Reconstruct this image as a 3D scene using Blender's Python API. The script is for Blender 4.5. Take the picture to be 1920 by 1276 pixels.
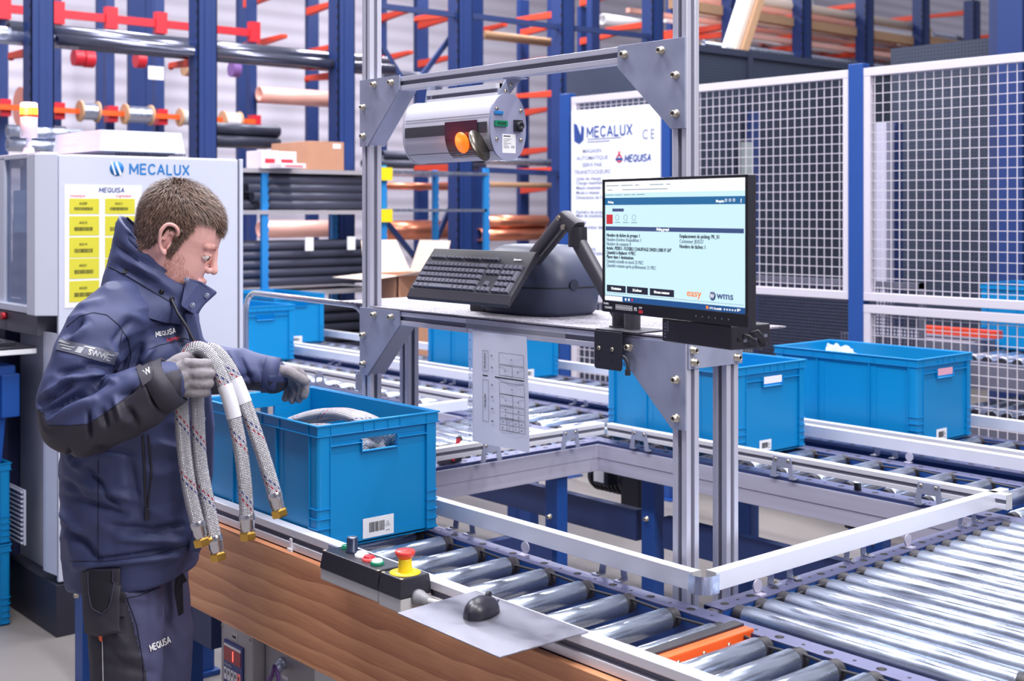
import bpy, bmesh, math, random
from mathutils import Vector, Matrix, Euler, noise
random.seed(7)
for _o in list(bpy.data.objects): bpy.data.objects.remove(_o)
SC = bpy.context.scene; COL = SC.collection
R = math.radians
# ---------------------------------------------------------------- camera, world, lights, exposure
FPX, HOR, CH = 2373.0, 396.0, 1.71          # focal length in px of a 1920x1276 frame, horizon row, eye height
YAW = R(139.3)
cd = bpy.data.cameras.new('camera'); cam = bpy.data.objects.new('camera', cd); COL.objects.link(cam)
cam.location = (0, 0, CH)
cam.rotation_euler = (R(90), 0, YAW - R(90))
cd.sensor_width = 36.0; cd.lens = 36.0 * FPX / 1920
cd.shift_y = (HOR - 638) / 1920.0
cd.dof.use_dof = True; cd.dof.focus_distance = 3.2; cd.dof.aperture_fstop = 4.8
cd.clip_start = 0.05; cd.clip_end = 80
SC.camera = cam
SC.view_settings.view_transform = 'Standard'; SC.view_settings.look = 'None'
SC.view_settings.gamma = 1; SC.view_settings.use_curve_mapping = False
SC.view_settings.exposure = 0.40
w = bpy.data.worlds.new('hall_light'); SC.world = w; w.use_nodes = True
w.node_tree.nodes['Background'].inputs[0].default_value = (0.84, 0.86, 1.0, 1)
w.node_tree.nodes['Background'].inputs[1].default_value = 0.40
def area(name, loc, rot, sx, sy, power, col=(1, 1, 1)):
    d = bpy.data.lights.new(name, 'AREA'); d.shape = 'RECTANGLE'; d.size = sx; d.size_y = sy
    d.energy = power; d.color = col
    o = bpy.data.objects.new(name, d); COL.objects.link(o); o.location = loc; o.rotation_euler = rot
    return o
# rows of long lamps under the hall roof, running along the lanes
for i, (lx, ly) in enumerate(((-1.0, 1.2), (-4.5, 1.0), (-1.2, 4.6), (-4.8, 4.4), (-8.5, 2.6), (-8.8, 6.8), (-5.2, 8.4), (-12.0, 10.5), (-12.0, 4.5))):
    area('ceiling_lamp_light', (lx, ly, 6.2), (0, 0, 0), 2.6, 0.35, 165 if i < 4 else 210, (0.97, 0.96, 1.0))
area('side_key_light', (1.6, 2.2, 4.2), (R(0), R(52), R(20)), 2.4, 1.6, 140, (1.0, 0.97, 0.95))  # unseen key light added to brighten right-hand faces; no window stands here

# ---------------------------------------------------------------- geometry helpers
def s2l(c):
    return tuple((x / 12.92 if x <= 0.04045 else ((x + 0.055) / 1.055) ** 2.4) for x in c)
def rgb(r, g, b): return s2l((r / 255, g / 255, b / 255)) + (1,)
_th = YAW
_v = Vector((math.cos(_th), math.sin(_th), 0)); _r = Vector((math.sin(_th), -math.cos(_th), 0))
CAM = Vector((0, 0, CH))
def _ray(px, py): return _v * FPX + _r * (px - 960) - Vector((0, 0, 1)) * (py - HOR)
def atX(px, py, x): d = _ray(px, py); return CAM + d * (x / d.x)      # a measured point on a wall of constant x
def atY(px, py, y): d = _ray(px, py); return CAM + d * (y / d.y)
def atZ(px, py, z): d = _ray(px, py); return CAM + d * ((z - CH) / d.z)
def atD(px, py, dd): return CAM + _ray(px, py) * (dd / FPX)

class MB:
    def __init__(s): s.v = []; s.f = []; s.m = []; s.uv = {}; s.mi = 0; s.T = None; s.smooth = set()
    def add(s, vs, fs, uvs=None, smooth=False):
        b = len(s.v)
        for p in vs:
            p = Vector(p)
            if s.T is not None: p = s.T @ p
            s.v.append(p)
        for k, f in enumerate(fs):
            if uvs: s.uv[len(s.f)] = uvs[k]
            if smooth: s.smooth.add(len(s.f))
            s.f.append([b + i for i in f]); s.m.append(s.mi)
    def box(s, x0, y0, z0, x1, y1, z1):
        if x0 > x1: x0, x1 = x1, x0
        if y0 > y1: y0, y1 = y1, y0
        if z0 > z1: z0, z1 = z1, z0
        s.add([(x0,y0,z0),(x1,y0,z0),(x1,y1,z0),(x0,y1,z0),(x0,y0,z1),(x1,y0,z1),(x1,y1,z1),(x0,y1,z1)],
              [(0,3,2,1),(4,5,6,7),(0,1,5,4),(1,2,6,5),(2,3,7,6),(3,0,4,7)])
    def cbox(s, c, d): s.box(c[0]-d[0]/2, c[1]-d[1]/2, c[2]-d[2]/2, c[0]+d[0]/2, c[1]+d[1]/2, c[2]+d[2]/2)
    def obox(s, p0, p1, w, h, up=(0, 0, 1)):       # bar from p0 to p1, w wide, h high
        p0 = Vector(p0); p1 = Vector(p1); d = (p1 - p0).normalized(); u = Vector(up)
        sd = d.cross(u)
        if sd.length < 1e-4: sd = d.cross(Vector((1, 0, 0)))
        sd.normalize(); u = sd.cross(d)
        vs = []
        for p in (p0, p1):
            for a, b in ((-1,-1),(1,-1),(1,1),(-1,1)): vs.append(p + sd * (a*w/2) + u * (b*h/2))
        s.add(vs, [(0,3,2,1),(4,5,6,7),(0,1,5,4),(1,2,6,5),(2,3,7,6),(3,0,4,7)])
    def prism(s, pts, axis, a, b):                 # closed 2D outline pushed along an axis
        def P(p, t):
            if axis == 'y': return (p[0], t, p[1])
            if axis == 'x': return (t, p[0], p[1])
            return (p[0], p[1], t)
        n = len(pts); vs = [P(p, a) for p in pts] + [P(p, b) for p in pts]
        fs = [list(range(n))[::-1], list(range(n, 2*n))]
        for i in range(n): fs.append((i, (i+1) % n, n+(i+1) % n, n+i))
        s.add(vs, fs)
    def tube(s, pts, r, n=12, cap=True, closed=False, vrep=None):
        pts = [Vector(p) for p in pts]; m = len(pts)
        rs = r if isinstance(r, (list, tuple)) else [r] * m
        tn = []
        for i in range(m):
            a = pts[max(i-1, 0)]; b = pts[min(i+1, m-1)]
            if closed: a = pts[i-1]; b = pts[(i+1) % m]
            tn.append((b - a).normalized())
        ref = Vector((0, 0, 1)) if abs(tn[0].z) < 0.9 else Vector((1, 0, 0))
        nrm = tn[0].cross(ref).normalized(); vs = []; L = [0]
        for i in range(m):
            if i: L.append(L[-1] + (pts[i] - pts[i-1]).length)
            nrm = (nrm - tn[i] * nrm.dot(tn[i])).normalized(); bn = tn[i].cross(nrm)
            for k in range(n):
                a = 2 * math.pi * k / n
                vs.append(pts[i] + (nrm * math.cos(a) + bn * math.sin(a)) * rs[i])
        fs = []; uvs = []
        for i in range(m - (0 if closed else 1)):
            j = (i + 1) % m
            for k in range(n):
                k2 = (k + 1) % n
                fs.append((i*n+k, i*n+k2, j*n+k2, j*n+k))
                v0, v1 = L[i], L[min(i+1, m-1)]
                uvs.append(((k/n, v0), ((k+1)/n, v0), ((k+1)/n, v1), (k/n, v1)))
        s.add(vs, fs, uvs, True)
        if cap and not closed:
            for i, rev in ((0, True), (m-1, False)):
                ring = [vs[i*n+k] for k in range(n)]; idx = list(range(n))
                s.add(ring, [idx[::-1] if rev else idx])
    def cyl(s, p0, p1, r, n=16, r1=None, cap=True): s.tube([p0, p1], [r, r if r1 is None else r1], n, cap)
    def lathe(s, prof, c, axis=(0, 0, 1), n=24, cap=True):   # prof: (radius, height) along axis from c
        ax = Vector(axis).normalized(); c = Vector(c)
        ref = Vector((1, 0, 0)) if abs(ax.x) < 0.9 else Vector((0, 1, 0))
        u = ax.cross(ref).normalized(); w_ = ax.cross(u); vs = []; m = len(prof)
        for r_, h in prof:
            for k in range(n):
                a = 2*math.pi*k/n; vs.append(c + ax*h + (u*math.cos(a) + w_*math.sin(a))*max(r_, 1e-5))
        fs = [(i*n+k, i*n+(k+1) % n, (i+1)*n+(k+1) % n, (i+1)*n+k) for i in range(m-1) for k in range(n)]
        s.add(vs, fs, None, True)
        if cap and Vector((prof[0][0]-prof[-1][0], prof[0][1]-prof[-1][1])).length > 1e-6:
            s.add([vs[k] for k in range(n)], [list(range(n))[::-1]]); s.add([vs[(m-1)*n+k] for k in range(n)], [list(range(n))])
    def ball(s, c, r, nu=14, nv=9):
        c = Vector(c); r = (r, r, r) if not isinstance(r, (tuple, list)) else r; vs = []
        for j in range(nv+1):
            t = math.pi*j/nv
            for k in range(nu):
                a = 2*math.pi*k/nu
                vs.append(c + Vector((r[0]*math.sin(t)*math.cos(a), r[1]*math.sin(t)*math.sin(a), r[2]*math.cos(t))))
        fs = [(j*nu+k, (j+1)*nu+k, (j+1)*nu+(k+1) % nu, j*nu+(k+1) % nu) for j in range(nv) for k in range(nu)]
        s.add(vs, fs, None, True)
    def loft(s, rings, cap=True, smooth=True, closed_ring=True):
        n = len(rings[0]); vs = [p for r_ in rings for p in r_]; m = len(rings)
        fs = [(i*n+k, i*n+(k+1) % n, (i+1)*n+(k+1) % n, (i+1)*n+k) for i in range(m-1) for k in range(n if closed_ring else n-1)]
        s.add(vs, fs, None, smooth)
        if cap:
            s.add(rings[0], [list(range(n))[::-1]]); s.add(rings[-1], [list(range(n))])
    def mesh(s, name, mats, org=Vector((0, 0, 0))):
        me = bpy.data.meshes.new(name)
        me.from_pydata([tuple(p - org) for p in s.v], [], s.f)
        for m_ in (mats if isinstance(mats, (list, tuple)) else [mats]): me.materials.append(m_)
        me.polygons.foreach_set('material_index', s.m)
        me.polygons.foreach_set('use_smooth', [i in s.smooth for i in range(len(s.f))])
        if s.uv:
            ul = me.uv_layers.new(name='uv')
            for i, uvs in s.uv.items():
                p = me.polygons[i]
                for k, li in enumerate(p.loop_indices): ul.data[li].uv = uvs[k]
        me.update(); return me
    def build(s, name, mats, parent=None, bevel=0, seg=2):
        org = ORG.get(parent.name, Vector((0, 0, 0))) if parent else Vector((0, 0, 0))
        o = bpy.data.objects.new(name, s.mesh(name, mats, org)); COL.objects.link(o)
        if parent: o.parent = parent; ORG[o.name] = org
        if bevel: bev(o, bevel, seg)
        return o
ORG = {}
def bev(o, wdt, seg=2):
    b = o.modifiers.new('edge', 'BEVEL'); b.width = wdt; b.segments = seg; b.limit_method = 'ANGLE'; b.angle_limit = R(40)
    return o
def tag(o, label=None, cat=None, group=None, kind=None):
    if label: o['label'] = label
    if cat: o['category'] = cat
    if group: o['group'] = group
    if kind: o['kind'] = kind
    return o
def thing(name, label, cat, loc=(0, 0, 0), rot=(0, 0, 0), group=None, local=False):
    o = bpy.data.objects.new(name, None); COL.objects.link(o); o.empty_display_size = 0.05
    o.location = loc; o.rotation_euler = rot
    ORG[o.name] = Vector((0, 0, 0)) if local else Vector(loc)
    return tag(o, label, cat, group)
def solo(mb, name, mats, label, cat, group=None, bevel=0, loc=None):   # a thing that is one mesh, origin at its base
    lo = Vector((min(p.x for p in mb.v), min(p.y for p in mb.v), min(p.z for p in mb.v)))
    hi = Vector((max(p.x for p in mb.v), max(p.y for p in mb.v), 0))
    org = Vector(((lo.x+hi.x)/2, (lo.y+hi.y)/2, lo.z))
    o = bpy.data.objects.new(name, mb.mesh(name, mats, org)); COL.objects.link(o); o.location = org; ORG[o.name] = org
    if bevel: bev(o, bevel)
    return tag(o, label, cat, group)
def struct(mb, name, mats, bevel=0):
    o = solo(mb, name, mats, None, None, None, bevel); o['kind'] = 'structure'; return o
def copy_tree(o, parent=None):
    c = o.copy(); COL.objects.link(c)
    if parent: c.parent = parent
    ORG[c.name] = ORG.get(o.name, Vector((0, 0, 0)))
    for ch in list(o.children): copy_tree(ch, c)
    return c
def inst(name, me, parent, loc, rot=None, mods=None):       # one more part that shares its mesh
    o = bpy.data.objects.new(name, me); COL.objects.link(o); o.parent = parent
    org = ORG.get(parent.name, Vector((0, 0, 0)))
    if rot is None: o.location = Vector(loc) - org
    else: o.matrix_local = Matrix.Translation(Vector(loc) - org) @ rot.to_4x4()
    ORG[o.name] = org
    return o

# ---------------------------------------------------------------- materials
def mat(name, col, rough=0.5, metal=0.0, noise_amt=0.0, noise_scale=8.0, bump=0.0, bump_scale=60.0, stretch=(1, 1, 1), coat=0, emit=0, rough_var=0.0, alpha=1.0, trans=0.0, spec=0.5, coord='Object'):
    m = bpy.data.materials.new(name); m.use_nodes = True; nt = m.node_tree; N = nt.nodes; L = nt.links
    b = N['Principled BSDF']
    b.inputs['Base Color'].default_value = col; b.inputs['Roughness'].default_value = rough
    b.inputs['Metallic'].default_value = metal; b.inputs['Specular IOR Level'].default_value = spec
    if coat: b.inputs['Coat Weight'].default_value = coat; b.inputs['Coat Roughness'].default_value = 0.1
    if emit: b.inputs['Emission Color'].default_value = col; b.inputs['Emission Strength'].default_value = emit
    if alpha < 1: b.inputs['Alpha'].default_value = alpha
    if trans: b.inputs['Transmission Weight'].default_value = trans
    if noise_amt or bump or rough_var:
        tc = N.new('ShaderNodeTexCoord'); mp = N.new('ShaderNodeMapping'); mp.inputs['Scale'].default_value = stretch
        L.new(tc.outputs[coord], mp.inputs[0])
    if noise_amt or rough_var:
        nz = N.new('ShaderNodeTexNoise'); nz.inputs['Scale'].default_value = noise_scale; nz.inputs['Detail'].default_value = 5
        L.new(mp.outputs[0], nz.inputs[0])
    if noise_amt:
        mx = N.new('ShaderNodeMix'); mx.data_type = 'RGBA'
        c = col; k = noise_amt
        mx.inputs[6].default_value = (c[0]*(1-k), c[1]*(1-k), c[2]*(1-k), 1)
        mx.inputs[7].default_value = (min(c[0]*(1+k), 1), min(c[1]*(1+k), 1), min(c[2]*(1+k), 1), 1)
        L.new(nz.outputs[0], mx.inputs[0]); L.new(mx.outputs[2], b.inputs['Base Color'])
    if rough_var:
        mr = N.new('ShaderNodeMapRange'); mr.inputs[3].default_value = max(rough - rough_var, 0.03); mr.inputs[4].default_value = rough + rough_var
        mr.inputs[1].default_value = 0.3; mr.inputs[2].default_value = 0.7
        L.new(nz.outputs[0], mr.inputs[0]); L.new(mr.outputs[0], b.inputs['Roughness'])
    if bump:
        n2 = N.new('ShaderNodeTexNoise'); n2.inputs['Scale'].default_value = bump_scale; n2.inputs['Detail'].default_value = 3
        L.new(mp.outputs[0], n2.inputs[0])
        bp = N.new('ShaderNodeBump'); bp.inputs['Strength'].default_value = bump; bp.inputs['Distance'].default_value = 0.002
        L.new(n2.outputs[0], bp.inputs['Height']); L.new(bp.outputs[0], b.inputs['Normal'])
    return m
M = {}
M['alu'] = mat('anodised_aluminium', rgb(214, 214, 228), 0.40, 0.5, 0.05, 6, 0.05, 200, (1, 1, 0.05), rough_var=0.06)
M['alu_h'] = mat('anodised_aluminium_rail', rgb(232, 232, 240), 0.42, 0.35, 0.03, 6, 0.03, 200)
M['groove'] = mat('dark_groove', rgb(112, 112, 128), 0.6, 0.3)  # grey paints shade into the shallow post slots; also colours seals and frames
M['side_alu'] = mat('brushed_side_plate', rgb(196, 194, 214), 0.42, 0.35, 0.10, 3, 0.03, 60, (0.5, 0.5, 22), rough_var=0.08)
M['zinc'] = mat('galvanised_plate', rgb(166, 172, 196), 0.40, 0.45, 0.26, 11, 0.05, 60, rough_var=0.12)
M['zinc_l'] = mat('bright_zinc', rgb(185, 192, 212), 0.3, 0.85, 0.12, 20, rough_var=0.1)
M['roller'] = mat('galvanised_roller', rgb(184, 194, 212), 0.24, 0.88, 0.26, 12, 0.0, 150, (0.9, 5, 5), rough_var=0.12)
M['roller_y'] = mat('galvanised_roller_wide', rgb(212, 220, 238), 0.22, 0.92, 0.18, 26, 0.05, 150, (0.35, 3.5, 1), rough_var=0.12)
M['black_pl'] = mat('black_plastic', rgb(40, 40, 50), 0.42, 0, 0.1, 30, 0.1, 400)
M['black_sm'] = mat('black_smooth', rgb(26, 26, 32), 0.25)
M['chrome'] = mat('chrome_tube', rgb(205, 210, 224), 0.16, 0.9)
M['lens'] = mat('reflector_lens', rgb(176, 172, 190), 0.25)
M['rubber'] = mat('belt_rubber', rgb(44, 42, 50), 0.55)
M['blue_st'] = mat('blue_powder_coat', rgb(30, 72, 144), 0.42, 0, 0.08, 5, spec=0.5)
M['blue_rack'] = mat('blue_rack_paint', rgb(24, 50, 108), 0.5, 0, 0.1, 3)
M['navy'] = mat('navy_side_paint', rgb(40, 56, 104), 0.5, 0, 0.1, 8)
M['flange'] = mat('channel_flange', rgb(104, 106, 140), 0.42, 0.55, 0.12, 20)
M['crate'] = mat('blue_crate_plastic', rgb(0, 132, 194), 0.38, 0, 0.04, 4, 0.03, 300, spec=0.45)
M['label'] = mat('white_label', rgb(238, 238, 242), 0.4)
M['ink'] = mat('black_ink', rgb(22, 22, 28), 0.6)
M['inkblue'] = mat('blue_ink', rgb(30, 120, 190), 0.5)
M['inknavy'] = mat('navy_ink', rgb(40, 70, 140), 0.5)
M['inkgrey'] = mat('grey_ink', rgb(120, 125, 150), 0.6)
M['inkred'] = mat('red_ink', rgb(214, 44, 60), 0.5)
M['white_p'] = mat('white_powder_coat', rgb(204, 208, 224), 0.38, 0, 0.02, 4)
M['steel'] = mat('stainless', rgb(200, 200, 205), 0.22, 0.95)
M['bolt'] = mat('bolt_steel', rgb(200, 190, 172), 0.3, 0.85)
M['hex'] = mat('bolt_recess', rgb(25, 24, 26), 0.6)
M['orange'] = mat('orange_steel', rgb(238, 92, 30), 0.42, 0, 0.06, 12)
M['arm'] = mat('red_orange_arm', rgb(214, 66, 38), 0.5, 0, 0.1, 6)
M['red'] = mat('red_paint', rgb(196, 30, 46), 0.45)
M['yellow'] = mat('yellow_plastic', rgb(246, 214, 30), 0.4)
M['green'] = mat('green_plastic', rgb(20, 130, 96), 0.35)
M['lamp_w'] = mat('white_lens', rgb(236, 242, 248), 0.25, emit=0.15)
M['grey_pl'] = mat('light_grey_plastic', rgb(188, 188, 190), 0.5, 0, 0.04, 20)
M['brass'] = mat('brass', rgb(214, 170, 84), 0.25, 0.95, 0.12, 30)
M['card'] = mat('cardboard', rgb(190, 140, 112), 0.85, 0, 0.06, 10)
M['card_l'] = mat('pale_cardboard', rgb(226, 206, 192), 0.85, 0, 0.05, 10)
M['pipe_dk'] = mat('dark_pipe', rgb(72, 74, 92), 0.42, 0.2, 0.12, 6)
M['pipe_cu'] = mat('copper_wrapped_pipe', rgb(250, 190, 176), 0.4, 0.2, 0.08, 8)
M['copper'] = mat('copper', rgb(226, 140, 110), 0.3, 0.8, 0.1, 10)
M['timber'] = mat('raw_timber', rgb(196, 156, 122), 0.8, 0, 0.15, 12, stretch=(6, 1, 6))
M['purple'] = mat('purple_cable', rgb(120, 84, 150), 0.5)

def wood_mat():
    m = bpy.data.materials.new('wood_grain_board'); m.use_nodes = True; nt = m.node_tree; N = nt.nodes; L = nt.links
    b = N['Principled BSDF']; b.inputs['Roughness'].default_value = 0.45
    tc = N.new('ShaderNodeTexCoord'); mp = N.new('ShaderNodeMapping'); mp.inputs['Scale'].default_value = (0.42, 1, 2.2); mp.inputs['Rotation'].default_value = (0, R(3), 0)
    L.new(tc.outputs['Object'], mp.inputs[0])
    wv = N.new('ShaderNodeTexWave'); wv.wave_type = 'BANDS'; wv.bands_direction = 'Z'; wv.wave_profile = 'SAW'
    wv.inputs['Scale'].default_value = 3.2; wv.inputs['Distortion'].default_value = 9.0; wv.inputs['Detail'].default_value = 3.0; wv.inputs['Detail Scale'].default_value = 0.75; wv.inputs['Detail Roughness'].default_value = 0.55
    L.new(mp.outputs[0], wv.inputs[0])
    mp2 = N.new('ShaderNodeMapping'); mp2.inputs['Scale'].default_value = (3, 1, 70); L.new(tc.outputs['Object'], mp2.inputs[0])
    n2 = N.new('ShaderNodeTexNoise'); n2.inputs['Scale'].default_value = 3; n2.inputs['Detail'].default_value = 7; L.new(mp2.outputs[0], n2.inputs[0])
    mp3 = N.new('ShaderNodeMapping'); mp3.inputs['Scale'].default_value = (0.8, 1, 5); L.new(tc.outputs['Object'], mp3.inputs[0])
    n3 = N.new('ShaderNodeTexNoise'); n3.inputs['Scale'].default_value = 2.2; n3.inputs['Detail'].default_value = 2; L.new(mp3.outputs[0], n3.inputs[0])
    m1 = N.new('ShaderNodeMix'); m1.inputs[0].default_value = 0.5; L.new(wv.outputs[1], m1.inputs[2]); L.new(n2.outputs[0], m1.inputs[3])
    m2 = N.new('ShaderNodeMix'); m2.inputs[0].default_value = 0.35; L.new(m1.outputs[0], m2.inputs[2]); L.new(n3.outputs[0], m2.inputs[3])
    cr = N.new('ShaderNodeValToRGB'); e = cr.color_ramp.elements
    e[0].position = 0.18; e[0].color = rgb(150, 92, 62); e[1].position = 0.80; e[1].color = rgb(238, 178, 132)
    x = cr.color_ramp.elements.new(0.36); x.color = rgb(194, 128, 90); x = cr.color_ramp.elements.new(0.6); x.color = rgb(222, 158, 114)
    L.new(m2.outputs[0], cr.inputs[0]); L.new(cr.outputs[0], b.inputs['Base Color'])
    return m
M['wood'] = wood_mat()

def text(s_, size, m, parent, loc, facing='-y', name='lettering', bold=0.0, align='LEFT', shear=0.0, sx=1.0, rot=None, valign='BOTTOM_BASELINE', label=None):
    cu = bpy.data.curves.new(name, 'FONT'); cu.body = s_; cu.size = size; cu.extrude = 0.0004; cu.offset = min(bold, size*0.012)
    cu.align_x = align; cu.align_y = valign; cu.shear = shear; cu.resolution_u = 3
    t = bpy.data.objects.new('tmp_text', cu); COL.objects.link(t)
    bpy.context.view_layer.update()
    me = bpy.data.meshes.new_from_object(t.evaluated_get(bpy.context.evaluated_depsgraph_get()))
    bpy.data.objects.remove(t)
    me.materials.clear(); me.materials.append(m)
    rt = rot if rot is not None else {'-y': Euler((R(90), 0, 0)), '+x': Euler((R(90), 0, R(90))), '+z': Euler((0, 0, 0))}[facing].to_matrix()
    if sx != 1.0: me.transform(Matrix.Diagonal((sx, 1, 1, 1)))
    o = inst(name, me, parent, loc, rt)
    if label: o['label'] = label
    return o

# bold capital letters drawn with strokes, for headings and prints
GLY = {'M': [[(0,0),(0,1),(.45,.25),(.9,1),(.9,0)]], 'E': [[(.62,0),(0,0),(0,1),(.62,1)], [(0,.52),(.56,.52)]], 'C': [[(.72,.82),(.56,.97),(.36,1),(.14,.9),(0,.68),(0,.32),(.14,.1),(.36,0),(.56,.03),(.72,.18)]],
       'A': [[(0,0),(.4,1),(.8,0)], [(.16,.32),(.64,.32)]], 'L': [[(0,1),(0,0),(.58,0)]], 'U': [[(0,1),(0,.3),(.08,.08),(.34,0),(.6,.08),(.68,.3),(.68,1)]], 'X': [[(0,0),(.72,1)], [(0,1),(.72,0)]],
       'Q': [[(.4,0),(.14,.1),(0,.34),(0,.66),(.14,.9),(.4,1),(.66,.9),(.8,.66),(.8,.34),(.66,.1),(.4,0)], [(.5,.28),(.82,-.06)]], 'I': [[(0,0),(0,1)]], 'S': [[(.62,.84),(.46,1),(.18,1),(0,.84),(.04,.62),(.34,.5),(.6,.38),(.64,.16),(.46,0),(.16,0),(0,.16)]],
       'W': [[(0,1),(.25,0),(.5,.8),(.75,0),(1,1)]], 'N': [[(0,0),(0,1),(.66,0),(.66,1)]]}
ADV = {'M': .9, 'E': .62, 'C': .72, 'A': .8, 'L': .58, 'U': .68, 'X': .72, 'Q': .82, 'I': 0, 'S': .64, 'W': 1.0, 'N': .66}
def strokes(word, lw=0.20, gap=0.34, shear=0.0, sx=1.0, step=None):
    """flat outlines (x right, y up, cap height 1) of a word: list of quads"""
    quads = []; x0 = 0.0
    for ch in word:
        for pl in GLY[ch]:
            P = [((x0+a)*sx + shear*b_, b_) for a, b_ in pl]
            for (ax, ay), (bx, by) in zip(P, P[1:]):
                dx, dy = bx-ax, by-ay; l_ = math.hypot(dx, dy) or 1; ux, uy = dx/l_*lw/2, dy/l_*lw/2; e = .42
                ax2, ay2, bx2, by2 = ax-ux*e, ay-uy*e, bx+ux*e, by+uy*e; n_ = 1 if not step else max(1, int(l_/step))
                for k in range(n_):
                    t0, t1 = k/n_, (k+1)/n_; qx0, qy0, qx1, qy1 = ax2+(bx2-ax2)*t0, ay2+(by2-ay2)*t0, ax2+(bx2-ax2)*t1, ay2+(by2-ay2)*t1
                    quads.append([(qx0+uy, qy0-ux), (qx1+uy, qy1-ux), (qx1-uy, qy1+ux), (qx0-uy, qy0+ux)])
        x0 += ADV[ch] + gap
    return quads, (x0-gap)*sx
def heading(word, h, width, m, parent, loc, facing='-y', name='heading', lw=0.20, shear=0.0):
    q, wd = strokes(word, lw, .34, shear); k = width/wd; b = MB(); rt = {'-y': Euler((R(90), 0, 0)), '+x': Euler((R(90), 0, R(90)))}[facing].to_matrix()
    for i, qd in enumerate(q):
        dz = .00002*(i % 7); vs = [Vector(loc) + rt @ Vector((x*k, y*h, dz)) for x, y in qd]; b.add(vs, [(0, 1, 2, 3)])
    return b.build(name, m, parent)
# ---------------------------------------------------------------- shared small meshes
def _bolt():
    b = MB(); b.mi = 0
    b.lathe([(0.0001, 0), (0.0105, 0), (0.0105, 0.002), (0.0078, 0.002), (0.0078, 0.0135), (0.0066, 0.0145), (0.0045, 0.0145), (0.0045, 0.0142), (0.0001, 0.0142)], (0, 0, 0), n=16)
    b.mi = 1; b.lathe([(0.0043, 0.01435), (0.0001, 0.01436)], (0, 0, 0), n=6)
    return b.mesh('bolt', [M['bolt'], M['hex']])
BOLT = _bolt()
def _screw():
    b = MB(); b.lathe([(0.0001, 0), (0.006, 0), (0.005, 0.0025), (0.0001, 0.0035)], (0, 0, 0), n=12)
    b.mi = 1; b.box(-0.0035, -0.0006, 0.003, 0.0035, 0.0006, 0.0038); b.box(-0.0006, -0.0035, 0.003, 0.0006, 0.0035, 0.0038)
    return b.mesh('screw', [M['bolt'], M['hex']])
SCREW = _screw()
FY = Euler((R(90), 0, 0)).to_matrix()          # local z -> -y
FX = Euler((R(90), 0, R(90))).to_matrix()      # local z -> +x
FZ = Matrix.Identity(3)
def bolt(parent, loc, f=FY, me=None): return inst('bolt', me or BOLT, parent, loc, f)

# ---------------------------------------------------------------- floor
def floor_mat():
    m = mat('polished_concrete', rgb(134, 128, 126), 0.36, 0, 0.2, 0.9, 0.04, 30, rough_var=0.1)
    return m
fl = MB(); fl.box(-16.3, -5, -0.05, 9, 40, 0); struct(fl, 'floor', floor_mat())
wl = mat('hall_wall_paint', rgb(150, 150, 166), 0.7)  # unseen hall walls, added to cut ambient light and darken metal reflections
b = MB(); b.box(-16.3, -5.3, 0, 9, -5, 9); struct(b, 'wall_front', wl)
b = MB(); b.box(9, -5.3, 0, 9.3, 40, 9); struct(b, 'wall_right', wl)

# ---------------------------------------------------------------- conveyors
ZR = 0.81; RR = 0.0255
def _roller(length, m, name='roller'):       # along local x from 0 to length, centre z=0
    b = MB(); b.mi = 0
    b.lathe([(0.0001, 0.028), (RR-0.003, 0.028), (RR, 0.031), (RR, length-0.034), (RR-0.003, length-0.031), (0.0001, length-0.031)], (0, 0, 0), (1, 0, 0), 28)
    b.mi = 1
    b.lathe([(RR*0.86, 0.004), (RR*0.86, 0.028)], (0, 0, 0), (1, 0, 0), 16)
    b.lathe([(RR*0.86, length-0.031), (RR*0.9, length-0.026), (RR*0.74, length-0.024), (RR*0.9, length-0.021), (RR*0.74, length-0.018), (RR*0.9, length-0.015), (RR*0.74, length-0.012), (RR*0.86, length-0.008), (RR*0.86, length-0.003)], (0, 0, 0), (1, 0, 0), 16)
    return b.mesh(name, [m, M['rubber']])
def holes_flange(b, horizontal, a0, a1, c0, c1, z, pitch, first, thick=0.003):
    """channel top with round holes: plate in mat 0, dark holes as recessed discs in mat 1"""
    b.mi = 0
    if horizontal: b.box(a0, c0, z-thick, a1, c1, z)
    else: b.box(c0, a0, z-thick, c1, a1, z)
    b.mi = 1; t = first; k = 0
    while t < a1 - 0.02:
        if t > a0 + 0.02:
            r_ = 0.0105 if k % 2 == 0 else 0.004
            c = (t, (c0+c1)/2, z) if horizontal else ((c0+c1)/2, t, z)
            b.lathe([(r_, -0.0005), (r_, 0.0004), (0.0001, 0.0004)], c, n=16)
        t += pitch/2; k += 1
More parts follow.
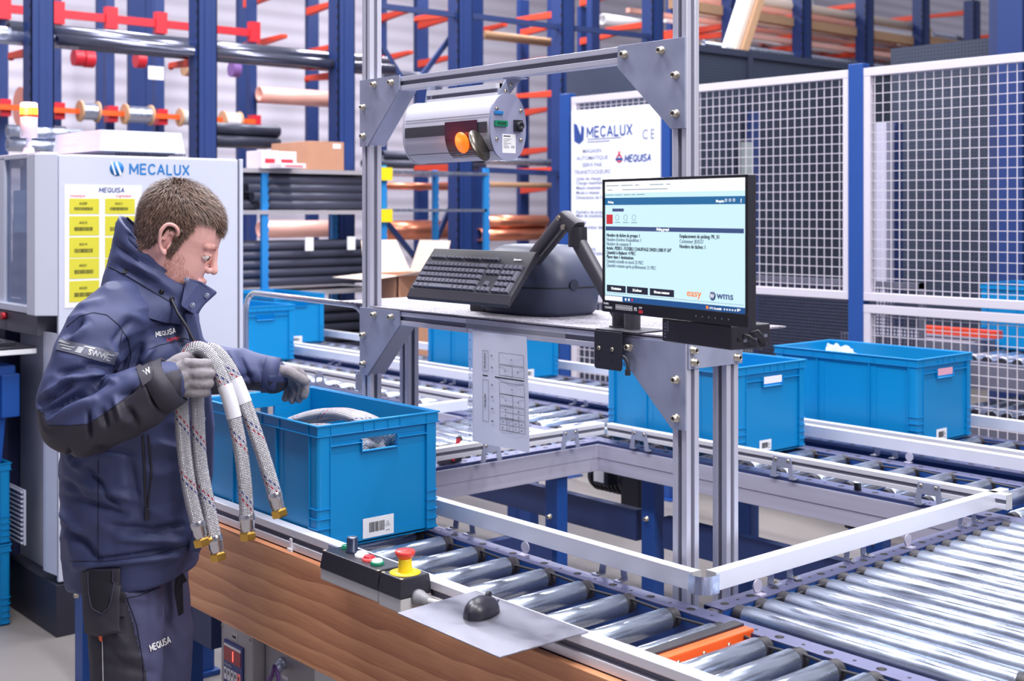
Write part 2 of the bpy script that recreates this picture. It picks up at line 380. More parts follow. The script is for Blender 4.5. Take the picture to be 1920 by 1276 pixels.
def conv(name, label, axis, a0, a1, c0, c1, pitch, first, lo_flange=True, hi_flange=True, fw=0.05, side_lo='blue', side_hi='blue', hpitch=0.1, legs=(), depth=0.115, rollers=None, zlow=None):
    """roller lane running along axis from a0 to a1; rollers span c0..c1 across"""
    base = ((a0+a1)/2, (c0+c1)/2, 0) if axis == 'x' else ((c0+c1)/2, (a0+a1)/2, 0)
    t = thing(name, label, 'conveyor', base)
    L = c1 - c0
    me = _roller(L, M['roller'] if axis == 'y' else M['roller'])
    s = rollers if rollers else []
    if not s:
        p = first
        while p < a1 - 0.02:
            if p > a0 + 0.01: s.append(p)
            p += pitch
    for p in s[:100]:
        if axis == 'x': o = inst('roller', me, t, (p, c0, ZR-RR), Matrix.Rotation(R(90), 3, 'Z'))
        else: o = inst('roller', me, t, (c0, p, ZR-RR), FZ)
        o.rotation_mode = 'XYZ'
    H = axis == 'x'
    for lo, on, sm in ((True, lo_flange, side_lo), (False, hi_flange, side_hi)):
        if not on: continue
        f0, f1 = (c0-fw-0.004, c0-0.004) if lo else (c1+0.004, c1+fw+0.004)
        b = MB(); holes_flange(b, H, a0, a1, f0, f1, 0.800, hpitch, a0+0.04)
        b.mi = 2
        inner = f1 if lo else f0; outer = f0 if lo else f1
        def bx(q0, q1, z0, z1):
            (b.box(a0, q0, z0, a1, q1, z1) if H else b.box(q0, a0, z0, q1, a1, z1))
        sgn = -1 if lo else 1
        bx(inner, inner + sgn*0.003, 0.800-depth, 0.797)             # inner web of the channel
        b.mi = 3
        bx(outer, outer - sgn*0.003, 0.788, 0.797)                    # turned-down lip
        b.mi = 2
        bx(outer, inner, 0.800-depth-0.003, 0.800-depth)
        b.build('side_channel', [M['flange'], M['hex'], M['blue_st'] if sm == 'blue' else M['side_alu'], M['navy']], t)
        if sm == 'alu':
            b = MB()
            for z0, z1, off in ((0.683, 0.735, 0.004), (0.735, 0.788, 0.0065)):
                q0, q1 = (outer, outer + sgn*off)
                (b.box(a0, q0, z0, a1, q1, z1) if H else b.box(q0, a0, z0, q1, a1, z1))
            b.build('side_plate', M['side_alu'], t, 0.001)
    # drive belt run beside the rollers
    b = MB()
    q = c1 - 0.018
    for k in range(len(s)-1):
        za = 0.80 if k % 2 else 0.79
        p0 = (s[k], q, za) if H else (c0+0.018, s[k], za)
        p1 = (s[k+1], q, 0.795) if H else (c0+0.018, s[k+1], 0.795)
        b.tube([p0, p1], 0.0035, 6)
    if b.v: b.build('drive_belt', M['rubber'], t)
    for (lx, ly) in legs:
        b = MB(); b.box(lx-0.035, ly-0.028, 0.02, lx+0.035, ly+0.028, 0.70)
        b.box(lx-0.05, ly-0.045, 0.0, lx+0.05, ly+0.045, 0.02)
        lg = b.build('leg', M['blue_st'], t, 0.003)
        for z in (0.34, 0.52): bolt(lg, (lx-0.005, ly-0.028, z), FY)
    return t
c1 = conv('roller_conveyor', 'front roller lane with the wooden side board, carrying the crate of hoses', 'x', -4.47, -0.85, 1.79, 2.17, 0.1395, -4.89,
          lo_flange=False, fw=0.052, hpitch=0.125,
          rollers=[-4.88 + 0.1395*i for i in range(3, 23)] + [-1.69, -1.60, -1.51, -1.42, -1.33, -1.24, -1.15, -1.06, -0.97],
          legs=[(-4.432, 1.80), (-3.74, 1.86), (-4.30, 2.19), (-2.3, 2.19), (-3.30, 2.19)])
# wooden board, its aluminium rail and cross beams belong to the front lane
b = MB(); b.box(-3.98, 1.730, 0.537, -1.615, 1.750, 0.808); b.build('wooden_board', M['wood'], c1, 0.0015)
b = MB(); b.box(-1.612, 1.730, 0.537, -0.85, 1.750, 0.808); b.build('wooden_board', M['wood'], c1, 0.0015)
b = MB()
b.mi = 0; b.box(-4.47, 1.748, 0.846, -0.85, 1.782, 0.866); b.box(-4.47, 1.748, 0.811, -0.85, 1.782, 0.831); b.box(-4.47, 1.760, 0.81, -0.85, 1.782, 0.865)
b.mi = 1; b.box(-4.47, 1.757, 0.8305, -0.85, 1.761, 0.8465)
b.build('side_rail', [M['alu_h'], M['groove']], c1, 0.0015)
b = MB(); b.box(-4.47, 1.765, 0.70, -0.85, 1.787, 0.808); b.build('inner_channel', M['blue_st'], c1)
b = MB(); b.box(-4.39, 1.84, 0.40, -3.78, 1.88, 0.52); b.box(-3.70, 1.84, 0.36, -3.56, 1.88, 0.50); b.box(-3.28, 2.17, 0.40, -2.33, 2.21, 0.52); b.build('cross_beam', M['navy'], c1)
# the transfer bar across the front lane
t = thing('transfer_bar', 'orange and black transfer bar set across the front rollers near the corner', 'bar', (-1.77, 2.0, 0.78))
b = MB(); b.box(-1.792, 1.80, 0.780, -1.762, 2.185, 0.813); b.build('slide_strip', M['rubber'], t, 0.003)
b = MB(); b.box(-1.762, 1.80, 0.770, -1.736, 2.185, 0.808); br = b.build('orange_bracket', M['orange'], t, 0.003)
for y in (1.86, 1.94, 2.02, 2.10, 2.16): inst('screw', SCREW, br, (-1.736, y, 0.79), FX)

c2 = conv('roller_conveyor', 'wide roller lane on the right with closely spaced bare rollers', 'y', 2.25, 3.53, -1.872, -1.20, 0.081, 2.292, fw=0.058,
          hpitch=0.093, legs=[(-1.9, 2.9), (-1.17, 2.9)])
c3 = conv('roller_conveyor', 'middle roller lane behind the aluminium post frame, grey side plate toward the opening', 'x', -8.1, -0.85, 3.60, 4.01, 0.143, -8.05, fw=0.062,
          side_lo='alu', hpitch=0.13, legs=[(-3.37, 3.62), (-2.2, 3.62), (-5.2, 3.62), (-4.5, 3.98), (-2.6, 3.98)])
c4 = conv('roller_conveyor', 'short cross lane left of the opening behind the crate of hoses', 'y', 2.24, 3.53, -4.32, -3.65, 0.081, 2.28, fw=0.062,
          side_hi='alu', hpitch=0.1, legs=[(-3.64, 3.36), (-3.64, 2.6), (-4.33, 2.8)])
c5 = conv('roller_conveyor', 'far roller lane in front of the wire fence', 'x', -8.12, -0.85, 4.26, 4.74, 0.143, -8.06, fw=0.05,
          legs=[(-3.4, 4.24), (-4.9, 4.24), (-6.4, 4.24), (-2.2, 4.24)])
b = MB(); b.box(-3.30, 3.60, 0.42, -2.24, 3.64, 0.54); b.box(-5.17, 3.60, 0.42, -3.44, 3.64, 0.54); b.build('cross_beam', M['navy'], c3)
b = MB(); b.box(-3.66, 2.64, 0.36, -3.62, 3.32, 0.48); b.build('cross_beam', M['navy'], c4)
# drive motors hanging below the middle lane
for mx, my, lb in ((-3.9, 3.95, 'black drive motor under the middle lane, left of the corner'), (-3.05, 4.35, 'black drive motor under the lanes behind the opening')):
    t = thing('drive_motor', lb, 'motor', (mx, my, 0.45), group='drive motors under the lanes')
    b = MB(); b.cyl((mx-0.11, my, 0.55), (mx+0.09, my, 0.55), 0.062, 20); 
    for k in range(7): b.cyl((mx-0.09+0.025*k, my, 0.55), (mx-0.084+0.025*k, my, 0.55), 0.07, 20)
    b.build('motor_housing', M['black_pl'], t)
    b = MB(); b.box(mx+0.09, my-0.06, 0.45, mx+0.20, my+0.06, 0.66); b.box(mx-0.03, my-0.11, 0.53, mx+0.06, my-0.055, 0.62); b.build('gearbox', M['black_pl'], t, 0.006)
    b = MB(); b.box(mx-0.02, my-0.112, 0.545, mx+0.04, my-0.1101, 0.60); b.build('plate_label', M['label'], t)
    b = MB(); b.box(mx-0.02, my-0.02, 0.60, mx+0.02, my+0.02, 0.69); b.build('bracket', M['black_pl'], t)

# ---------------------------------------------------------------- guard rails on brackets
GZ0, GZ1 = 0.834, 0.878
def guard(label, axis, a0, a1, c, plain, brackets, refl=(), z0=GZ0, z1=GZ1, group='aluminium guard rails along the lanes'):
    """c = coordinate of the plain face; plain = +1/-1 side on which that face looks"""
    H = axis == 'x'
    t = thing('guard_rail', label, 'guard rail', ((a0+a1)/2, c, 0.80) if H else (c, (a0+a1)/2, 0.80), group=group)
    w_ = 0.030; far = c - plain*w_
    b = MB()
    def bx(q0, q1, za, zb): (b.box(a0, q0, za, a1, q1, zb) if H else b.box(q0, a0, za, q1, a1, zb))
    b.mi = 0; bx(c, far + plain*0.006, z0, z1)
    h = z1 - z0
    bx(far + plain*0.007, far, z1-h*0.36, z1); bx(far + plain*0.007, far, z0, z0+h*0.36)
    b.mi = 1; bx(far + plain*0.0062, far+plain*0.004, z0+h*0.36, z1-h*0.36)
    b.build('rail_profile', [M['alu_h'], M['groove']], t, 0.0015)
    for e0, e1 in ((a0-0.004, a0-0.0002), (a1+0.0002, a1+0.004)):
        b = MB(); (b.box(e0, c, z0-0.001, e1, far, z1+0.001) if H else b.box(c, e0, z0-0.001, far, e1, z1+0.001)); b.build('end_cap', M['grey_pl'], t, 0.001)
    for p in brackets:       # punched M-shaped foot bolted to the outer side of the rail
        b = MB(); o0 = far - plain*0.0005; o1 = o0 - plain*0.003
        pts = [(p-0.05, 0.803), (p-0.028, 0.803), (p-0.024, 0.838), (p+0.024, 0.838), (p+0.028, 0.803), (p+0.05, 0.803), (p+0.036, z1-0.006), (p-0.036, z1-0.006)]
        b.prism(pts, 'y' if H else 'x', min(o0, o1), max(o0, o1))
        for q in (-0.039, 0.039):
            if H: b.box(p+q-0.011, o1, 0.800, p+q+0.011, o1+plain*0.03, 0.803)
            else: b.box(o1, p+q-0.011, 0.800, o1+plain*0.03, p+q+0.011, 0.803)
        fo = b.build('bracket', M['zinc'], t)
        rt = {(True, 1): FY, (True, -1): Euler((R(-90), 0, 0)).to_matrix(), (False, 1): Euler((R(90), 0, R(-90))).to_matrix(), (False, -1): FX}[(H, plain)]
        for q in (-0.026, 0.026):
            bolt(fo, (p+q, o1, z1-0.016) if H else (o1, p+q, z1-0.016), rt, SCREW)
            pos = (p+q*1.5, o1+plain*0.017, 0.803) if H else (o1+plain*0.017, p+q*1.5, 0.803)
            bolt(fo, pos, FZ, SCREW)
    for p in refl:
        b = MB(); q = c + plain*0.002
        if H: b.box(p-0.012, q, 0.800, p+0.012, q+plain*0.02, 0.803); b.cyl((p, q, 0.82), (p, q-0.004, 0.82), 0.0155, 20)
        else: b.box(q, p-0.012, 0.800, q+plain*0.02, p+0.012, 0.803); b.cyl((q, p, 0.82), (q+0.004, p, 0.82), 0.0155, 20)
        b.build('reflector', M['lens'], t)
    return t
g1 = guard('front guard rail between the front rollers and the opening', 'x', -4.47, -1.945, 2.218, -1, [-4.0, -3.4, -2.825, -2.228], [-2.52])
g2 = guard('guard rail between the opening and the wide right-hand rollers', 'y', 2.262, 3.60, -1.905, 1, [2.54, 2.857, 3.42], [2.405, 3.05])
# rounded steel corner joining the two
b = MB(); cx, cy = -1.932, 2.246
pts = []
for k in range(13):
    a = R(-90 + 90*k/12); pts.append((cx + 0.030*math.cos(a), cy + 0.030*math.sin(a)))
pts = [(cx-0.020, cy-0.030)] + pts + [(cx+0.030, cy+0.022)]
inn = [(p[0]-0.002 if i > 6 else p[0], p[1]+0.002) for i, p in enumerate(pts)]
b.prism(pts + inn[::-1], 'z', 0.830, 0.872); solo(b, 'corner_bracket', M['zinc_l'], 'bright curved steel corner joining the two guard rails of the opening', 'bracket')
guard('grooved rail on small feet along the middle lane, behind the post frame', 'x', -3.52, -1.87, 3.55, 1, [-3.345, -2.675, -2.12], [])
guard('guard rail of the middle lane left of the cross lane', 'x', -8.1, -4.40, 3.60, 1, [-4.9, -5.7, -6.6, -7.6], [])
guard('guard rail on the right side of the short cross lane', 'y', 2.24, 3.52, -3.565, -1, [], [])
b = MB()
guard('guard rail on the left side of the short cross lane', 'y', 2.24, 3.50, -4.37, 1, [2.5, 3.1], [])
guard('white rail at the back of the middle lane, right of the crate', 'x', -3.2, -0.9, 4.09, -1, [-2.66, -1.6], [-2.54])
guard('white rail at the back of the middle lane, left part', 'x', -7.7, -3.9, 4.09, -1, [-4.3, -5.3, -6.4], [])
guard('grooved rail at the front of the far lane', 'x', -7.7, -0.9, 4.22, 1, [], [])
guard('rail at the back of the far lane, against the wire fence', 'x', -8.1, -0.9, 4.80, -1, [-2.3, -1.6, -4.6, -6.2], [])
# front-facing feet of the cross lane rail (its rail faces the rollers, so the feet stand on the opening side)
g4 = [o for o in bpy.data.objects if o.get('label') == 'guard rail on the right side of the short cross lane'][0]
for p in (2.62, 2.94, 3.335):
    b = MB(); pts = [(p-0.05, 0.803), (p-0.028, 0.803), (p-0.024, 0.838), (p+0.024, 0.838), (p+0.028, 0.803), (p+0.05, 0.803), (p+0.036, 0.874), (p-0.036, 0.874)]
    b.prism(pts, 'x', -3.5345, -3.5315); fo = b.build('bracket', M['zinc'], g4)
    for q in (-0.026, 0.026): bolt(fo, (-3.5315, p+q, 0.862), FX, SCREW)

# ---------------------------------------------------------------- crates
def crate(loc, rotz, label, group='blue plastic crates', tex=True, lx=0.68, ly=0.405, h=0.335, handle='open', mats=None):
    t = thing('plastic_crate', label, 'crate', loc, (0, 0, R(rotz)), group, local=True)
    X, Yh = lx/2, ly/2; wl = 0.004; ins = 0.010
    mc = mats or M['crate']
    b = MB(); xi, yi = X-ins, Yh-ins
    b.box(-xi, -yi, 0.004, xi, yi, 0.009)
    b.box(-xi, -yi, 0.004, xi, -yi+wl, h-0.002); b.box(-xi, yi-wl, 0.004, xi, yi, h-0.002)
    hz0, hz1, hw = h-0.082, h-0.050, 0.058      # hand hole in the short ends
    for sx in (-1, 1):
        xa, xb = sorted((sx*xi, sx*(xi-wl)))
        b.box(xa, -yi, 0.004, xb, yi, hz0); b.box(xa, -yi, hz1, xb, yi, h-0.002)
        b.box(xa, -yi, hz0, xb, -hw, hz1); b.box(xa, hw, hz0, xb, yi, hz1)
        # frame round the hand hole
        xo = sx*X
        for (y0, y1, z0, z1) in ((-hw-0.003, hw+0.003, hz0-0.003, hz0), (-hw-0.003, -hw, hz0, hz1), (hw, hw+0.003, hz0, hz1)):
            b.box(min(sx*xi, xo), y0, z0, max(sx*xi, xo), y1, z1)
    b.build('body', mc, t, 0.0012)
    b = MB()      # rim: two ledges with upright webs between them
    def ring(e0, e1, z0, z1):
        b.box(-X-e1, -Yh-e1, z0, X+e1, -Yh+ins+e0, z1); b.box(-X-e1, Yh-ins-e0, z0, X+e1, Yh+e1, z1)
        b.box(-X-e1, -Yh+ins+e0, z0, -X+ins+e0, Yh-ins-e0, z1); b.box(X-ins-e0, -Yh+ins+e0, z0, X+e1, Yh-ins-e0, z1)
    ring(0, 0.001, h-0.004, h); ring(0.001, 0, h-0.031, h-0.028)
    ring(-0.006, -0.003, h-0.028, h-0.004)
    for sy in (-1, 1):
        for fx in (-0.86, -0.42, -0.14, 0.14, 0.42, 0.86): b.box(fx*X-0.0012, sy*(Yh-0.008), h-0.03, fx*X+0.0012, sy*Yh, h-0.003)
    for sx in (-1, 1):
        for fy in (-0.78, -0.27, -0.09, 0.13, 0.33, 0.78): b.box(sx*(X-0.008), fy*Yh-0.0012, h-0.03, sx*X, fy*Yh+0.0012, h-0.003)
        b.box(sx*(X-0.010), -Yh*0.78, h-0.060, sx*(X-0.001), -0.061, h-0.057); b.box(sx*(X-0.010), 0.061, h-0.060, sx*(X-0.001), Yh*0.78, h-0.057)
        b.box(sx*(X-0.010), -Yh*0.78-0.002, h-0.06, sx*(X-0.001), -Yh*0.78, h-0.03); b.box(sx*(X-0.010), Yh*0.78, h-0.06, sx*(X-0.001), Yh*0.78+0.002, h-0.03)
    b.build('rim', mc, t, 0.0008, 1)
    for sx in (-1, 1):
        for sy in (-1, 1):      # corner pillar with ladder ribs low down
            b = MB(); x0, y0 = sx*X, sy*Yh; cw = 0.045
            def q(xa, ya, za, xb, yb, zb): b.box(x0-sx*xa, y0-sy*ya, za, x0-sx*xb, y0-sy*yb, zb)
            def poly(e, rr):
                pts = [(cw, 0.0105), (cw, e)] + [(e+rr-rr*math.cos(R(90-a)), e+rr-rr*math.sin(R(90-a))) for a in (0, 22, 45, 68, 90)] + [(e, cw), (0.0105, cw), (0.0105, 0.0105)]
                pts = [(x0-sx*p[0], y0-sy*p[1]) for p in pts]
                return pts if sx*sy > 0 else pts[::-1]
            b.prism(poly(0.004, 0.012), 'z', 0.0062, h-0.0295)
            q(cw-0.0035, 0.0008, 0.007, cw-0.0005, 0.0042, h-0.030); q(0.0008, cw-0.0035, 0.007, 0.0042, cw-0.0005, h-0.030); 
            for z in (0.0085, 0.034, 0.060, 0.086, 0.112): b.prism(poly(0.0002, 0.014), 'z', z, z+0.0025)
            b.build('corner_pillar', mc, t)
    for sy in (-1, 1):
        for fx in (-0.36, 0.36):
            b = MB(); xm = fx*X; ya, yb, yc = sy*(Yh-0.0105), sy*(Yh-0.0085), sy*(Yh-0.002)
            pts = [(xm-0.03, ya), (xm-0.03, yb), (xm-0.002, yb), (xm-0.002, yc), (xm+0.002, yc), (xm+0.002, yb), (xm+0.03, yb), (xm+0.03, ya)]
            b.prism(pts if sy < 0 else pts[::-1], 'z', 0.0082, h-0.0305); b.build('side_rib', mc, t)
    for sx in (-1, 1):
        b = MB(); b.box(sx*(X-0.0105), -Yh*0.72, 0.010, sx*(X-0.0085), Yh*0.72, 0.030); b.build('base_rib', mc, t)
    b = MB(); b.box(-X+0.012, -Yh+0.012, 0, X-0.012, Yh-0.012, 0.005); b.build('base', mc, t)
    return t
def barcode_label(t, x, yc, zc, w_=0.062, h_=0.034, code=True):
    b = MB(); b.box(x, yc-w_/2, zc-h_/2, x+0.0006, yc+w_/2, zc+h_/2); lb = b.build('barcode_label', M['label'], t, 0.0003)
    if code:
        b = MB(); rnd = random.Random(5); p = yc - w_*0.30
        while p < yc + w_*0.20:
            d = rnd.choice((0.0008, 0.0014, 0.002)); b.box(x+0.0006, p, zc-h_*0.24, x+0.001, p+d, zc+h_*0.26); p += d + rnd.choice((0.0008, 0.0013))
        b.build('barcode', M['ink'], lb)
        for dy, dz in ((0.30, 0.12), (0.26, -0.02), (0.34, -0.02)):
            b = MB(); b.lathe([(0.0028, 0), (0.0036, 0), (0.0036, 0.0004), (0.0028, 0.0004), (0.0028, 0)], (x+0.0006, yc+w_*dy, zc+h_*dz), (1, 0, 0), 14); b.build('round_mark', M['ink'], lb)
        text('J16R.M', 0.0045, M['ink'], lb, (x+0.0007, yc+w_*0.24, zc-h_*0.3), '+x', 'number')
    return lb
CX = {}
CX['A'] = crate((-3.194, 1.982, ZR), 0, 'open blue crate with grey braided hoses inside, on the front rollers')
barcode_label(CX['A'], 0.34-0.0084, -0.002, 0.040, 0.102, 0.054)
CX['C'] = crate((-3.275, 3.81, ZR), 0, 'blue crate on the middle lane behind the aluminium posts')
barcode_label(CX['C'], 0.34-0.0084, -0.04, 0.034, 0.07, 0.04)
b = MB(); b.box(0.336, -0.055, 0.262, 0.3385, 0.050, 0.288); b.build('handle_label', M['label'], CX['C'])
CX['D'] = crate((-2.985, 4.515, ZR), 0, 'blue crate farthest right on the far lane, crumpled clear bag inside')
barcode_label(CX['D'], 0.34-0.0084, -0.02, 0.030, 0.075, 0.045)
b = MB(); b.box(0.336, -0.055, 0.262, 0.3385, 0.050, 0.288); b.build('handle_label', mat('pink_label', rgb(232, 170, 190), 0.5), CX['D'])
CX['E'] = crate((-5.42, 4.515, ZR), 0, 'blue crate on the far lane, seen behind the hanging paper sheet')
barcode_label(CX['E'], 0.34-0.0084, -0.02, 0.030, 0.075, 0.045)
CX['F'] = crate((-7.80, 4.515, ZR), 0, 'blue crate farthest left on the far lane, above the bent steel tube')
barcode_label(CX['F'], 0.34-0.0084, -0.02, 0.030, 0.085, 0.045)
CX['G'] = crate((-7.02, 3.81, ZR), 0, 'blue crate at the left end of the middle lane, beside the white cabinet')
# crumpled clear bag in crate D
def plastic():
    m = mat('clear_film', rgb(226, 236, 244), 0.12, 0, alpha=0.55); return m
b = MB(); b.ball((0, 0, 0), (0.085, 0.07, 0.085), 20, 14); rnd = random.Random(3)
for p in b.v:
    n_ = noise.noise_vector(p*28) * 0.03; p += n_ + p.normalized()*noise.noise(p*60)*0.03
for p in b.v: p += Vector((-3.20, 4.60, ZR+0.24))
b.smooth = set(); solo(b, 'plastic_bag', plastic(), 'crumpled clear plastic bag inside the far right blue crate', 'bag')
b = MB(); b.box(-3.26, 4.50, ZR+0.010, -2.76, 4.67, ZR+0.16); solo(b, 'packed_goods', M['card'], 'brown carton under the clear bag in the far right crate', 'box', bevel=0.004)
# ---------------------------------------------------------------- post frame (gantry)
t = thing('post_frame', 'aluminium post frame with two cross beams, standing in the lane opening', 'frame', (-2.71, 2.32, 0))
GT = t
def post(x, y, z0, z1, name='post', s=0.045):
    """slotted square profile: core with a groove down each face"""
    b = MB(); g = 0.0065; d = 0.006
    b.mi = 0; hs = s/2
    for sx in (-1, 1):
        for sy in (-1, 1):
            b.box(x+sx*g, y+sy*g, z0, x+sx*hs, y+sy*hs, z1)
    b.mi = 1; b.box(x-hs+d, y-hs+d, z0, x+hs-d, y+hs-d, z1-0.001)
    return b.build(name, [M['alu'], M['groove']], t, 0.0012)
PL, PR = -3.3725, -2.040
post(PL, 2.3075, 0.0, 3.4); post(PR, 2.3075, 0.0, 3.4)
post(PL, 2.455, 0.0, 1.400); post(PR, 2.455, 0.0, 1.400)
def beam_x(x0, x1, y, zc, name, h=0.042, w_=0.040):
    b = MB(); g = 0.0065; y0, y1 = y, y+w_
    b.mi = 0
    b.box(x0, y0, zc+g, x1, y1, zc+h/2); b.box(x0, y0, zc-h/2, x1, y1, zc-g); 
    b.mi = 1; b.box(x0, y0+0.007, zc-g, x1, y1-0.007, zc+g)
    return b.build(name, [M['alu'], M['groove']], t, 0.0012)
beam_x(PL+0.022, PR-0.022, 2.285, 1.380, 'lower_beam')
beam_x(PL+0.022, PR-0.022, 2.285, 2.104, 'upper_beam')
beam_x(PL+0.022, PR-0.022, 2.435, 1.380, 'rear_beam')
b = MB()
for x in (PL, PR):
    b.box(x-0.02, 2.33, 1.36, x+0.02, 2.435, 1.40)
b.build('side_beam', M['alu'], t)
for x in (PL, PR):
    for y in (2.3075, 2.455):
        b = MB(); b.box(x-0.06, y-0.05, 0, x+0.06, y+0.05, 0.008); b.build('foot_plate', M['zinc'], t)
def gusset(x0, x1, side, ztop, zb, name='gusset_plate'):
    b = MB(); y0, y1 = 2.279, 2.284; cut = 0.045
    if side == 'L': pts = [(x0, ztop), (x1, ztop), (x1, ztop-0.045), (x0+cut, zb), (x0, zb)]
    else: pts = [(x0, ztop), (x1, ztop), (x1, zb), (x1-cut, zb), (x0, ztop-0.055)]
    b.prism(pts[::-1], 'y', y0, y1)
    g = b.build(name, M['zinc'], t, 0.0008)
    if side == 'L':                         # folded flange along the slope
        b = MB(); p0, p1 = (x1, ztop-0.045), (x0+cut, zb)
        b.prism([p0, p1, (p1[0]-0.003, p1[1]), (p0[0]-0.003, p0[1]-0.002)], 'y', y0, 2.345); b.build('flange', M['zinc'], g)
        for (x, z) in ((x0+0.085, ztop-0.020), (x0+0.178, ztop-0.021), (x0+0.024, ztop-0.088), (x0+0.024, ztop-0.180)): bolt(g, (x, y0, z))
    else:
        for (x, z) in ((x0+0.026, ztop-0.024), (x1-0.075, ztop-0.026), (x1-0.028, ztop-0.090), (x1-0.028, ztop-0.182)):
            if zb > 1.5 or x != x1-0.075: bolt(g, (x, y0, z))
gusset(-3.400, -3.182, 'L', 2.130, 1.917); gusset(-2.243, -2.0175, 'R', 2.126, 1.908)
gusset(-3.400, -3.182, 'L', 1.403, 1.187); gusset(-2.226, -2.0165, 'R', 1.396, 1.187)
b = MB(); b.box(-2.0165, 2.287, 1.333, -2.0125, 2.487, 1.397); g = b.build('gusset_plate', M['zinc'], t, 0.0008)
for y, z in ((2.303, 1.349), (2.463, 1.349), (2.30, 1.378), (2.471, 1.383)): bolt(g, (-2.0125, y, z), FX)

# ---------------------------------------------------------------- table sheet
def checker_mat():
    m = mat('rough_metal_tread', rgb(150, 148, 156), 0.5, 0.25, 0.0, 38, 0.0, 70); nt = m.node_tree; N = nt.nodes; L = nt.links; b_ = N['Principled BSDF']
    tc = N.new('ShaderNodeTexCoord'); mp = N.new('ShaderNodeMapping'); mp.inputs['Scale'].default_value = (62, 88, 60); L.new(tc.outputs['Object'], mp.inputs[0])
    vo = N.new('ShaderNodeTexVoronoi'); vo.inputs['Randomness'].default_value = 0.35; vo.inputs['Scale'].default_value = 1; L.new(mp.outputs[0], vo.inputs[0])
    nz = N.new('ShaderNodeTexNoise'); nz.inputs['Scale'].default_value = 9; nz.inputs['Detail'].default_value = 5; L.new(tc.outputs['Object'], nz.inputs[0])
    ad = N.new('ShaderNodeMath'); ad.operation = 'MULTIPLY_ADD'; ad.inputs[1].default_value = 0.55; L.new(nz.outputs[0], ad.inputs[0]); L.new(vo.outputs['Distance'], ad.inputs[2])
    cr = N.new('ShaderNodeValToRGB'); e = cr.color_ramp.elements; e[0].position = 0.42; e[0].color = rgb(64, 60, 66); e[1].position = 0.72; e[1].color = rgb(158, 154, 166); L.new(ad.outputs[0], cr.inputs[0]); L.new(cr.outputs[0], b_.inputs['Base Color'])
    bp = N.new('ShaderNodeBump'); bp.inputs['Strength'].default_value = 1.0; bp.inputs['Distance'].default_value = 0.003; L.new(vo.outputs['Distance'], bp.inputs['Height']); L.new(bp.outputs[0], b_.inputs['Normal'])
    return m
b = MB(); n = 0
xs = [-3.62 + (1.58)*i/150 for i in range(151)]; ys = [2.282, 2.70]
b.box(-3.62, 2.335, 1.4045, -2.055, 2.72, 1.4085)
b.box(-3.345, 2.282, 1.4045, -2.066, 2.336, 1.4085)
TM = checker_mat()
tb = solo(b, 'table_sheet', TM, 'thin embossed metal sheet forming the table top of the post frame', 'table top')

# ---------------------------------------------------------------- scanner housing under the upper beam
t = thing('barcode_scanner', 'long barrel-shaped silver scanner hanging from the upper beam', 'scanner', (-2.846, 2.26, 1.85))
def stadium(cx, cz, hy, hz, n=40):
    out = []
    for k in range(n):
        a = 2*math.pi*k/n; out.append((cx + hy*math.copysign(abs(math.cos(a))**0.86, math.cos(a)), cz + hz*math.copysign(abs(math.sin(a))**0.86, math.sin(a))))
    return out
cy_, cz_ = 2.262, 1.942; HY, HZ = 0.063, 0.090
b = MB(); b.loft([[Vector((x, p[0], p[1])) for p in stadium(cy_, cz_, HY, HZ)] for x in (-3.045, -2.652)])
b.build('housing', mat('satin_silver', rgb(208, 208, 222), 0.5, 0.12, 0.03, 5), t)
b = MB()
def arcstrip(b, z0, z1, x0, x1, off, n=8):    # strip lying on the camera side of the barrel
    rings = []
    def yat(z):
        f_ = min(abs((z-cz_)/HZ), 0.999); c_ = (max(0, 1 - f_**(2/0.86)))**(0.86/2); return cy_ - (HY+off)*c_
    vs = []
    for i in range(n+1):
        z = z0 + (z1-z0)*i/n; vs += [Vector((x0, yat(z), z)), Vector((x1, yat(z), z))]
    b.add(vs, [(2*i, 2*i+1, 2*i+3, 2*i+2) for i in range(n)], None, True)
    return yat
yat = arcstrip(b, 1.925, 1.955, -3.040, -2.66, 0.0015); b.build('dark_band', mat('band_grey', rgb(64, 62, 72), 0.4), t)
b = MB(); arcstrip(b, 1.975, 1.9765, -3.04, -2.655, 0.001); arcstrip(b, 1.968, 1.9695, -3.04, -2.655, 0.001); arcstrip(b, 1.875, 1.8765, -3.04, -2.655, 0.001); b.build('seam', M['groove'], t)
win = mat('dark_red_window', rgb(70, 14, 40), 0.12, 0, 0.2, 12, coat=0.6)
b = MB(); arcstrip(b, 1.862, 1.962, atY(836, 260, 2.2).x, atY(897, 260, 2.2).x, 0.004, 14); b.build('scan_window', win, t)
glow = mat('orange_scan_glow', rgb(255, 104, 22), 0.3, emit=1.1)
b = MB(); yc = yat(1.905); pL = atY(867, 267, yc-0.010); b.T = Matrix.Translation(pL) @ Matrix.Rotation(R(14), 4, 'X')
b.lathe([(0.0001, 0), (0.029, 0), (0.030, 0.002), (0.0001, 0.0025)], (0, 0, 0), (0, -1, 0), 28); b.build('lens', glow, t)
b = MB(); pD = atY(898, 273, yc-0.030); nD = (_r*0.80 + Vector((0, 0, 0.42)) - _v*0.42).normalized()
b.lathe([(0.0001, 0), (0.046, 0), (0.046, 0.003), (0.0001, 0.003)], pD, nD, 32)
b.cyl(pD, pD - nD*0.014, 0.008, 12)
b.build('mirror_disc', mat('tarnished_mirror', rgb(96, 90, 82), 0.3, 0.7), t)
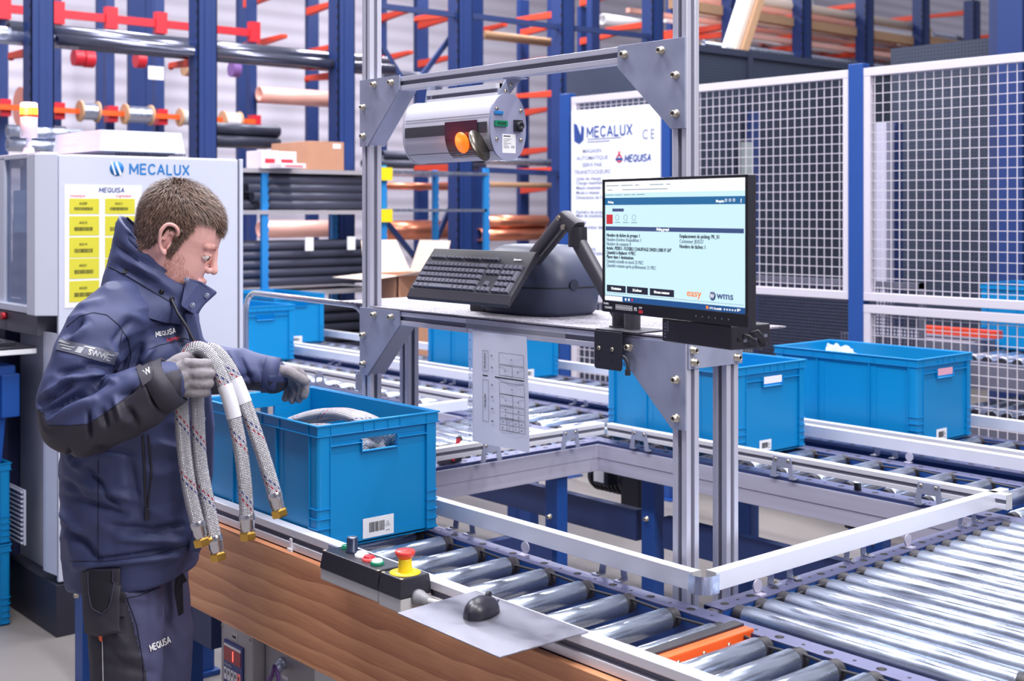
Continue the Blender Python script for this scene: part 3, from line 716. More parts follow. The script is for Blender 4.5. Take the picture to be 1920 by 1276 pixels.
# end cap with its sockets
b = MB(); b.loft([[Vector((x, p[0], p[1])) for p in stadium(cy_, cz_, HY+0.002, HZ+0.002)] for x in (-2.652, -2.645)])
cap = b.build('end_cap', mat('end_cap_grey', rgb(168, 170, 200), 0.42, 0.35), t, 0.0008)
b = MB(); b.loft([[Vector((x, p[0], p[1])) for p in stadium(cy_, cz_, HY+0.002, HZ+0.002)] for x in (-3.051, -3.045)]); b.build('end_cap', M['alu'], t)
XE = -2.645
for dy, dz in ((-0.042, 0.048), (0.045, 0.046), (-0.042, -0.035), (0.045, -0.035)): bolt(cap, (XE, cy_+dy, cz_+dz), FX, SCREW)
b = MB(); b.box(XE, cy_-0.052, 1.974, XE+0.006, cy_-0.022, 1.984); b.build('data_socket', M['inkblue'], cap, 0.002)
b = MB(); b.box(XE, cy_-0.052, 1.942, XE+0.008, cy_-0.008, 1.958); g_ = b.build('green_connector', M['green'], cap, 0.001)
b = MB()
for k in range(8): b.box(XE+0.008, cy_-0.046+0.004*k, 1.946, XE+0.0085, cy_-0.044+0.004*k, 1.954)
b.build('pins', M['ink'], g_)
b = MB(); b.box(XE, cy_+0.018, 1.930, XE+0.008, cy_+0.046, 1.962); b.lathe([(0.011, 0), (0.011, 0.012), (0.006, 0.012), (0.006, 0.008), (0.0001, 0.008)], (XE+0.006, cy_+0.032, 1.946), (1, 0, 0), 20); b.build('power_socket', M['black_pl'], cap)
b = MB(); b.box(XE, cy_-0.022, 1.870, XE+0.0005, cy_+0.026, 1.922); lb = b.build('rating_label', M['label'], cap)
b = MB(); b.box(XE+0.0005, cy_-0.018, 1.915, XE+0.0008, cy_+0.006, 1.918)
rnd = random.Random(9)
for k in range(7): b.box(XE+0.0005, cy_-0.018, 1.884+0.004*k, XE+0.0008, cy_-0.018+rnd.uniform(0.012, 0.03), 1.885+0.004*k)
b.build('print', M['ink'], lb)
text('CE', 0.009, M['ink'], lb, (XE+0.0006, cy_+0.010, 1.884), '+x', 'mark')
# hanger bar and sheet bracket
b = MB(); b.mi = 0; b.box(-3.01, 2.255, 2.052, -2.69, 2.283, 2.066); b.box(-3.01, 2.255, 2.026, -2.69, 2.283, 2.040); b.box(-3.01, 2.268, 2.026, -2.69, 2.283, 2.066)
b.mi = 1; b.box(-3.0, 2.2672, 2.040, -2.70, 2.2678, 2.052); b.build('hanger_bar', [M['alu_h'], M['groove']], t, 0.001)
b = MB(); b.prism([(2.250, 2.022), (2.285, 2.022), (2.345, 2.082), (2.290, 2.082)], 'x', -2.688, -2.684); b.box(-2.70, 2.29, 2.080, -2.66, 2.345, 2.083)
hb = b.build('hanger_bracket', M['zinc'], t)
for y, z in ((2.285, 2.045), (2.305, 2.065)): inst('screw', SCREW, hb, (-2.684, y, z), FX)
b = MB(); b.prism([(2.250, 2.022), (2.285, 2.022), (2.315, 2.082), (2.260, 2.082)], 'x', -3.014, -3.010); b.build('hanger_bracket', M['zinc'], t)
sp = bpy.data.lights.new('scan_glow_light', 'POINT'); sp.energy = 0.08; sp.color = (1, 0.25, 0.08); sp.shadow_soft_size = 0.02
so = bpy.data.objects.new('scan_glow_light', sp); COL.objects.link(so); so.location = (-2.80, 2.17, 1.91)

# ---------------------------------------------------------------- keyboard
mk = mat('keyboard_black', rgb(48, 48, 58), 0.42, 0, 0.1, 30); mkey = mat('key_black', rgb(88, 88, 104), 0.38, 0, 0.08, 60)
KW, KD = 0.468, 0.172
p0 = Vector((-3.083, 2.240, 1.446)); tilt = math.atan2(0.140, 0.115)
kt = thing('keyboard', 'black computer keyboard standing tilted on the embossed table sheet', 'keyboard', p0, (tilt, 0, 0), local=True)
b = MB()
prof = [(0, 0), (0.003, 0.010), (0.030, 0.016), (KD+0.008, 0.020), (KD+0.010, 0.014), (KD+0.008, 0)]
b.prism([(a, c) for a, c in prof], 'x', 0, KW); b.build('case', mk, kt, 0.002)
b = MB(); 
def keymesh(w_, d_):
    k = MB(); t_ = 0.0022
    k.add([(0,0,0),(w_,0,0),(w_,d_,0),(0,d_,0),(t_,t_,0.006),(w_-t_,t_,0.006),(w_-t_,d_-t_,0.006),(t_,d_-t_,0.006)], [(4,5,6,7),(0,1,5,4),(1,2,6,5),(2,3,7,6),(3,0,4,7)])
    return k.mesh('key', mkey)
U = 0.0190; KM = {}
def key(x, y, w_, d_=0.0165):
    kk = (round(w_, 4), d_)
    if kk not in KM: KM[kk] = keymesh(w_ - 0.0025, d_)
    o = inst('key', KM[kk], kt, (x, y, 0.0166 + (y-0.03)*0.028), FZ)
    return o
rows = [ (0.036, [1.25,1.25,1.25,6.0,1.25,1.25,1.25,1.5]), (0.0555, [1.25]+[1]*11+[2.75]), (0.075, [1.75]+[1]*12+[1.25]), (0.0945, [1.5]+[1]*12+[1.5]), (0.114, [1]*13+[2]) ]
ks = 0.0186
for y, ws in rows:
    x = 0.013
    for w_ in ws: key(x, y, w_*ks*1.04); x += w_*ks*1.04
x2 = 0.013 + 15*ks*1.04 + 0.008
for i in range(3): key(x2+i*ks*1.04, 0.036, ks*1.04)
key(x2+ks*1.04, 0.0555, ks*1.04)
for y in (0.0945, 0.114):
    for i in range(3): key(x2+i*ks*1.04, y, ks*1.04)
x3 = x2 + 3*ks*1.04 + 0.008
for y in (0.0555, 0.075, 0.0945, 0.114):
    for i in range(3): key(x3+i*ks*1.04, y, ks*1.04)
key(x3, 0.036, 2*ks*1.04); key(x3+2*ks*1.04, 0.036, ks*1.04)
key(x3+3*ks*1.04, 0.036, ks*1.04, 0.036); key(x3+3*ks*1.04, 0.075, ks*1.04, 0.036); key(x3+3*ks*1.04, 0.114, ks*1.04)
for g_ in range(4):
    for i in range(4): key(0.016+g_*0.082+i*0.0185, 0.142, 0.0185, 0.0105)
text('lenovo', 0.012, M['label'], kt, (0.395, 0.146, 0.0208), '+z', 'brand_print', 0.0003)
b = MB(); b.box(0.06, 0.02, -0.022, 0.13, 0.075, -0.0005); b.box(0.30, 0.02, -0.022, 0.37, 0.075, -0.0005); b.build('stand_foot', M['black_pl'], kt, 0.004)

# bench scale / printer pod behind the keyboard
t = thing('label_printer', 'rounded dark blue-grey label printer pod behind the keyboard', 'printer', (-2.80, 2.52, 1.4085))
pod = mat('printer_blue_grey', rgb(62, 68, 92), 0.45, 0, 0.05, 12, 0.05, 200)
pod2 = mat('printer_lid', rgb(46, 50, 68), 0.42, 0, 0.05, 12)
def podring(z, f_, g_, n=36):
    out = []
    for k in range(n):
        a = 2*math.pi*k/n
        out.append(Vector((-2.815 + (0.185*f_)*math.copysign(abs(math.cos(a))**0.6, math.cos(a)), 2.52 + (0.125*g_)*math.copysign(abs(math.sin(a))**0.6, math.sin(a)), z)))
    return out
b = MB(); b.loft([podring(1.4085, 0.90, 0.92), podring(1.425, 1.0, 1.0), podring(1.49, 1.03, 1.03)]); b.build('lower_case', pod, t)
b = MB(); b.loft([podring(1.492, 1.02, 1.02)] + [podring(1.494 + 0.118*math.sin(R(a)), 0.45 + 0.58*math.cos(R(a)), 0.45 + 0.58*math.cos(R(a))) for a in (8, 22, 36, 50, 64, 78, 90)]); b.build('lid', pod, t)
b = MB(); b.loft([podring(1.4895, 1.035, 1.035), podring(1.4925, 1.035, 1.035)]); b.build('seam', M['ink'], t)
b = MB(); b.cyl((-2.632, 2.49, 1.50), (-2.622, 2.49, 1.50), 0.016, 20); b.build('hinge_knob', pod2, t)
b = MB(); b.box(-3.0, 2.41, 1.4085, -2.93, 2.44, 1.43); b.build('front_foot', M['black_pl'], t, 0.004)

# ---------------------------------------------------------------- monitor, arm, small computer
PMX = Matrix.Rotation(R(-8.8), 3, 'Z')
ML = Vector((-2.066, 2.050, 1.481)); MW, MH = 0.484, 0.302
mt = thing('monitor', 'black flat monitor with a lit pale blue screen beside the right post', 'monitor', ML, (0, 0, R(-8.8)), local=True)
b = MB(); b.box(0, 0.006, 0.0, MW, 0.020, MH); b.box(0.05, 0.020, 0.03, MW-0.05, 0.040, MH-0.03); b.box(MW-0.004, 0.002, 0, MW+0.001, 0.024, MH); b.build('case', M['black_pl'], mt, 0.002)
b = MB(); b.box(0, 0, 0.000, MW, 0.006, 0.026); bz = b.build('lower_bezel', M['black_sm'], mt, 0.001)
b = MB(); b.box(0, 0, 0.026, 0.006, 0.006, MH); b.box(MW-0.006, 0, 0.026, MW, 0.006, MH); b.box(0, 0, MH-0.006, MW, 0.006, MH); b.build('bezel', M['black_sm'], mt, 0.001)
def emi(name, c, s=1.0):
    m = bpy.data.materials.new(name); m.use_nodes = True; b_ = m.node_tree.nodes['Principled BSDF']
    b_.inputs['Base Color'].default_value = (0.01, 0.01, 0.01, 1); b_.inputs['Roughness'].default_value = 0.3
    b_.inputs['Emission Color'].default_value = c; b_.inputs['Emission Strength'].default_value = s
    return m
ES = 0.80
S_bg = emi('screen_pale', rgb(206, 240, 252), ES); S_hd = emi('screen_header', rgb(28, 104, 158), ES); S_nv = emi('screen_navy', rgb(58, 78, 128), ES)
S_dk = emi('screen_text', rgb(44, 52, 66), ES); S_wh = emi('screen_white', rgb(252, 254, 255), ES); S_rd = emi('screen_red', rgb(206, 44, 54), ES)
S_or = emi('screen_orange', rgb(244, 140, 60), ES); S_gy = emi('screen_grey', rgb(120, 140, 160), ES); S_bt = emi('screen_button', rgb(24, 28, 50), ES); S_tb = emi('screen_taskbar', rgb(20, 78, 140), ES)
b = MB(); b.box(0.006, 0.0040, 0.026, MW-0.006, 0.0058, MH-0.006); scr = b.build('screen', S_bg, mt)
SX0, SX1, SZ0, SZ1 = 0.006, MW-0.006, 0.026, MH-0.006
SWd, SHt = SX1-SX0, SZ1-SZ0
def ui(u0, v0, u1, v1, m, name='screen_block', d=0.0036):      # u right, v down, both 0..1
    b = MB(); b.box(SX0+u0*SWd, d, SZ1-v1*SHt, SX0+u1*SWd, d+0.0003, SZ1-v0*SHt); return b.build(name, m, scr)
def ut(s_, u, v, size, m, name='screen_text', bold=0.0, sx=1.0, align='LEFT'):
    return text(s_, size, m, scr, (SX0+u*SWd, 0.0032, SZ1-v*SHt), '-y', name, bold, align, sx=sx)
ui(0, 0, 1, 0.095, S_wh, 'browser_bar'); ui(0, 0.135, 1, 0.195, S_hd, 'header_bar'); ui(0.005, 0.375, 0.985, 0.410, S_nv, 'title_bar'); ui(0, 0.955, 1, 1, S_tb, 'task_bar')
ui(0.06, 0.225, 0.15, 0.250, S_nv, 'menu_chip'); ui(0.012, 0.275, 0.062, 0.355, S_rd, 'icon_tile')
for k in range(3):
    b = MB(); b.lathe([(0.006, 0), (0.007, 0), (0.007, 0.0004), (0.006, 0.0004), (0.006, 0)], (SX0+(0.10+0.065*k)*SWd, 0.0036, SZ1-0.300*SHt), (0, -1, 0), 20); b.build('icon', S_gy, scr)
    ui(0.078+0.065*k, 0.338, 0.122+0.065*k, 0.344, S_gy, 'icon_caption')
for v, l in ((0.030, ((0.01, 0.11), (0.13, 0.22), (0.24, 0.27), (0.35, 0.45), (0.47, 0.50))), (0.066, ((0.14, 0.48), (0.02, 0.06))), (0.108, ((0.01, 0.07), (0.08, 0.135), (0.15, 0.20), (0.21, 0.24), (0.25, 0.31)))):
    for (u0, u1) in l: ui(u0, v, u1, v+0.006, S_gy, 'tab_line', 0.0034)
ut('Picking', 0.025, 0.180, 0.0075, S_wh); ut('Mequisa', 0.81, 0.180, 0.0075, S_wh, bold=0.0002); ut('?', 0.965, 0.184, 0.011, S_wh, bold=0.0003)
for k in range(3):
    b = MB(); b.lathe([(0.0022, 0), (0.0032, 0), (0.0032, 0.0004), (0.0022, 0.0004), (0.0022, 0)], (SX0+(0.875+0.025*k)*SWd, 0.0033, SZ1-0.165*SHt), (0, -1, 0), 14); b.build('icon', S_wh, scr)
ut('Picking group\u00e9', 0.40, 0.402, 0.0085, S_wh, bold=0.0003, sx=0.85)
TL = ['Nombre de t\u00e2ches de groupe: 1', "Nombre d'ordres d'expedition: 1", 'Nombre de comptes: 0', 'Article : P02815 - FLEXIBLE CHAUFFAGE DN20 L1000 FF 3/4"', 'Quantit\u00e9 \u00e0 d\u00e9placer: 4 PIEC', 'Placer dans 1 destinations', 'Quantit\u00e9 actuelle en stock 25 PIEC', 'Quantit\u00e9 restante apr\u00e8s pr\u00e9l\u00e8vement: 21 PIEC']
for k, s_ in enumerate(TL):
    ut(s_, 0.014, 0.462+0.0365*k, 0.0112, S_dk if k in (0, 3, 4, 5) else S_gy, 'data_line', 0.0001, 0.86 if k != 3 else 0.80)
for k, s_ in enumerate(('Emplacement de picking: PK_01', 'Conteneur: JK0237', 'Nombre de t\u00e2ches: 1')):
    ut(s_, 0.565, 0.455+0.040*k, 0.0112, S_dk if k != 1 else S_gy, 'data_line', 0.0001, 0.88)
for (u0, u1, s_) in ((0.015, 0.165, '1:Destinations'), (0.175, 0.335, '3:Confirmer'), (0.35, 0.525, '4:Fermer conteneur')):
    ui(u0, 0.868, u1, 0.925, S_bt, 'button'); text(s_, 0.0082, S_wh, scr, (SX0+(u0+u1)/2*SWd, 0.0032, SZ1-0.905*SHt), '-y', 'button_text', 0.0003, 'CENTER', sx=0.8)
ut('easy', 0.615, 0.905, 0.0215, S_or, 'logo_text', 0.0002, 1.25); ut('wms', 0.815, 0.905, 0.0215, S_nv, 'logo_text', 0.0002, 1.25)
b = MB(); b.lathe([(0.0001, 0), (0.0095, 0), (0.0095, 0.0004), (0.0001, 0.0004)], (SX0+0.788*SWd, 0.0036, SZ1-0.888*SHt), (0, -1, 0), 24); b.build('logo_disc', S_nv, scr)
ut('W', 0.770, 0.905, 0.013, S_wh, 'logo_text', 0.0004)
ui(0.01, 0.935, 0.985, 0.938, S_gy, 'rule'); ui(0.0, 0.960, 0.14, 0.998, S_wh, 'search_box', 0.0034)
for k, c in enumerate((S_wh, S_wh, S_rd)): ui(0.16+0.025*k, 0.968, 0.172+0.025*k, 0.988, c, 'task_icon', 0.0034)
ui(0.745, 0.966, 0.76, 0.990, S_or, 'task_icon', 0.0034); ut('17\u00b0C Ensoleill\u00e9', 0.768, 0.988, 0.006, S_wh); ut('09:51', 0.945, 0.978, 0.0045, S_wh)
for k in range(6): ui(0.86+0.017*k, 0.974, 0.868+0.017*k, 0.986, S_wh, 'task_icon', 0.0034)
text('ProLite', 0.0065, M['label'], bz, (0.006, -0.0005, 0.017), '-y', 'print', 0.0002); text('T2252MSC', 0.0065, M['label'], bz, (0.010, -0.0005, 0.008), '-y', 'print', 0.0002)
for k in range(6):
    b = MB(); x = 0.052+0.0105*k
    for q in ((0, 0, 0.009, 0.001), (0, 0.010, 0.009, 0.011), (0, 0, 0.001, 0.011), (0.008, 0, 0.009, 0.011)): b.box(x+q[0], -0.0006, 0.008+q[1], x+q[2], 0, 0.008+q[3])
    b.box(x+0.003, -0.0006, 0.011, x+0.006, 0, 0.016); b.build('pictogram', M['label'], bz)
text('IPS', 0.011, M['label'], bz, (0.120, -0.0005, 0.009), '-y', 'print', 0.0004, sx=0.8)
text('PCAP', 0.0055, M['label'], bz, (0.138, -0.0005, 0.015), '-y', 'print', 0.0003, sx=0.8)
b = MB(); b.box(0.137, -0.0006, 0.005, 0.151, 0, 0.012); b.build('red_mark', M['inkred'], bz)
for k in range(6):
    b = MB(); b.lathe([(0.0016, 0), (0.0001, 0.001)], (0.33+0.020*k, 0, 0.012), (0, -1, 0), 10); b.build('touch_key', M['inkgrey'], bz)
# small computer slung under the monitor
bt = thing('mini_computer', 'small black perforated computer box fixed under the monitor', 'computer', ML + PMX @ Vector((0.36, 0.05, -0.052)), (0, 0, R(-8.8)), local=True)
b = MB(); b.box(-0.165, -0.032, 0, 0.058, 0.075, 0.050); b.build('case', M['black_pl'], bt, 0.003)
b = MB()
for i in range(30):
    for j in range(7): b.box(-0.135+0.0055*i, -0.0326, 0.006+0.0055*j, -0.1322+0.0055*i, -0.0319, 0.0088+0.0055*j)
b.build('vent_grille', mat('grille_grey', rgb(66, 66, 84), 0.4), bt)  # grille dots in a lighter grey than the case
b = MB()
for k in range(5): b.box(-0.156, -0.0327, 0.008+0.007*k, -0.150, -0.0319, 0.012+0.007*k)
for k in range(4): b.box(-0.147, -0.0327, 0.022+0.006*k, -0.142, -0.0319, 0.026+0.006*k)
b.build('print', M['inkgrey'], bt)
rnd = random.Random(4)
for k in range(6):
    b = MB(); y = -0.015+0.014*k; z = 0.012+rnd.uniform(0, 0.026)
    b.box(0.058, y, z, 0.0605, y+0.009, z+0.006); b.build('port', M['zinc_l'] if k % 2 else M['hex'], bt)
b = MB(); b.tube([(0.060, 0.0, 0.030), (0.072, 0.004, 0.028), (0.074, 0.02, 0.018), (0.066, 0.032, 0.004), (0.060, 0.05, -0.002)], 0.0025, 8); b.tube([(0.060, 0.02, 0.034), (0.070, 0.03, 0.038), (0.073, 0.045, 0.02), (0.062, 0.06, 0.008)], 0.0022, 8); b.build('cable', M['black_pl'], bt)
b = MB(); b.box(-0.10, -0.012, 0.049, 0.03, 0.004, 0.08); b.build('mount_plate', M['black_pl'], bt)
# arm with its desk clamp
t = thing('monitor_mount', 'black jointed monitor arm clamped to the front edge of the table', 'monitor mount', (-2.29, 2.33, 1.4085))
mA = mat('arm_charcoal', rgb(70, 68, 76), 0.42, 0.1, 0.06, 30); mA2 = mat('arm_dark', rgb(44, 42, 50), 0.4)
b = MB(); b.cyl((-2.290, 2.335, 1.409), (-2.290, 2.335, 1.450), 0.019, 24); b.cyl((-2.290, 2.335, 1.409), (-2.290, 2.335, 1.416), 0.027, 24); b.build('base_column', mA2, t, 0.001)
b = MB(); b.cyl((-2.235, 2.325, 1.409), (-2.235, 2.325, 1.452), 0.021, 24); b.build('base_column', mA, t, 0.001)
b = MB(); b.box(-2.305, 2.262, 1.4086, -2.16, 2.375, 1.4125); b.prism([(-2.305, 1.4086), (-2.208, 1.4086), (-2.208, 1.318), (-2.212, 1.312), (-2.300, 1.312), (-2.305, 1.318)][::-1], 'y', 2.258, 2.262)
cl = b.build('clamp_plate', M['black_pl'], t, 0.0015)
for x, z, me in ((-2.287, 1.364, SCREW), (-2.240, 1.364, SCREW)): bolt(cl, (x, 2.258, z), FY, me)
b = MB()
for x in (-2.287, -2.240): b.lathe([(0.0038, 0), (0.0001, 0.0003)], (x, 2.258, 1.336), (0, -1, 0), 14)
b.build('hole', M['hex'], cl)
b = MB(); b.tube([(-2.206, 2.262, 1.350), (-2.196, 2.262, 1.345), (-2.190, 2.262, 1.335), (-2.190, 2.262, 1.312)], 0.0045, 10); b.cyl((-2.190, 2.262, 1.318), (-2.190, 2.262, 1.304), 0.007, 8); b.build('clamp_screw', mA2, cl)
def armseg(name, a, c_, w0, w1, m, th=0.030):
    b = MB(); a = Vector(a); c_ = Vector(c_); d = (c_-a).normalized(); sd = Vector((0, 1, 0)); u = d.cross(sd).normalized()
    rings = []
    for p, w_ in ((a, w0), (a+(c_-a)*0.12, w0*1.05), (a+(c_-a)*0.85, w1*1.05), (c_, w1)):
        rg = []
        for k in range(20):
            an = 2*math.pi*k/20; rg.append(p + sd*(th/2*math.copysign(abs(math.cos(an))**0.55, math.cos(an))) + u*(w_/2*math.copysign(abs(math.sin(an))**0.55, math.sin(an))))
        rings.append(rg)
    b.loft(rings); return b.build(name, m, t)
armseg('lower_arm', (-2.292, 2.335, 1.445), (-2.452, 2.335, 1.640), 0.034, 0.038, mA)
armseg('elbow_housing', (-2.446, 2.335, 1.615), (-2.446, 2.335, 1.668), 0.046, 0.044, mA2, 0.040)
armseg('elbow_cover', (-2.446, 2.335, 1.662), (-2.500, 2.335, 1.698), 0.046, 0.034, mA, 0.040)
armseg('upper_arm', (-2.500, 2.335, 1.690), (-2.690, 2.40, 1.585), 0.032, 0.036, mA, 0.034)
armseg('gas_strut', (-2.470, 2.320, 1.668), (-2.655, 2.38, 1.565), 0.014, 0.014, mA2, 0.016)
b = MB()
for p in ((-2.497, 2.314, 1.692), (-2.478, 2.314, 1.668)): b.cyl(p, (p[0], p[1]-0.006, p[2]), 0.007, 14)
b.build('pivot_bolt', M['bolt'], t)
b = MB(); b.tube([(-2.690, 2.40, 1.585), (-2.72, 2.42, 1.56), (-2.74, 2.43, 1.53), (-2.74, 2.43, 1.50)], 0.009, 10); b.build('arm_tip', mA2, t)

# ---------------------------------------------------------------- paper sheet in a clear sleeve
t = thing('paper_sheet', 'white form in a clear punched sleeve hanging under the table beam', 'paper', (-2.68, 2.256, 1.06))
pm = mat('paper_white', rgb(226, 228, 244), 0.6, 0, 0.02, 3)
b = MB(); nx, nz = 8, 14; X0, X1, Z0, Z1 = -2.797, -2.560, 1.058, 1.372
def pp(x, z): return Vector((x, 2.256 + 0.010*math.sin((1.372-z)*5.0) * ((x-X0)/(X1-X0)) + 0.002*math.sin(x*40), z))
vs = [pp(X0+(X1-X0)*i/nx, Z0+(Z1-Z0)*j/nz) for j in range(nz+1) for i in range(nx+1)]
b.add(vs, [(j*(nx+1)+i, j*(nx+1)+i+1, (j+1)*(nx+1)+i+1, (j+1)*(nx+1)+i) for j in range(nz) for i in range(nx)], None, True)
ps = b.build('sheet', pm, t)
b = MB(); slm = mat('clear_sleeve', rgb(214, 222, 246), 0.1, 0, alpha=0.30)
b.box(-2.812, 2.2550, 1.052, -2.796, 2.2565, 1.376); sl = b.build('sleeve_edge', slm, t)
for k in range(11):
    b = MB(); b.lathe([(0.0022, 0), (0.0001, 0.0003)], (-2.804, 2.2548, 1.075+0.027*k), (0, -1, 0), 10); b.build('punch_hole', M['inkblue'] if k > 6 else M['hex'], sl)
b = MB(); b.box(-2.74, 2.2835, 1.362, -2.44, 2.2845, 1.400); b.box(-2.86, 2.2838, 1.360, -2.74, 2.2845, 1.399); b.build('sticky_tape', mat('clear_tape', rgb(200, 200, 214), 0.3, 0, alpha=0.25), t)
b = MB()
def pbox(u0, v0, u1, v1, lw=0.0009):
    A = [(u0, v0, u1, v0), (u0, v1, u1, v1), (u0, v0, u0, v1), (u1, v0, u1, v1)]
    for (a0, b0, a1, b1) in A:
        xa, xb = X0+a0*(X1-X0), X0+a1*(X1-X0); za, zb = Z1-b0*(Z1-Z0), Z1-b1*(Z1-Z0)
        ya = pp(xa, za).y - 0.0012; yb = pp(xb, zb).y - 0.0012
        if a0 == a1: b.add([(xa, ya, za), (xa+lw, ya, za), (xb+lw, yb, zb), (xb, yb, zb)], [(0,1,2,3)])
        else: b.add([(xa, ya, za), (xb, yb, zb), (xb, yb, zb-lw), (xa, ya, za-lw)], [(0,1,2,3)])
for q in ((0.20,0.165,0.31,0.345),(0.50,0.165,0.93,0.265),(0.50,0.275,0.93,0.365),(0.50,0.275,0.715,0.365),(0.20,0.425,0.31,0.795),(0.50,0.425,0.93,0.525),(0.50,0.530,0.93,0.625),(0.50,0.530,0.715,0.625),
          (0.50,0.635,0.93,0.735),(0.50,0.635,0.715,0.735),(0.50,0.635,0.93,0.685),(0.50,0.745,0.93,0.845),(0.50,0.745,0.715,0.845),(0.50,0.745,0.93,0.795),(0.61,0.745,0.82,0.845)): pbox(*q)
pbox(0.20, 0.383, 0.93, 0.3835, 0.0030)
b.build('printed_form', M['ink'], ps)
def pt(s_, u, v, sz, rot=None, sx=1.0):
    x, z = X0+u*(X1-X0), Z1-v*(Z1-Z0)
    return text(s_, sz, M['ink'], ps, (x, pp(x, z).y-0.0022, z), '-y', 'form_text', 0, 'CENTER', sx=sx, rot=rot)
RV = (Matrix.Rotation(R(90), 3, 'Y') @ FY)
pt('Grand Format', 0.24, 0.255, 0.0075, RV); pt('Petit Format', 0.24, 0.61, 0.0075, RV)
for v, s_ in ((0.21, '1/1'), (0.315, '1/2'), (0.47, '1/1'), (0.575, '1/2'), (0.68, '1/4'), (0.79, '1/8')): pt(s_, 0.38, v, 0.007)
for u, v, s_ in ((0.71,0.225,'A'),(0.60,0.33,'A'),(0.82,0.33,'B'),(0.71,0.485,'A'),(0.60,0.59,'A'),(0.82,0.59,'B'),(0.60,0.668,'A'),(0.82,0.668,'B'),(0.60,0.72,'C'),(0.82,0.72,'D')): pt(s_, u, v, 0.006)
for i in range(4):
    for j in range(2): pt('ACEGBDFH'[i+4*j], 0.553+0.107*i, 0.780+0.05*j, 0.0055)

# ---------------------------------------------------------------- push-button boxes on the wooden side
def button(parent, x, y, z, r_, h_, m, ring=None, name='push_button'):
    b = MB(); b.lathe([(r_*1.18, 0), (r_*1.18, 0.005), (r_, 0.006), (r_, h_), (r_*0.85, h_+0.002), (0.0001, h_+0.0025)], (x, y, z), n=24)
    o = b.build(name, m, parent)
    if ring:
        b = MB(); b.lathe([(r_*1.3, 0), (r_*1.3, 0.006), (r_*1.1, 0.007)], (x, y, z), n=24); b.build('collar', ring, o)
    return o
def boxbody(x0, y0, z0, x1, y1, z1, zm):
    b = MB(); b.box(x0, y0, z0, x1, y1, zm); c0 = 0.004
    b2 = MB(); b2.add([(x0-0.002,y0-0.002,zm),(x1+0.002,y0-0.002,zm),(x1+0.002,y1+0.002,zm),(x0-0.002,y1+0.002,zm),(x0+c0,y0+c0,z1),(x1-c0,y0+c0,z1),(x1-c0,y1-c0,z1),(x0+c0,y1-c0,z1)], [(0,3,2,1),(4,5,6,7),(0,1,5,4),(1,2,6,5),(2,3,7,6),(3,0,4,7)])
    return b, b2
t = thing('control_box', 'long grey and black push-button box with five buttons on the wooden side', 'control box', (-2.40, 1.70, 0.81))
x0, x1, y0, y1 = -2.660, -2.415, 1.668, 1.752
b, b2 = boxbody(x0, y0, 0.808, x1, y1, 0.880, 0.836)
b.build('lower_case', M['grey_pl'], t, 0.003); b2.build('cover', M['black_pl'], t, 0.003)
zz = 0.880
button(t, -2.628, 1.722, zz, 0.0105, 0.008, M['green']); 
o = button(t, -2.592, 1.716, zz, 0.0135, 0.034, mat('key_switch', rgb(40, 50, 74), 0.3, 0.3), None, 'key_switch')
b = MB(); b.lathe([(0.0115, 0), (0.0115, 0.001), (0.0001, 0.001)], (-2.592, 1.716, zz+0.0365), n=20); kk = b.build('key_face', M['zinc_l'], o)
b = MB(); b.box(-2.593, 1.709, zz+0.0376, -2.591, 1.723, zz+0.0380); b.build('key_slot', M['ink'], kk)
button(t, -2.545, 1.712, zz, 0.0130, 0.010, M['lamp_w'], M['label'])
button(t, -2.505, 1.706, zz, 0.0130, 0.010, M['red'], mat('red_ring', rgb(230, 90, 90), 0.3))
o = button(t, -2.465, 1.702, zz, 0.0125, 0.010, M['lamp_w'], M['green'])
for x, y in ((x0+0.008, y0+0.008), (x1-0.008, y0+0.008), (x0+0.008, y1-0.008), (x1-0.008, y1-0.008)): inst('screw', SCREW, t, (x, y, 0.8785), FZ)
t = thing('emergency_stop', 'square box with a red mushroom emergency stop on a yellow collar', 'emergency stop', (-2.36, 1.70, 0.81))
x0, x1 = -2.405, -2.318; y0, y1 = 1.664, 1.752
b, b2 = boxbody(x0, y0, 0.806, x1, y1, 0.882, 0.838)
b.build('lower_case', M['grey_pl'], t, 0.003); b2.build('cover', M['black_pl'], t, 0.003)
b = MB(); b.lathe([(0.036, 0), (0.036, 0.0015), (0.0001, 0.0015)], (-2.362, 1.708, 0.882), n=32); b.build('yellow_disc', M['yellow'], t)
b = MB(); b.lathe([(0.0165, 0), (0.0155, 0.026), (0.0135, 0.034), (0.0001, 0.034)], (-2.362, 1.708, 0.8835), n=28); b.build('yellow_stem', M['yellow'], t)
b = MB(); b.lathe([(0.0001, 0), (0.014, 0), (0.0225, 0.010), (0.0235, 0.016), (0.021, 0.019), (0.0001, 0.0205)], (-2.362, 1.708, 0.914), n=28); b.build('red_button', mat('red_mushroom', rgb(230, 66, 60), 0.35), t)
b = MB(); b.lathe([(0.0001, 0), (0.0175, 0), (0.0175, 0.012), (0.0145, 0.013), (0.0145, 0.026), (0.011, 0.028), (0.011, 0.045), (0.0001, 0.045)], (-2.318, 1.710, 0.836), (1, 0, 0), 18)
gl = b.build('cable_gland', mat('gland_grey', rgb(142, 142, 148), 0.45), t)
b = MB(); b.tube([(-2.275, 1.710, 0.836), (-2.24, 1.712, 0.838), (-2.20, 1.722, 0.844), (-2.16, 1.728, 0.850), (-2.11, 1.730, 0.852)], 0.0075, 12); b.build('cable', M['grey_pl'], t)
for x, y in ((x0+0.008, y0+0.008), (x1-0.008, y0+0.008)): inst('screw', SCREW, t, (x, y, 0.8805), FZ)

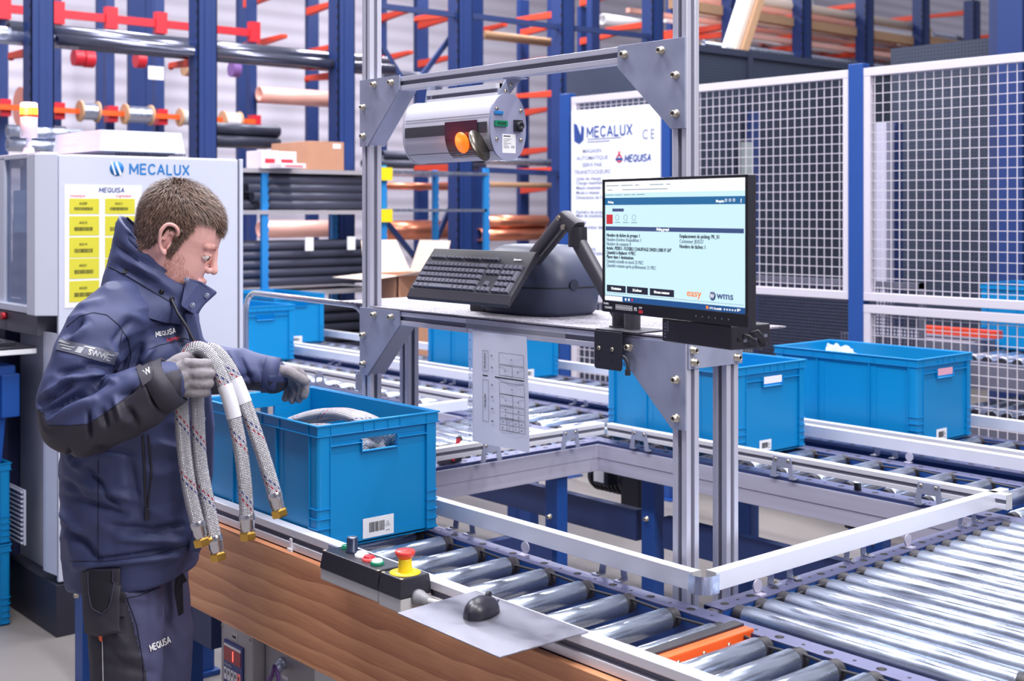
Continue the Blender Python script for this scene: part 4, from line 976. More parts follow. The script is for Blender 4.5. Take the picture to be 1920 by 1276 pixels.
# mouse plate and mouse
b = MB(); b.T = None
pl = [(-2.168, 1.548), (-1.826, 1.540), (-1.822, 1.770), (-2.182, 1.772)]
b.prism(pl, 'z', 0.8665, 0.8695); sh = solo(b, 'mouse_plate', mat('worn_sheet', rgb(134, 134, 148), 0.38, 0.6, 0.28, 18, 0.12, 90, (1, 2.2, 1), rough_var=0.1), 'thin grey metal plate laid on the rail over the wooden side', 'plate', bevel=0.0008)
t = thing('computer_mouse', 'black computer mouse lying on the grey metal plate', 'mouse', (-2.045, 1.675, 0.8695), (0, 0, R(112)), local=True)
b = MB(); rings = []
for k in range(13):
    u_ = k/12; x = -0.052 + 0.104*u_; 
    wd = 0.0305*max(1-abs(2*u_-1)**3.2, 0.02)**0.5*(1-.06*math.cos(2*math.pi*u_)); hh = 0.037*max(1-abs(2*u_-0.86)**2.6*(1 if u_ < .43 else .62), 0.06)**0.6
    rg = []
    for j in range(20):
        a = 2*math.pi*j/20; yy = wd*math.copysign(abs(math.cos(a))**0.8, math.cos(a)); z = hh*max(math.sin(a), -0.05)**1 if math.sin(a) > 0 else 0.001
        rg.append(Vector((x, yy, max(z, 0.001))))
    rings.append(rg)
b.loft(rings); b.build('shell', mat('mouse_black', rgb(44, 42, 52), 0.34), t)
b = MB(); b.cyl((0.030, -0.0035, 0.0300), (0.030, 0.0035, 0.0300), 0.0095, 16); b.build('scroll_wheel', M['rubber'], t)
b = MB(); b.tube([(0.050, 0, 0.008), (0.060, 0.0, 0.006), (0.075, 0.006, 0.0025), (0.095, 0.010, 0.0022)], 0.0018, 8); b.build('cable', M['black_pl'], t)
# rail joiner plate beside the control box
b = MB(); b.box(-2.745, 1.7445, 0.812, -2.672, 1.7475, 0.864); t = solo(b, 'joiner_plate', M['zinc'], 'small bolted steel joiner plate on the side rail next to the button box', 'bracket')
for x in (-2.73, -2.69): 
    s_ = bpy.data.objects.new('screw', SCREW); COL.objects.link(s_); s_.parent = t; s_.matrix_local = Matrix.Translation(Vector((x, 1.7445, 0.838)) - t.location) @ FY.to_4x4()
b = MB(); b.box(-2.935, 1.744, 0.812, -2.925, 1.748, 0.842); b.box(-2.94, 1.740, 0.806, -2.92, 1.746, 0.816); solo(b, 'cable_clip', M['label'], 'small white clip in the groove of the side rail', 'clip')

# ---------------------------------------------------------------- control panel below the board
t = thing('display_controller', 'grey steel control box with a red number display under the wooden board', 'control box', (-3.40, 1.90, 0.16))
gp = mat('grey_box_steel', rgb(170, 168, 172), 0.45, 0.1, 0.06, 12)
b = MB(); b.box(-3.535, 1.86, 0.12, -3.34, 1.98, 0.452); b.build('door_box', gp, t, 0.004)
b = MB(); b.box(-3.335, 1.90, 0.12, -3.06, 2.08, 0.50); b.build('case', gp, t, 0.003)
pb = mat('panel_blue', rgb(46, 62, 134), 0.4)
b = MB(); b.box(-3.507, 1.853, 0.185, -3.390, 1.860, 0.405); pn = b.build('panel', pb, t, 0.003)
b = MB(); b.box(-3.501, 1.8515, 0.345, -3.398, 1.853, 0.388); dp = b.build('display', mat('display_dark_red', rgb(110, 8, 24), 0.2, emit=0.25), pn)
b = MB(); b.box(-3.446, 1.8505, 0.352, -3.442, 1.8515, 0.382); b.build('digit', mat('display_lit', rgb(255, 70, 60), 0.3, emit=3.0), dp)
b = MB(); b.box(-3.501, 1.8515, 0.389, -3.398, 1.853, 0.396); b.build('display_frame', M['label'], pn)
text('1 2 3 4 5 6', 0.010, M['label'], pn, (-3.498, 1.852, 0.331), '-y', 'print', 0.0003)
for k in range(5):
    b = MB(); b.box(-3.499+0.0208*k, 1.8510, 0.288, -3.483+0.0208*k, 1.853, 0.324); kb = b.build('membrane_key', M['label'] if k < 4 else mat('pink_key', rgb(244, 130, 130), 0.5, emit=0.15), pn)
    b = MB(); b.box(-3.494+0.0208*k, 1.8505, 0.305, -3.488+0.0208*k, 1.851, 0.317); b.build('key_mark', M['ink'], kb)
b = MB(); b.box(-3.505, 1.8515, 0.225, -3.462, 1.853, 0.252); lb = b.build('maker_label', M['label'], pn); text('SICK', 0.016, M['ink'], lb, (-3.502, 1.851, 0.231), '-y', 'print', 0.0006)
b = MB(); b.box(-3.462, 1.8588, 0.414, -3.430, 1.860, 0.436); lb = b.build('box_label', M['grey_pl'], t); text('P605', 0.011, M['ink'], lb, (-3.460, 1.858, 0.420), '-y', 'print', 0.0003)
for x, z in ((-3.527, 0.440), (-3.350, 0.440)): inst('screw', SCREW, t, (x, 1.86, z), FY)
for z in (0.395, 0.250):
    b = MB(); b.lathe([(0.0001, 0), (0.017, 0), (0.017, 0.016), (0.014, 0.018), (0.014, 0.03), (0.016, 0.032), (0.016, 0.04), (0.013, 0.042), (0.013, 0.058), (0.007, 0.062), (0.007, 0.085), (0.0001, 0.085)], (-3.235, 1.90, z), (0.55, -0.8, -0.15), 18)
    g_ = b.build('cable_gland', M['zinc'], t)
    b = MB(); b.tube([Vector((-3.235, 1.90, z)) + Vector((0.55, -0.8, -0.15))*0.08*1.0, (-3.17, 1.815, z-0.012), (-3.13, 1.80, z+0.005), (-3.10, 1.795, z+0.05), (-3.09, 1.80, z+0.03), (-3.09, 1.81, z-0.05), (-3.11, 1.83, z-0.12)], 0.006, 10); b.build('cable', M['purple'], g_)
    b = MB(); b.box(-3.235, 1.8988, z-0.045, -3.205, 1.90, z-0.035); b.build('tag', M['label'], t)

# bent chrome guard tube behind the worker
t = thing('tube_guard', 'bent bright steel tube barrier behind the worker and the front crate', 'barrier', (-3.88, 2.32, 0.80))
b = MB(); pts = [(-4.289, 2.36, 0.80), (-4.289, 2.36, 1.32)]
for k in range(1, 9): a = R(180-90*k/8); pts.append((-4.289+0.075+0.075*math.cos(a), 2.36, 1.33+0.075*math.sin(a)))
for k in range(0, 9): a = R(90-90*k/8); pts.append((-3.475-0.085+0.085*math.cos(a), 2.36, 1.312+0.085*math.sin(a)))
pts += [(-3.475, 2.36, 1.30), (-3.475, 2.36, 0.86)]
b.tube(pts, 0.0105, 14); b.build('tube', M['chrome'], t)
b = MB(); b.box(-3.50, 2.336, 1.125, -3.425, 2.349, 1.185); b.box(-3.56, 2.38, 1.10, -3.50, 2.384, 1.165); b.box(-3.51, 2.336, 1.12, -3.50, 2.384, 1.175); cl = b.build('clamp', M['zinc_l'], t, 0.001)
for x, z in ((-3.45, 1.17), (-3.45, 1.14)): inst('screw', SCREW, cl, (x, 2.336, z), FY)
b = MB(); b.box(-4.31, 2.34, 0.80, -4.27, 2.39, 0.81); b.box(-3.495, 2.34, 0.80, -3.455, 2.39, 0.86); b.build('foot', M['zinc'], t)

# small stop unit with a red edge on the cross lane
t = thing('lane_stop', 'small dark stop unit with a red edge on the cross lane behind the front crate', 'stop', (-3.60, 2.78, 0.80))
b = MB(); q0 = atX(824, 862, -3.60); q1 = atX(846, 836, -3.60); b.box(-3.615, q0.y, 0.803, -3.600, q1.y, 0.872); b.build('side_plate', mat('stop_dark', rgb(84, 80, 88), 0.45, 0.4), t, 0.001)
b = MB(); b.obox((-3.598, q1.y+0.004, 0.812), (-3.598, q1.y+0.034, 0.888), 0.010, 0.012, (0, 1, 0)); b.build('red_edge', M['red'], t)
b = MB(); b.box(-3.64, q1.y+0.006, 0.803, -3.602, q1.y+0.05, 0.86); b.ball((-3.61, q1.y+0.045, 0.885), 0.012, 10, 7); b.build('mechanism', M['black_pl'], t)
b = MB(); b.cyl((-2.40, 3.555, 0.800), (-2.40, 3.555, 0.806), 0.012, 14); b.box(-2.408, 3.547, 0.806, -2.392, 3.563, 0.822); solo(b, 'black_cap', M['black_pl'], 'small black knob on the side channel of the middle lane', 'knob')
# ================================================================ the hall behind
def clad_mat():
    m = mat('white_cladding', rgb(214, 208, 222), 0.55, 0, 0.16, 0.35, 0, 30, (1, 1, 0.6)); nt = m.node_tree; N = nt.nodes; L = nt.links
    tc = N.new('ShaderNodeTexCoord'); wv = N.new('ShaderNodeTexWave'); wv.wave_type = 'BANDS'; wv.bands_direction = 'Z'; wv.inputs['Scale'].default_value = 1.4
    L.new(tc.outputs['Object'], wv.inputs[0]); bp = N.new('ShaderNodeBump'); bp.inputs['Strength'].default_value = 0.5; bp.inputs['Distance'].default_value = 0.03
    L.new(wv.outputs[0], bp.inputs['Height']); L.new(bp.outputs[0], N['Principled BSDF'].inputs['Normal']); return m
b = MB(); b.box(-16.3, -6, 0, -16.0, 40, 9); struct(b, 'wall_back', clad_mat())

# ---- front rack row: tall uprights with cantilever arms
XR = -9.0; CO = []
def colx(px, x): return atX(px, 396, x).y
def upright(label, x, y, w_=0.165, d=0.05, z1=4.6, group='blue uprights of the front rack row', m='blue_rack', cat='rack upright'):
    t = thing('rack_upright', label, cat, (x, y, 0), group=group)
    b = MB(); b.box(x-0.012, y-w_/2, 0, x, y+w_/2, z1); b.box(x-0.16, y-w_/2, 0, x, y-w_/2+0.012, z1); b.box(x-0.16, y+w_/2-0.012, 0, x, y+w_/2, z1); b.box(x, y-0.025, 0, x+0.006, y+0.025, z1)
    b.build('post', M[m], t, 0.002)
    b = MB(); z = 0.9
    while z < z1: b.box(x-0.03, y-w_/2-0.001, z, x-0.012, y-w_/2+0.001, z+0.03); z += 0.09
    b.build('slot_row', M['hex'], t)
    b = MB(); b.box(x-0.2, y-w_/2-0.04, 0, x+0.06, y+w_/2+0.04, 0.015); b.build('foot', M[m], t)
    return t
def arm(t, x, y, z, L=0.72, h=0.062, m='arm', name='arm'):
    b = MB(); d = -1 if L > 0 else 1; L = abs(L)
    b.prism([(x, z-h/2-0.014), (x, z+h/2), (x+d*L, z+h/2), (x+d*L, z-h/2+0.02)], 'y', y-0.027, y+0.027)
    b.cyl((x+d*L, y, z), (x+d*(L+0.01), y, z), 0.026, 12); b.box(x-0.004, y-0.06, z-0.08, x+0.004, y+0.06, z+0.06)
    return b.build(name, M[m], t, 0.003)
PXC = [80, 388, 650, 874, 1063, 1230, 1378, 1510, 1627, 1735, 1829, 1912]
LB = ['first tall blue upright, behind the beacon lamp', 'tall blue upright behind the white cabinet roof', 'tall blue upright left of the post frame', 'tall blue upright behind the hanging scanner', 'tall blue upright left of the white notice board',
      'blue upright just left of the right post', 'blue upright behind the leaning boards', 'blue upright above the dark enclosure', 'blue upright above the fence post', 'blue upright above the right mesh panel', 'blue upright near the top right corner', 'last blue upright at the right picture edge']
ARMS = {0: [92], 1: [112], 2: [138], 3: [20, 313], 4: [22, 172, 318], 5: [42], 6: [60, 120], 7: [28, 86], 8: [98, 6], 9: [96, 30], 10: [20, 120], 11: [60]}
for k, px in enumerate(PXC):
    y = XR*-1*(0.371 + 0.1425*k); t = upright(LB[k], XR, y)
    for py in ARMS[k]: arm(t, XR-0.012, y, atX(px, py, XR).z, 0.62 if k < 3 else 0.74)
    CO.append((y, t))
RS = 1.2825
def bar(label, p0, p1, w_, h, m, name='tie_bar', cat='bar', group=None):
    b = MB(); b.obox(p0, p1, w_, h); return solo(b, name, M[m], label, cat, group)
def zx(px, py, x): return atX(px, py, x).z
# long navy ties between the uprights, and their diagonal braces
for (pa, ya, pb, yb, lb) in ((700, 10, 862, 29, 'navy tie bar between the scanner upright and the frame'), (870, 28, 1065, 53, 'navy tie bar above the scanner'), (1065, 52, 1232, 70, 'navy tie bar above the notice board'),
                             (900, 318, 1062, 326, 'navy tie bar low between two uprights beside the mesh door')):
    bar(lb, atX(pa, ya, -9.06), atX(pb, yb, -9.06), 0.04, 0.05, 'navy', group='navy tie bars of the front rack')
for (pa, ya, pb, yb, lb) in ((782, 155, 852, 60, 'diagonal brace left of the scanner upright, rising right'), (712, 80, 755, 150, 'diagonal brace behind the upper left gusset'),
                             (795, 500, 862, 350, 'dark diagonal brace behind the keyboard, rising right'), (712, 400, 800, 510, 'dark diagonal brace behind the keyboard, falling right')):
    bar(lb, atX(pa, ya, -9.3), atX(pb, yb, -9.3), 0.03, 0.045, 'navy', 'brace', 'brace', 'diagonal braces of the racks')

# long dark pipes lying on the left arms
def pipe(label, x, y0, y1, z, r_, m, group, hollow=True, name='pipe', cat='pipe'):
    b = MB()
    prof = [(r_*0.8, 0.0), (r_, 0.0), (r_, y1-y0), (r_*0.8, y1-y0), (r_*0.8, y1-y0-0.3)] if hollow else [(0.0001, 0), (r_, 0), (r_, y1-y0), (0.0001, y1-y0)]
    if hollow: prof = [(0.0001, 0.25), (r_*0.8, 0.25)] + prof[:3] + [(0.0001, y1-y0)]
    b.lathe(prof, (x, y0, z), (0, 1, 0), 16); b.v = b.v
    return solo(b, name, M[m] if isinstance(m, str) else m, label, cat, group)
shiny = mat('shiny_dark_pipe', rgb(96, 98, 116), 0.18, 0.7, 0.2, 5)
y0 = colx(8, -9.3)
for i, (dx, dz, r_, lb) in enumerate(((-0.22, 0.085, 0.075, 'upper grey pipe on the left rack arms'), (-0.40, 0.07, 0.06, 'rear grey pipe on the left rack arms'), (-0.09, 0.035, 0.042, 'thin front pipe on the left rack arms'))):
    pipe(lb, XR+dx, y0+0.15*i, 6.45, zx(388, 112, XR)+0.03+dz, r_, shiny, 'pipes on the upper left arms')
pipe('silver pipe end at the left edge above the orange arm', -9.2, colx(2, -9.2)-0.6, colx(2, -9.2)+0.55, zx(80, 92, XR)+0.10, 0.062, 'zinc_l', 'pipes on the upper left arms')
pipe('upper silver pipe end behind the beacon', -8.4, colx(14, -8.4), colx(14, -8.4)+0.5, zx(25, 248, -8.4), 0.04, 'zinc_l', 'silver pipes behind the beacon')
pipe('lower silver pipe end behind the beacon', -8.4, colx(14, -8.4), colx(14, -8.4)+0.5, zx(25, 272, -8.4), 0.042, 'zinc_l', 'silver pipes behind the beacon')

# ---- rear rack: thin uprights, red beam, spool rod
THIN = {}
def thin(px, x, w_, lb, z1=4.6, m='blue_rack', z0=0.0):
    y = colx(px, x); b = MB(); b.box(x-0.08, y-w_/2, z0, x, y+w_/2, z1); THIN[px] = o = solo(b, 'rack_post', M[m], lb, 'rack post', 'slim blue posts of the rear racks'); return o
for px, x, w_, lb in ((720, -12.9, 0.09, 'slim blue post just right of the frame left post, far back'), (1095, -12.9, 0.12, 'blue post far back, right of the tall upright near the board'), (6, -12.4, 0.10, 'slim blue post at the left edge carrying the spool rod'), (107, -12.4, 0.09, 'slim blue post right of the beacon carrying the spool rod'), (207, -12.4, 0.09, 'slim blue post between the first two spools'),
                      (300, -12.4, 0.10, 'slim blue post between the second and third spools'), (475, -12.4, 0.09, 'slim blue post at the right end of the spool rod'), (190, -14.5, 0.08, 'slim dark post behind the first grey spool'),
                      (258, -14.5, 0.20, 'wide blue post behind the second grey spool'), (281, -14.5, 0.10, 'dark post behind the paper tag'), (458, -14.2, 0.15, 'wide dark post beside the white spool'), (588, -14.0, 0.16, 'dark post above the brown carton'),
                      (793, -13.0, 0.18, 'dark blue post behind the scanner left end'), (984, -13.0, 0.16, 'dark blue post right of the scanner end cap'), (1040, -12.0, 0.12, 'mid blue post beside the tall upright near the board'), (897, -10.6, 0.14, 'mid blue post just right of the scanner upright')):
    thin(px, x, w_, lb)
bar('long red horizontal beam high on the rear rack', atX(-30, 12, -12.3), atX(472, 62, -12.3), 0.05, 0.08, 'red', 'rack_beam', 'beam')
for px in (6, 107, 207, 300, 475):
    y = colx(px, -12.3); zt = zx(px, 16+px*0.0975, -12.3)
    b = MB(); b.box(-12.33, y-0.06, zt-0.10, -12.25, y+0.06, zt+0.12); solo(b, 'beam_connector', M['red'], 'red connector of the high red beam at a slim post', 'connector', 'red connectors on the high red beam')
bar('thin orange rod carrying the cable spools', atX(-20, 199, -12.2), atX(478, 228, -12.2), 0.035, 0.05, 'orange', 'spool_rod', 'rod')
for px in (6, 107, 207, 300, 475):
    y = colx(px, -12.3); zt = zx(px, 200+px*0.06, -12.3)
    b = MB(); b.box(-12.34, y-0.05, zt-0.09, -12.22, y+0.05, zt+0.07); solo(b, 'rod_holder', M['red'], 'red holder of the spool rod on a slim post', 'connector', 'red holders of the spool rod')
def spool(px, py, x, r_, w_, m, lb, fl='timber'):
    p = atX(px, py, x); t = thing('cable_spool', lb, 'spool', (p.x, p.y, p.z-r_), group='cable spools on the orange rod')
    for s_ in (-1, 1):
        b = MB(); b.cyl((p.x, p.y+s_*w_/2-0.01, p.z), (p.x, p.y+s_*w_/2+0.01, p.z), r_, 24); b.build('flange', M[fl] if isinstance(fl, str) else fl, t)
    b = MB(); b.cyl((p.x, p.y-w_/2+0.01, p.z), (p.x, p.y+w_/2-0.01, p.z), r_*0.80, 24); b.build('winding', M[m], t)
spool(166, 209, -12.2, 0.105, 0.17, 'zinc_l', 'first grey cable spool from the left'); spool(258, 215, -12.2, 0.105, 0.27, 'zinc_l', 'widest grey cable spool, between two slim posts')
spool(354, 221, -12.2, 0.095, 0.20, 'grey_pl', 'third spool, half hidden by the tall upright'); spool(433, 225, -12.2, 0.095, 0.19, 'label', 'white cable spool right of the tall upright')
spool(45, 200, -12.4, 0.19, 0.07, 'timber', 'large brown spool disc behind the beacon lamp', 'copper')
for px, py, lb, m in ((146, 108, 'small red roll under the long pipes', 'red'), (262, 112, 'red roll beside the wide rear post', 'red'), (352, 128, 'brown roll under the pipes near the tall upright', 'timber'), (440, 130, 'purple roll under the pipes right of the upright', 'purple'), (166, 111, 'second red roll under the pipes', 'red')):
    p = atX(px, py, -12.3); b = MB(); b.cyl((p.x, p.y-0.045, p.z), (p.x, p.y+0.045, p.z), 0.085, 16); solo(b, 'cable_roll', M[m], lb, 'roll')
p = atX(292, 136, -11.8); b = MB(); b.box(p.x, p.y-0.08, p.z-0.07, p.x+0.01, p.y+0.08, p.z+0.06); solo(b, 'paper_tag', M['label'], 'white paper tag hanging on the rear rack behind the cabinet roof', 'tag')
# rear cantilever arms in red, in front of the pale wall
RA = [(468, 8, -0.75), (468, 88, -0.75), (585, 22, 0.6), (585, 100, 0.6), (585, 186, 0.6), (585, 437, 0.6), (793, 48, 0.7), (793, 120, 0.7), (720, 35, 0.55), (720, 112, 0.55), (793, 350, 0.7), (984, 62, 0.7), (984, 120, 0.8), (984, 212, 0.6), (984, 285, 0.7), (984, 356, 0.7), (1095, 6, 0.6), (1095, 78, 0.6), (1095, 145, 0.6), (900, 60, 0.5), (900, 255, 0.5)]
for i, (px, py, L) in enumerate(RA):
    x = -12.9; y = colx(px, x)-0.05; z = zx(px, py, x); b = MB()
    b.prism([(x, z-0.05), (x, z+0.04), (x+abs(L)*1.15, z+0.05), (x+abs(L)*1.15, z+0.01)], 'y', y-0.035, y+0.035)
    b.build('arm', M['arm'], THIN[min(THIN, key=lambda q: abs(q-px))], 0.003)
def bundle(px0, py0, px1, x, r_, n, m, lb, grp, rows=1, cat='pipe'):
    p0, p1 = atX(px0, py0, x), atX(px1, py0 + (396-py0)*(px1-px0)/2900.0, x)
    for j in range(rows):
        for i in range(n):
            pipe(lb, x + 0.02 - 2.05*r_*i, p0.y + 0.03*((i*7+j*3) % 5), p1.y, p0.z + 2.0*r_*j, r_, m, grp, cat=cat)
bundle(484, 176, 632, -12.3, 0.085, 2, 'pipe_cu', 'pink wrapped pipe roll resting on the rear arms, above the carton', 'pink wrapped rolls above the carton')
bundle(492, 430, 632, -11.0, 0.085, 2, 'pipe_cu', 'pink wrapped pipe roll between the two stacks of dark pipes', 'pink wrapped rolls between the dark pipe stacks')
bundle(716, 432, 850, -10.6, 0.10, 2, 'copper', 'bright copper coloured roll behind the frame post and keyboard', 'copper rolls behind the keyboard')
bundle(716, 348, 850, -10.6, 0.035, 3, 'copper', 'slim copper tube above the copper rolls', 'slim copper tubes')
bundle(895, 440, 1020, -10.6, 0.07, 3, 'copper', 'copper pipe behind the monitor arm', 'copper pipes behind the monitor arm', 2)
bundle(1128, 36, 1218, -11.5, 0.07, 3, 'label', 'white pipe lying on the arm above the notice board', 'white pipes on the high arm')
bundle(905, 62, 1050, -11.5, 0.03, 5, 'timber', 'slim pale bar lying on the rear arms above the scanner', 'slim bars above the scanner')
bundle(905, 300, 1050, -11.5, 0.035, 5, 'zinc_l', 'slim steel bar on the rear arms right of the scanner', 'slim bars right of the scanner')
bundle(905, 345, 1050, -11.5, 0.03, 4, 'timber', 'slim pale bar low on the rear arms left of the board', 'slim bars low on the rear arms')
bundle(716, 138, 850, -11.2, 0.045, 4, 'pipe_dk', 'dark pipe behind the upper beam near the left gusset', 'dark pipes behind the left gusset')
bundle(380, 262, 520, -9.8, 0.05, 3, 'pipe_dk', 'dark pipe right of the cabinet roof, behind the carton', 'dark pipes behind the carton', 2)
bundle(20, 268, 120, -10.2, 0.05, 3, 'pipe_dk', 'dark pipe behind the cabinet roof fan', 'dark pipes behind the roof fan', 2)
bundle(700, 305, 905, -9.9, 0.04, 4, 'pipe_dk', 'dark pipe under the scanner, on the rear rack', 'dark pipes under the scanner', 2)
# piled stock on the right-hand arms
rnd = random.Random(21)
PIL = [('timber', 'pale timber board stacked on the right rack arms', 0.05, 'timber boards on the right rack'), ('card_l', 'long pale cardboard tube on the right rack arms', 0.055, 'cardboard tubes on the right rack'), ('pipe_cu', 'pinkish bar on the right rack arms', 0.03, 'pinkish bars on the right rack'), ('label', 'white plastic pipe on the right rack arms', 0.045, 'white pipes on the right rack'), ('zinc_l', 'steel tube on the right rack arms', 0.035, 'steel tubes on the right rack')]
for lev, py in enumerate((52, 84, 112, 22, 138)):
    zb = zx(1510, py, XR)
    for i in range(7):
        k = (lev*2 + i*3) % 5; m, lb, r_, g_ = PIL[k]; ya = 9.9 + rnd.uniform(0, 1.6) + (lev % 2)*0.6; ya += (i % 2)*4.5; yb = min(ya + rnd.uniform(3.4, 6.5), 22.5); x = XR - 0.16 - 0.13*i - rnd.uniform(0, 0.04)
        if k in (0, 2):
            b = MB(); b.box(x-r_, ya, zb+0.03, x+r_, yb, zb+0.03+r_*1.6*rnd.uniform(0.8, 1.8)); solo(b, 'board' if k == 0 else 'bar', M[m], lb, 'board' if k == 0 else 'bar', g_)
        else: pipe(lb, x, ya, yb, zb+0.035+r_, r_, m, g_, name='tube' if k != 3 else 'pipe')
for k in (6, 7, 8, 9, 10):
    y, tt = CO[k]
    for lev, py in enumerate((66, 100, 128)):
        z = zx(1510, py, XR); b = MB(); b.prism([(XR-1.3, z-0.07), (XR-1.3, z+0.05), (XR-0.10, z+0.03), (XR-0.10, z-0.02)], 'y', y-0.04, y+0.04)
        b.build('arm', M['arm'], tt, 0.003)
for i, (y, x) in enumerate(((11.2, -11.4), (12.9, -11.6), (14.6, -11.4), (16.4, -11.2))):
    b = MB(); b.box(x-0.1, y-0.07, 0, x, y+0.07, 4.6); solo(b, 'rack_post', M['blue_rack'], 'blue post deep in the right-hand racks', 'rack post', 'blue posts deep in the right racks')
b = MB(); b.box(-13.2, 15.2, 0.9, -12.9, 26, 3.55); solo(b, 'stock_pallets', mat('brown_stock', rgb(150, 112, 92), 0.8, 0, 0.5, 3.2), 'brown packed goods filling the racks deep at the right', 'goods')
# leaning boards and pale wrapped goods at top centre right
a0, a1 = atX(1362, 95, -7.9), atX(1402, -30, -7.9)
for i, (m, w_) in enumerate((('label', 0.10), ('card_l', 0.05), ('timber', 0.09))):
    off = Vector((0.02*i, 0.10*i, 0)); b = MB(); b.obox(a0+off, a1+off, 0.05, w_, (0, 1, 0)); solo(b, 'leaning_board', M[m], ('white', 'beige', 'brown')[i] + ' board leaning in the rack right of the right post', 'board')
for i, (px, py, sx, sy, sz) in enumerate(((1455, 12, 0.9, 1.0, 0.26), (1330, 8, 0.7, 0.7, 0.2))):
    p = atX(px, py, -9.9); b = MB(); b.ball(p, (sx/2, sy/2, sz), 20, 12)
    for q in b.v: q += noise.noise_vector(q*4)*0.06
    solo(b, 'wrapped_goods', mat('shrink_wrap', rgb(226, 232, 240), 0.3, 0, 0.1, 8), ('white shrink-wrapped bundle on the rack above the dark enclosure', 'white wrapped bundle just right of the right post')[i], 'goods')

# ---- light blue shelving with dark pipes
XS = -8.15; zA, zB, zC = zx(580, 318, XS), zx(580, 394, XS), zx(580, 545, XS)
ys0, ys1, ys2 = colx(497, XS), colx(720, XS), colx(913, XS)
sb = mat('light_blue_paint', rgb(36, 130, 200), 0.45)
t = thing('pipe_shelf', 'light blue shelf rack full of dark pipes between the cabinet and the post frame', 'shelf', (XS, (ys0+ys1)/2, 0))
for y in (ys0, ys1, ys2):
    for x in (XS, XS-0.70):
        b = MB(); b.box(x-0.03, y-0.025, 0, x, y+0.025, zA+0.05); b.build('post', sb, t)
        b = MB(); z = 0.3
        while z < zA: b.box(x-0.012, y+0.025, z, x-0.002, y+0.033, z+0.03); z += 0.06
        b.build('slot_row', sb, t)
for z in (zA, zB, zC, 0.55):
    b = MB(); b.box(XS-0.72, ys0-1.3, z-0.03, XS+0.01, ys1+0.05, z); b.build('shelf_board', mat('shelf_grey', rgb(176, 172, 178), 0.5, 0.3) if z == zA else bpy.data.materials['shelf_grey'], t)
b = MB(); b.box(XS-0.72, ys1+0.05, zA-0.012, XS+0.01, ys2, zA+0.012); b.box(XS-0.72, ys1+0.05, zB-0.012, XS, ys2, zB+0.012); b.build('shelf_rail', M['zinc_l'], t)
for z in (zx(720, 326, XS), zx(720, 404, XS)):
    b = MB(); b.box(XS+0.002, ys1-0.05, z-0.05, XS+0.03, ys1+0.06, z+0.05); b.build('yellow_clip', M['yellow'], t)
ye = ys0 - 0.03
for j in range(4):
    r_ = 0.040; z = zB + r_ + 0.002 + j*(zA-zB-0.06)/4.0
    for i in range(8):
        pipe('dark grey pipe on the upper shelf, ends open to the left', XS-0.06-0.083*i, ye - 0.045*((i*3+j) % 4), ys1-0.05, z, r_, 'pipe_dk', 'dark pipes on the upper shelf')
for j in range(5):
    r_ = 0.034; z = zC + r_ + 0.04 + j*0.066
    for i in range(6):
        pipe('dark pipe in the lower shelf stack', XS-0.06-0.075*i, ys0-1.25, ys1-0.02-0.03*((i+j) % 3), z, r_, 'pipe_dk', 'dark pipes on the lower shelf')
for j in range(6):
    for i in range(4): pipe('dark pipe on the lowest shelf behind the lanes', XS-0.06-0.09*i, ys0-1.2, ys1-0.04, 0.60+0.075*j, 0.036, 'pipe_dk', 'dark pipes on the lowest shelf')
ypt = colx(573, XS)
b = MB(); b.box(XS+0.02, ypt-0.02, zC+0.30, XS+0.03, ypt+0.05, zC+0.40); solo(b, 'paper_tag', M['label'], 'white tag on the lower stack of dark pipes, left one', 'tag')
ypt = colx(652, XS); b = MB(); b.box(XS+0.02, ypt-0.02, zC+0.30, XS+0.03, ypt+0.05, zC+0.40); solo(b, 'paper_tag', M['label'], 'white tag on the lower stack of dark pipes, right one', 'tag')
# cartons on top of the shelf
q = atX(579, 312, XS+0.0); q1 = atX(645, 312, XS)
t = thing('carton', 'brown cardboard carton on top of the light blue shelf', 'carton', (q.x-0.4, (q.y+q1.y)/2, zA))
b = MB(); b.box(q.x-0.55, q.y, zA, q.x, q1.y, zA+0.215); b.build('body', M['card'], t, 0.003)
b = MB(); b.box(q.x, q1.y-0.10, zA+0.165, q.x+0.002, q1.y-0.03, zA+0.20); b.build('address_label', M['label'], t)
b = MB(); b.box(q.x-0.56, (q.y+q1.y)/2-0.03, zA+0.2145, q.x+0.001, (q.y+q1.y)/2+0.03, zA+0.2165); b.build('tape', M['timber'], t)
pkm = mat('white_red_print', rgb(228, 218, 224), 0.6, 0, 0.12, 14)
for i, (pa, pb, h, dx) in enumerate(((490, 522, 0.13, 0.05), (520, 556, 0.125, 0.08), (528, 574, 0.035, 0.22))):
    y0, y1 = colx(pa, XS+dx), colx(pb, XS+dx); t = thing('small_box', ('white box with red print, leftmost on the shelf top', 'white box with red print leaning on the brown carton', 'flat white box with red print in front of the carton')[i], 'box', (XS+dx-0.1, (y0+y1)/2, zA))
    b = MB(); b.box(XS+dx-0.22, y0, zA, XS+dx-0.0, y1, zA+h); b.build('body', pkm, t, 0.003)
    b = MB(); b.box(XS+dx, y0+0.03, zA+h*0.3, XS+dx+0.002, y1-0.03, zA+h*0.55); b.build('red_print', M['inkred'], t)
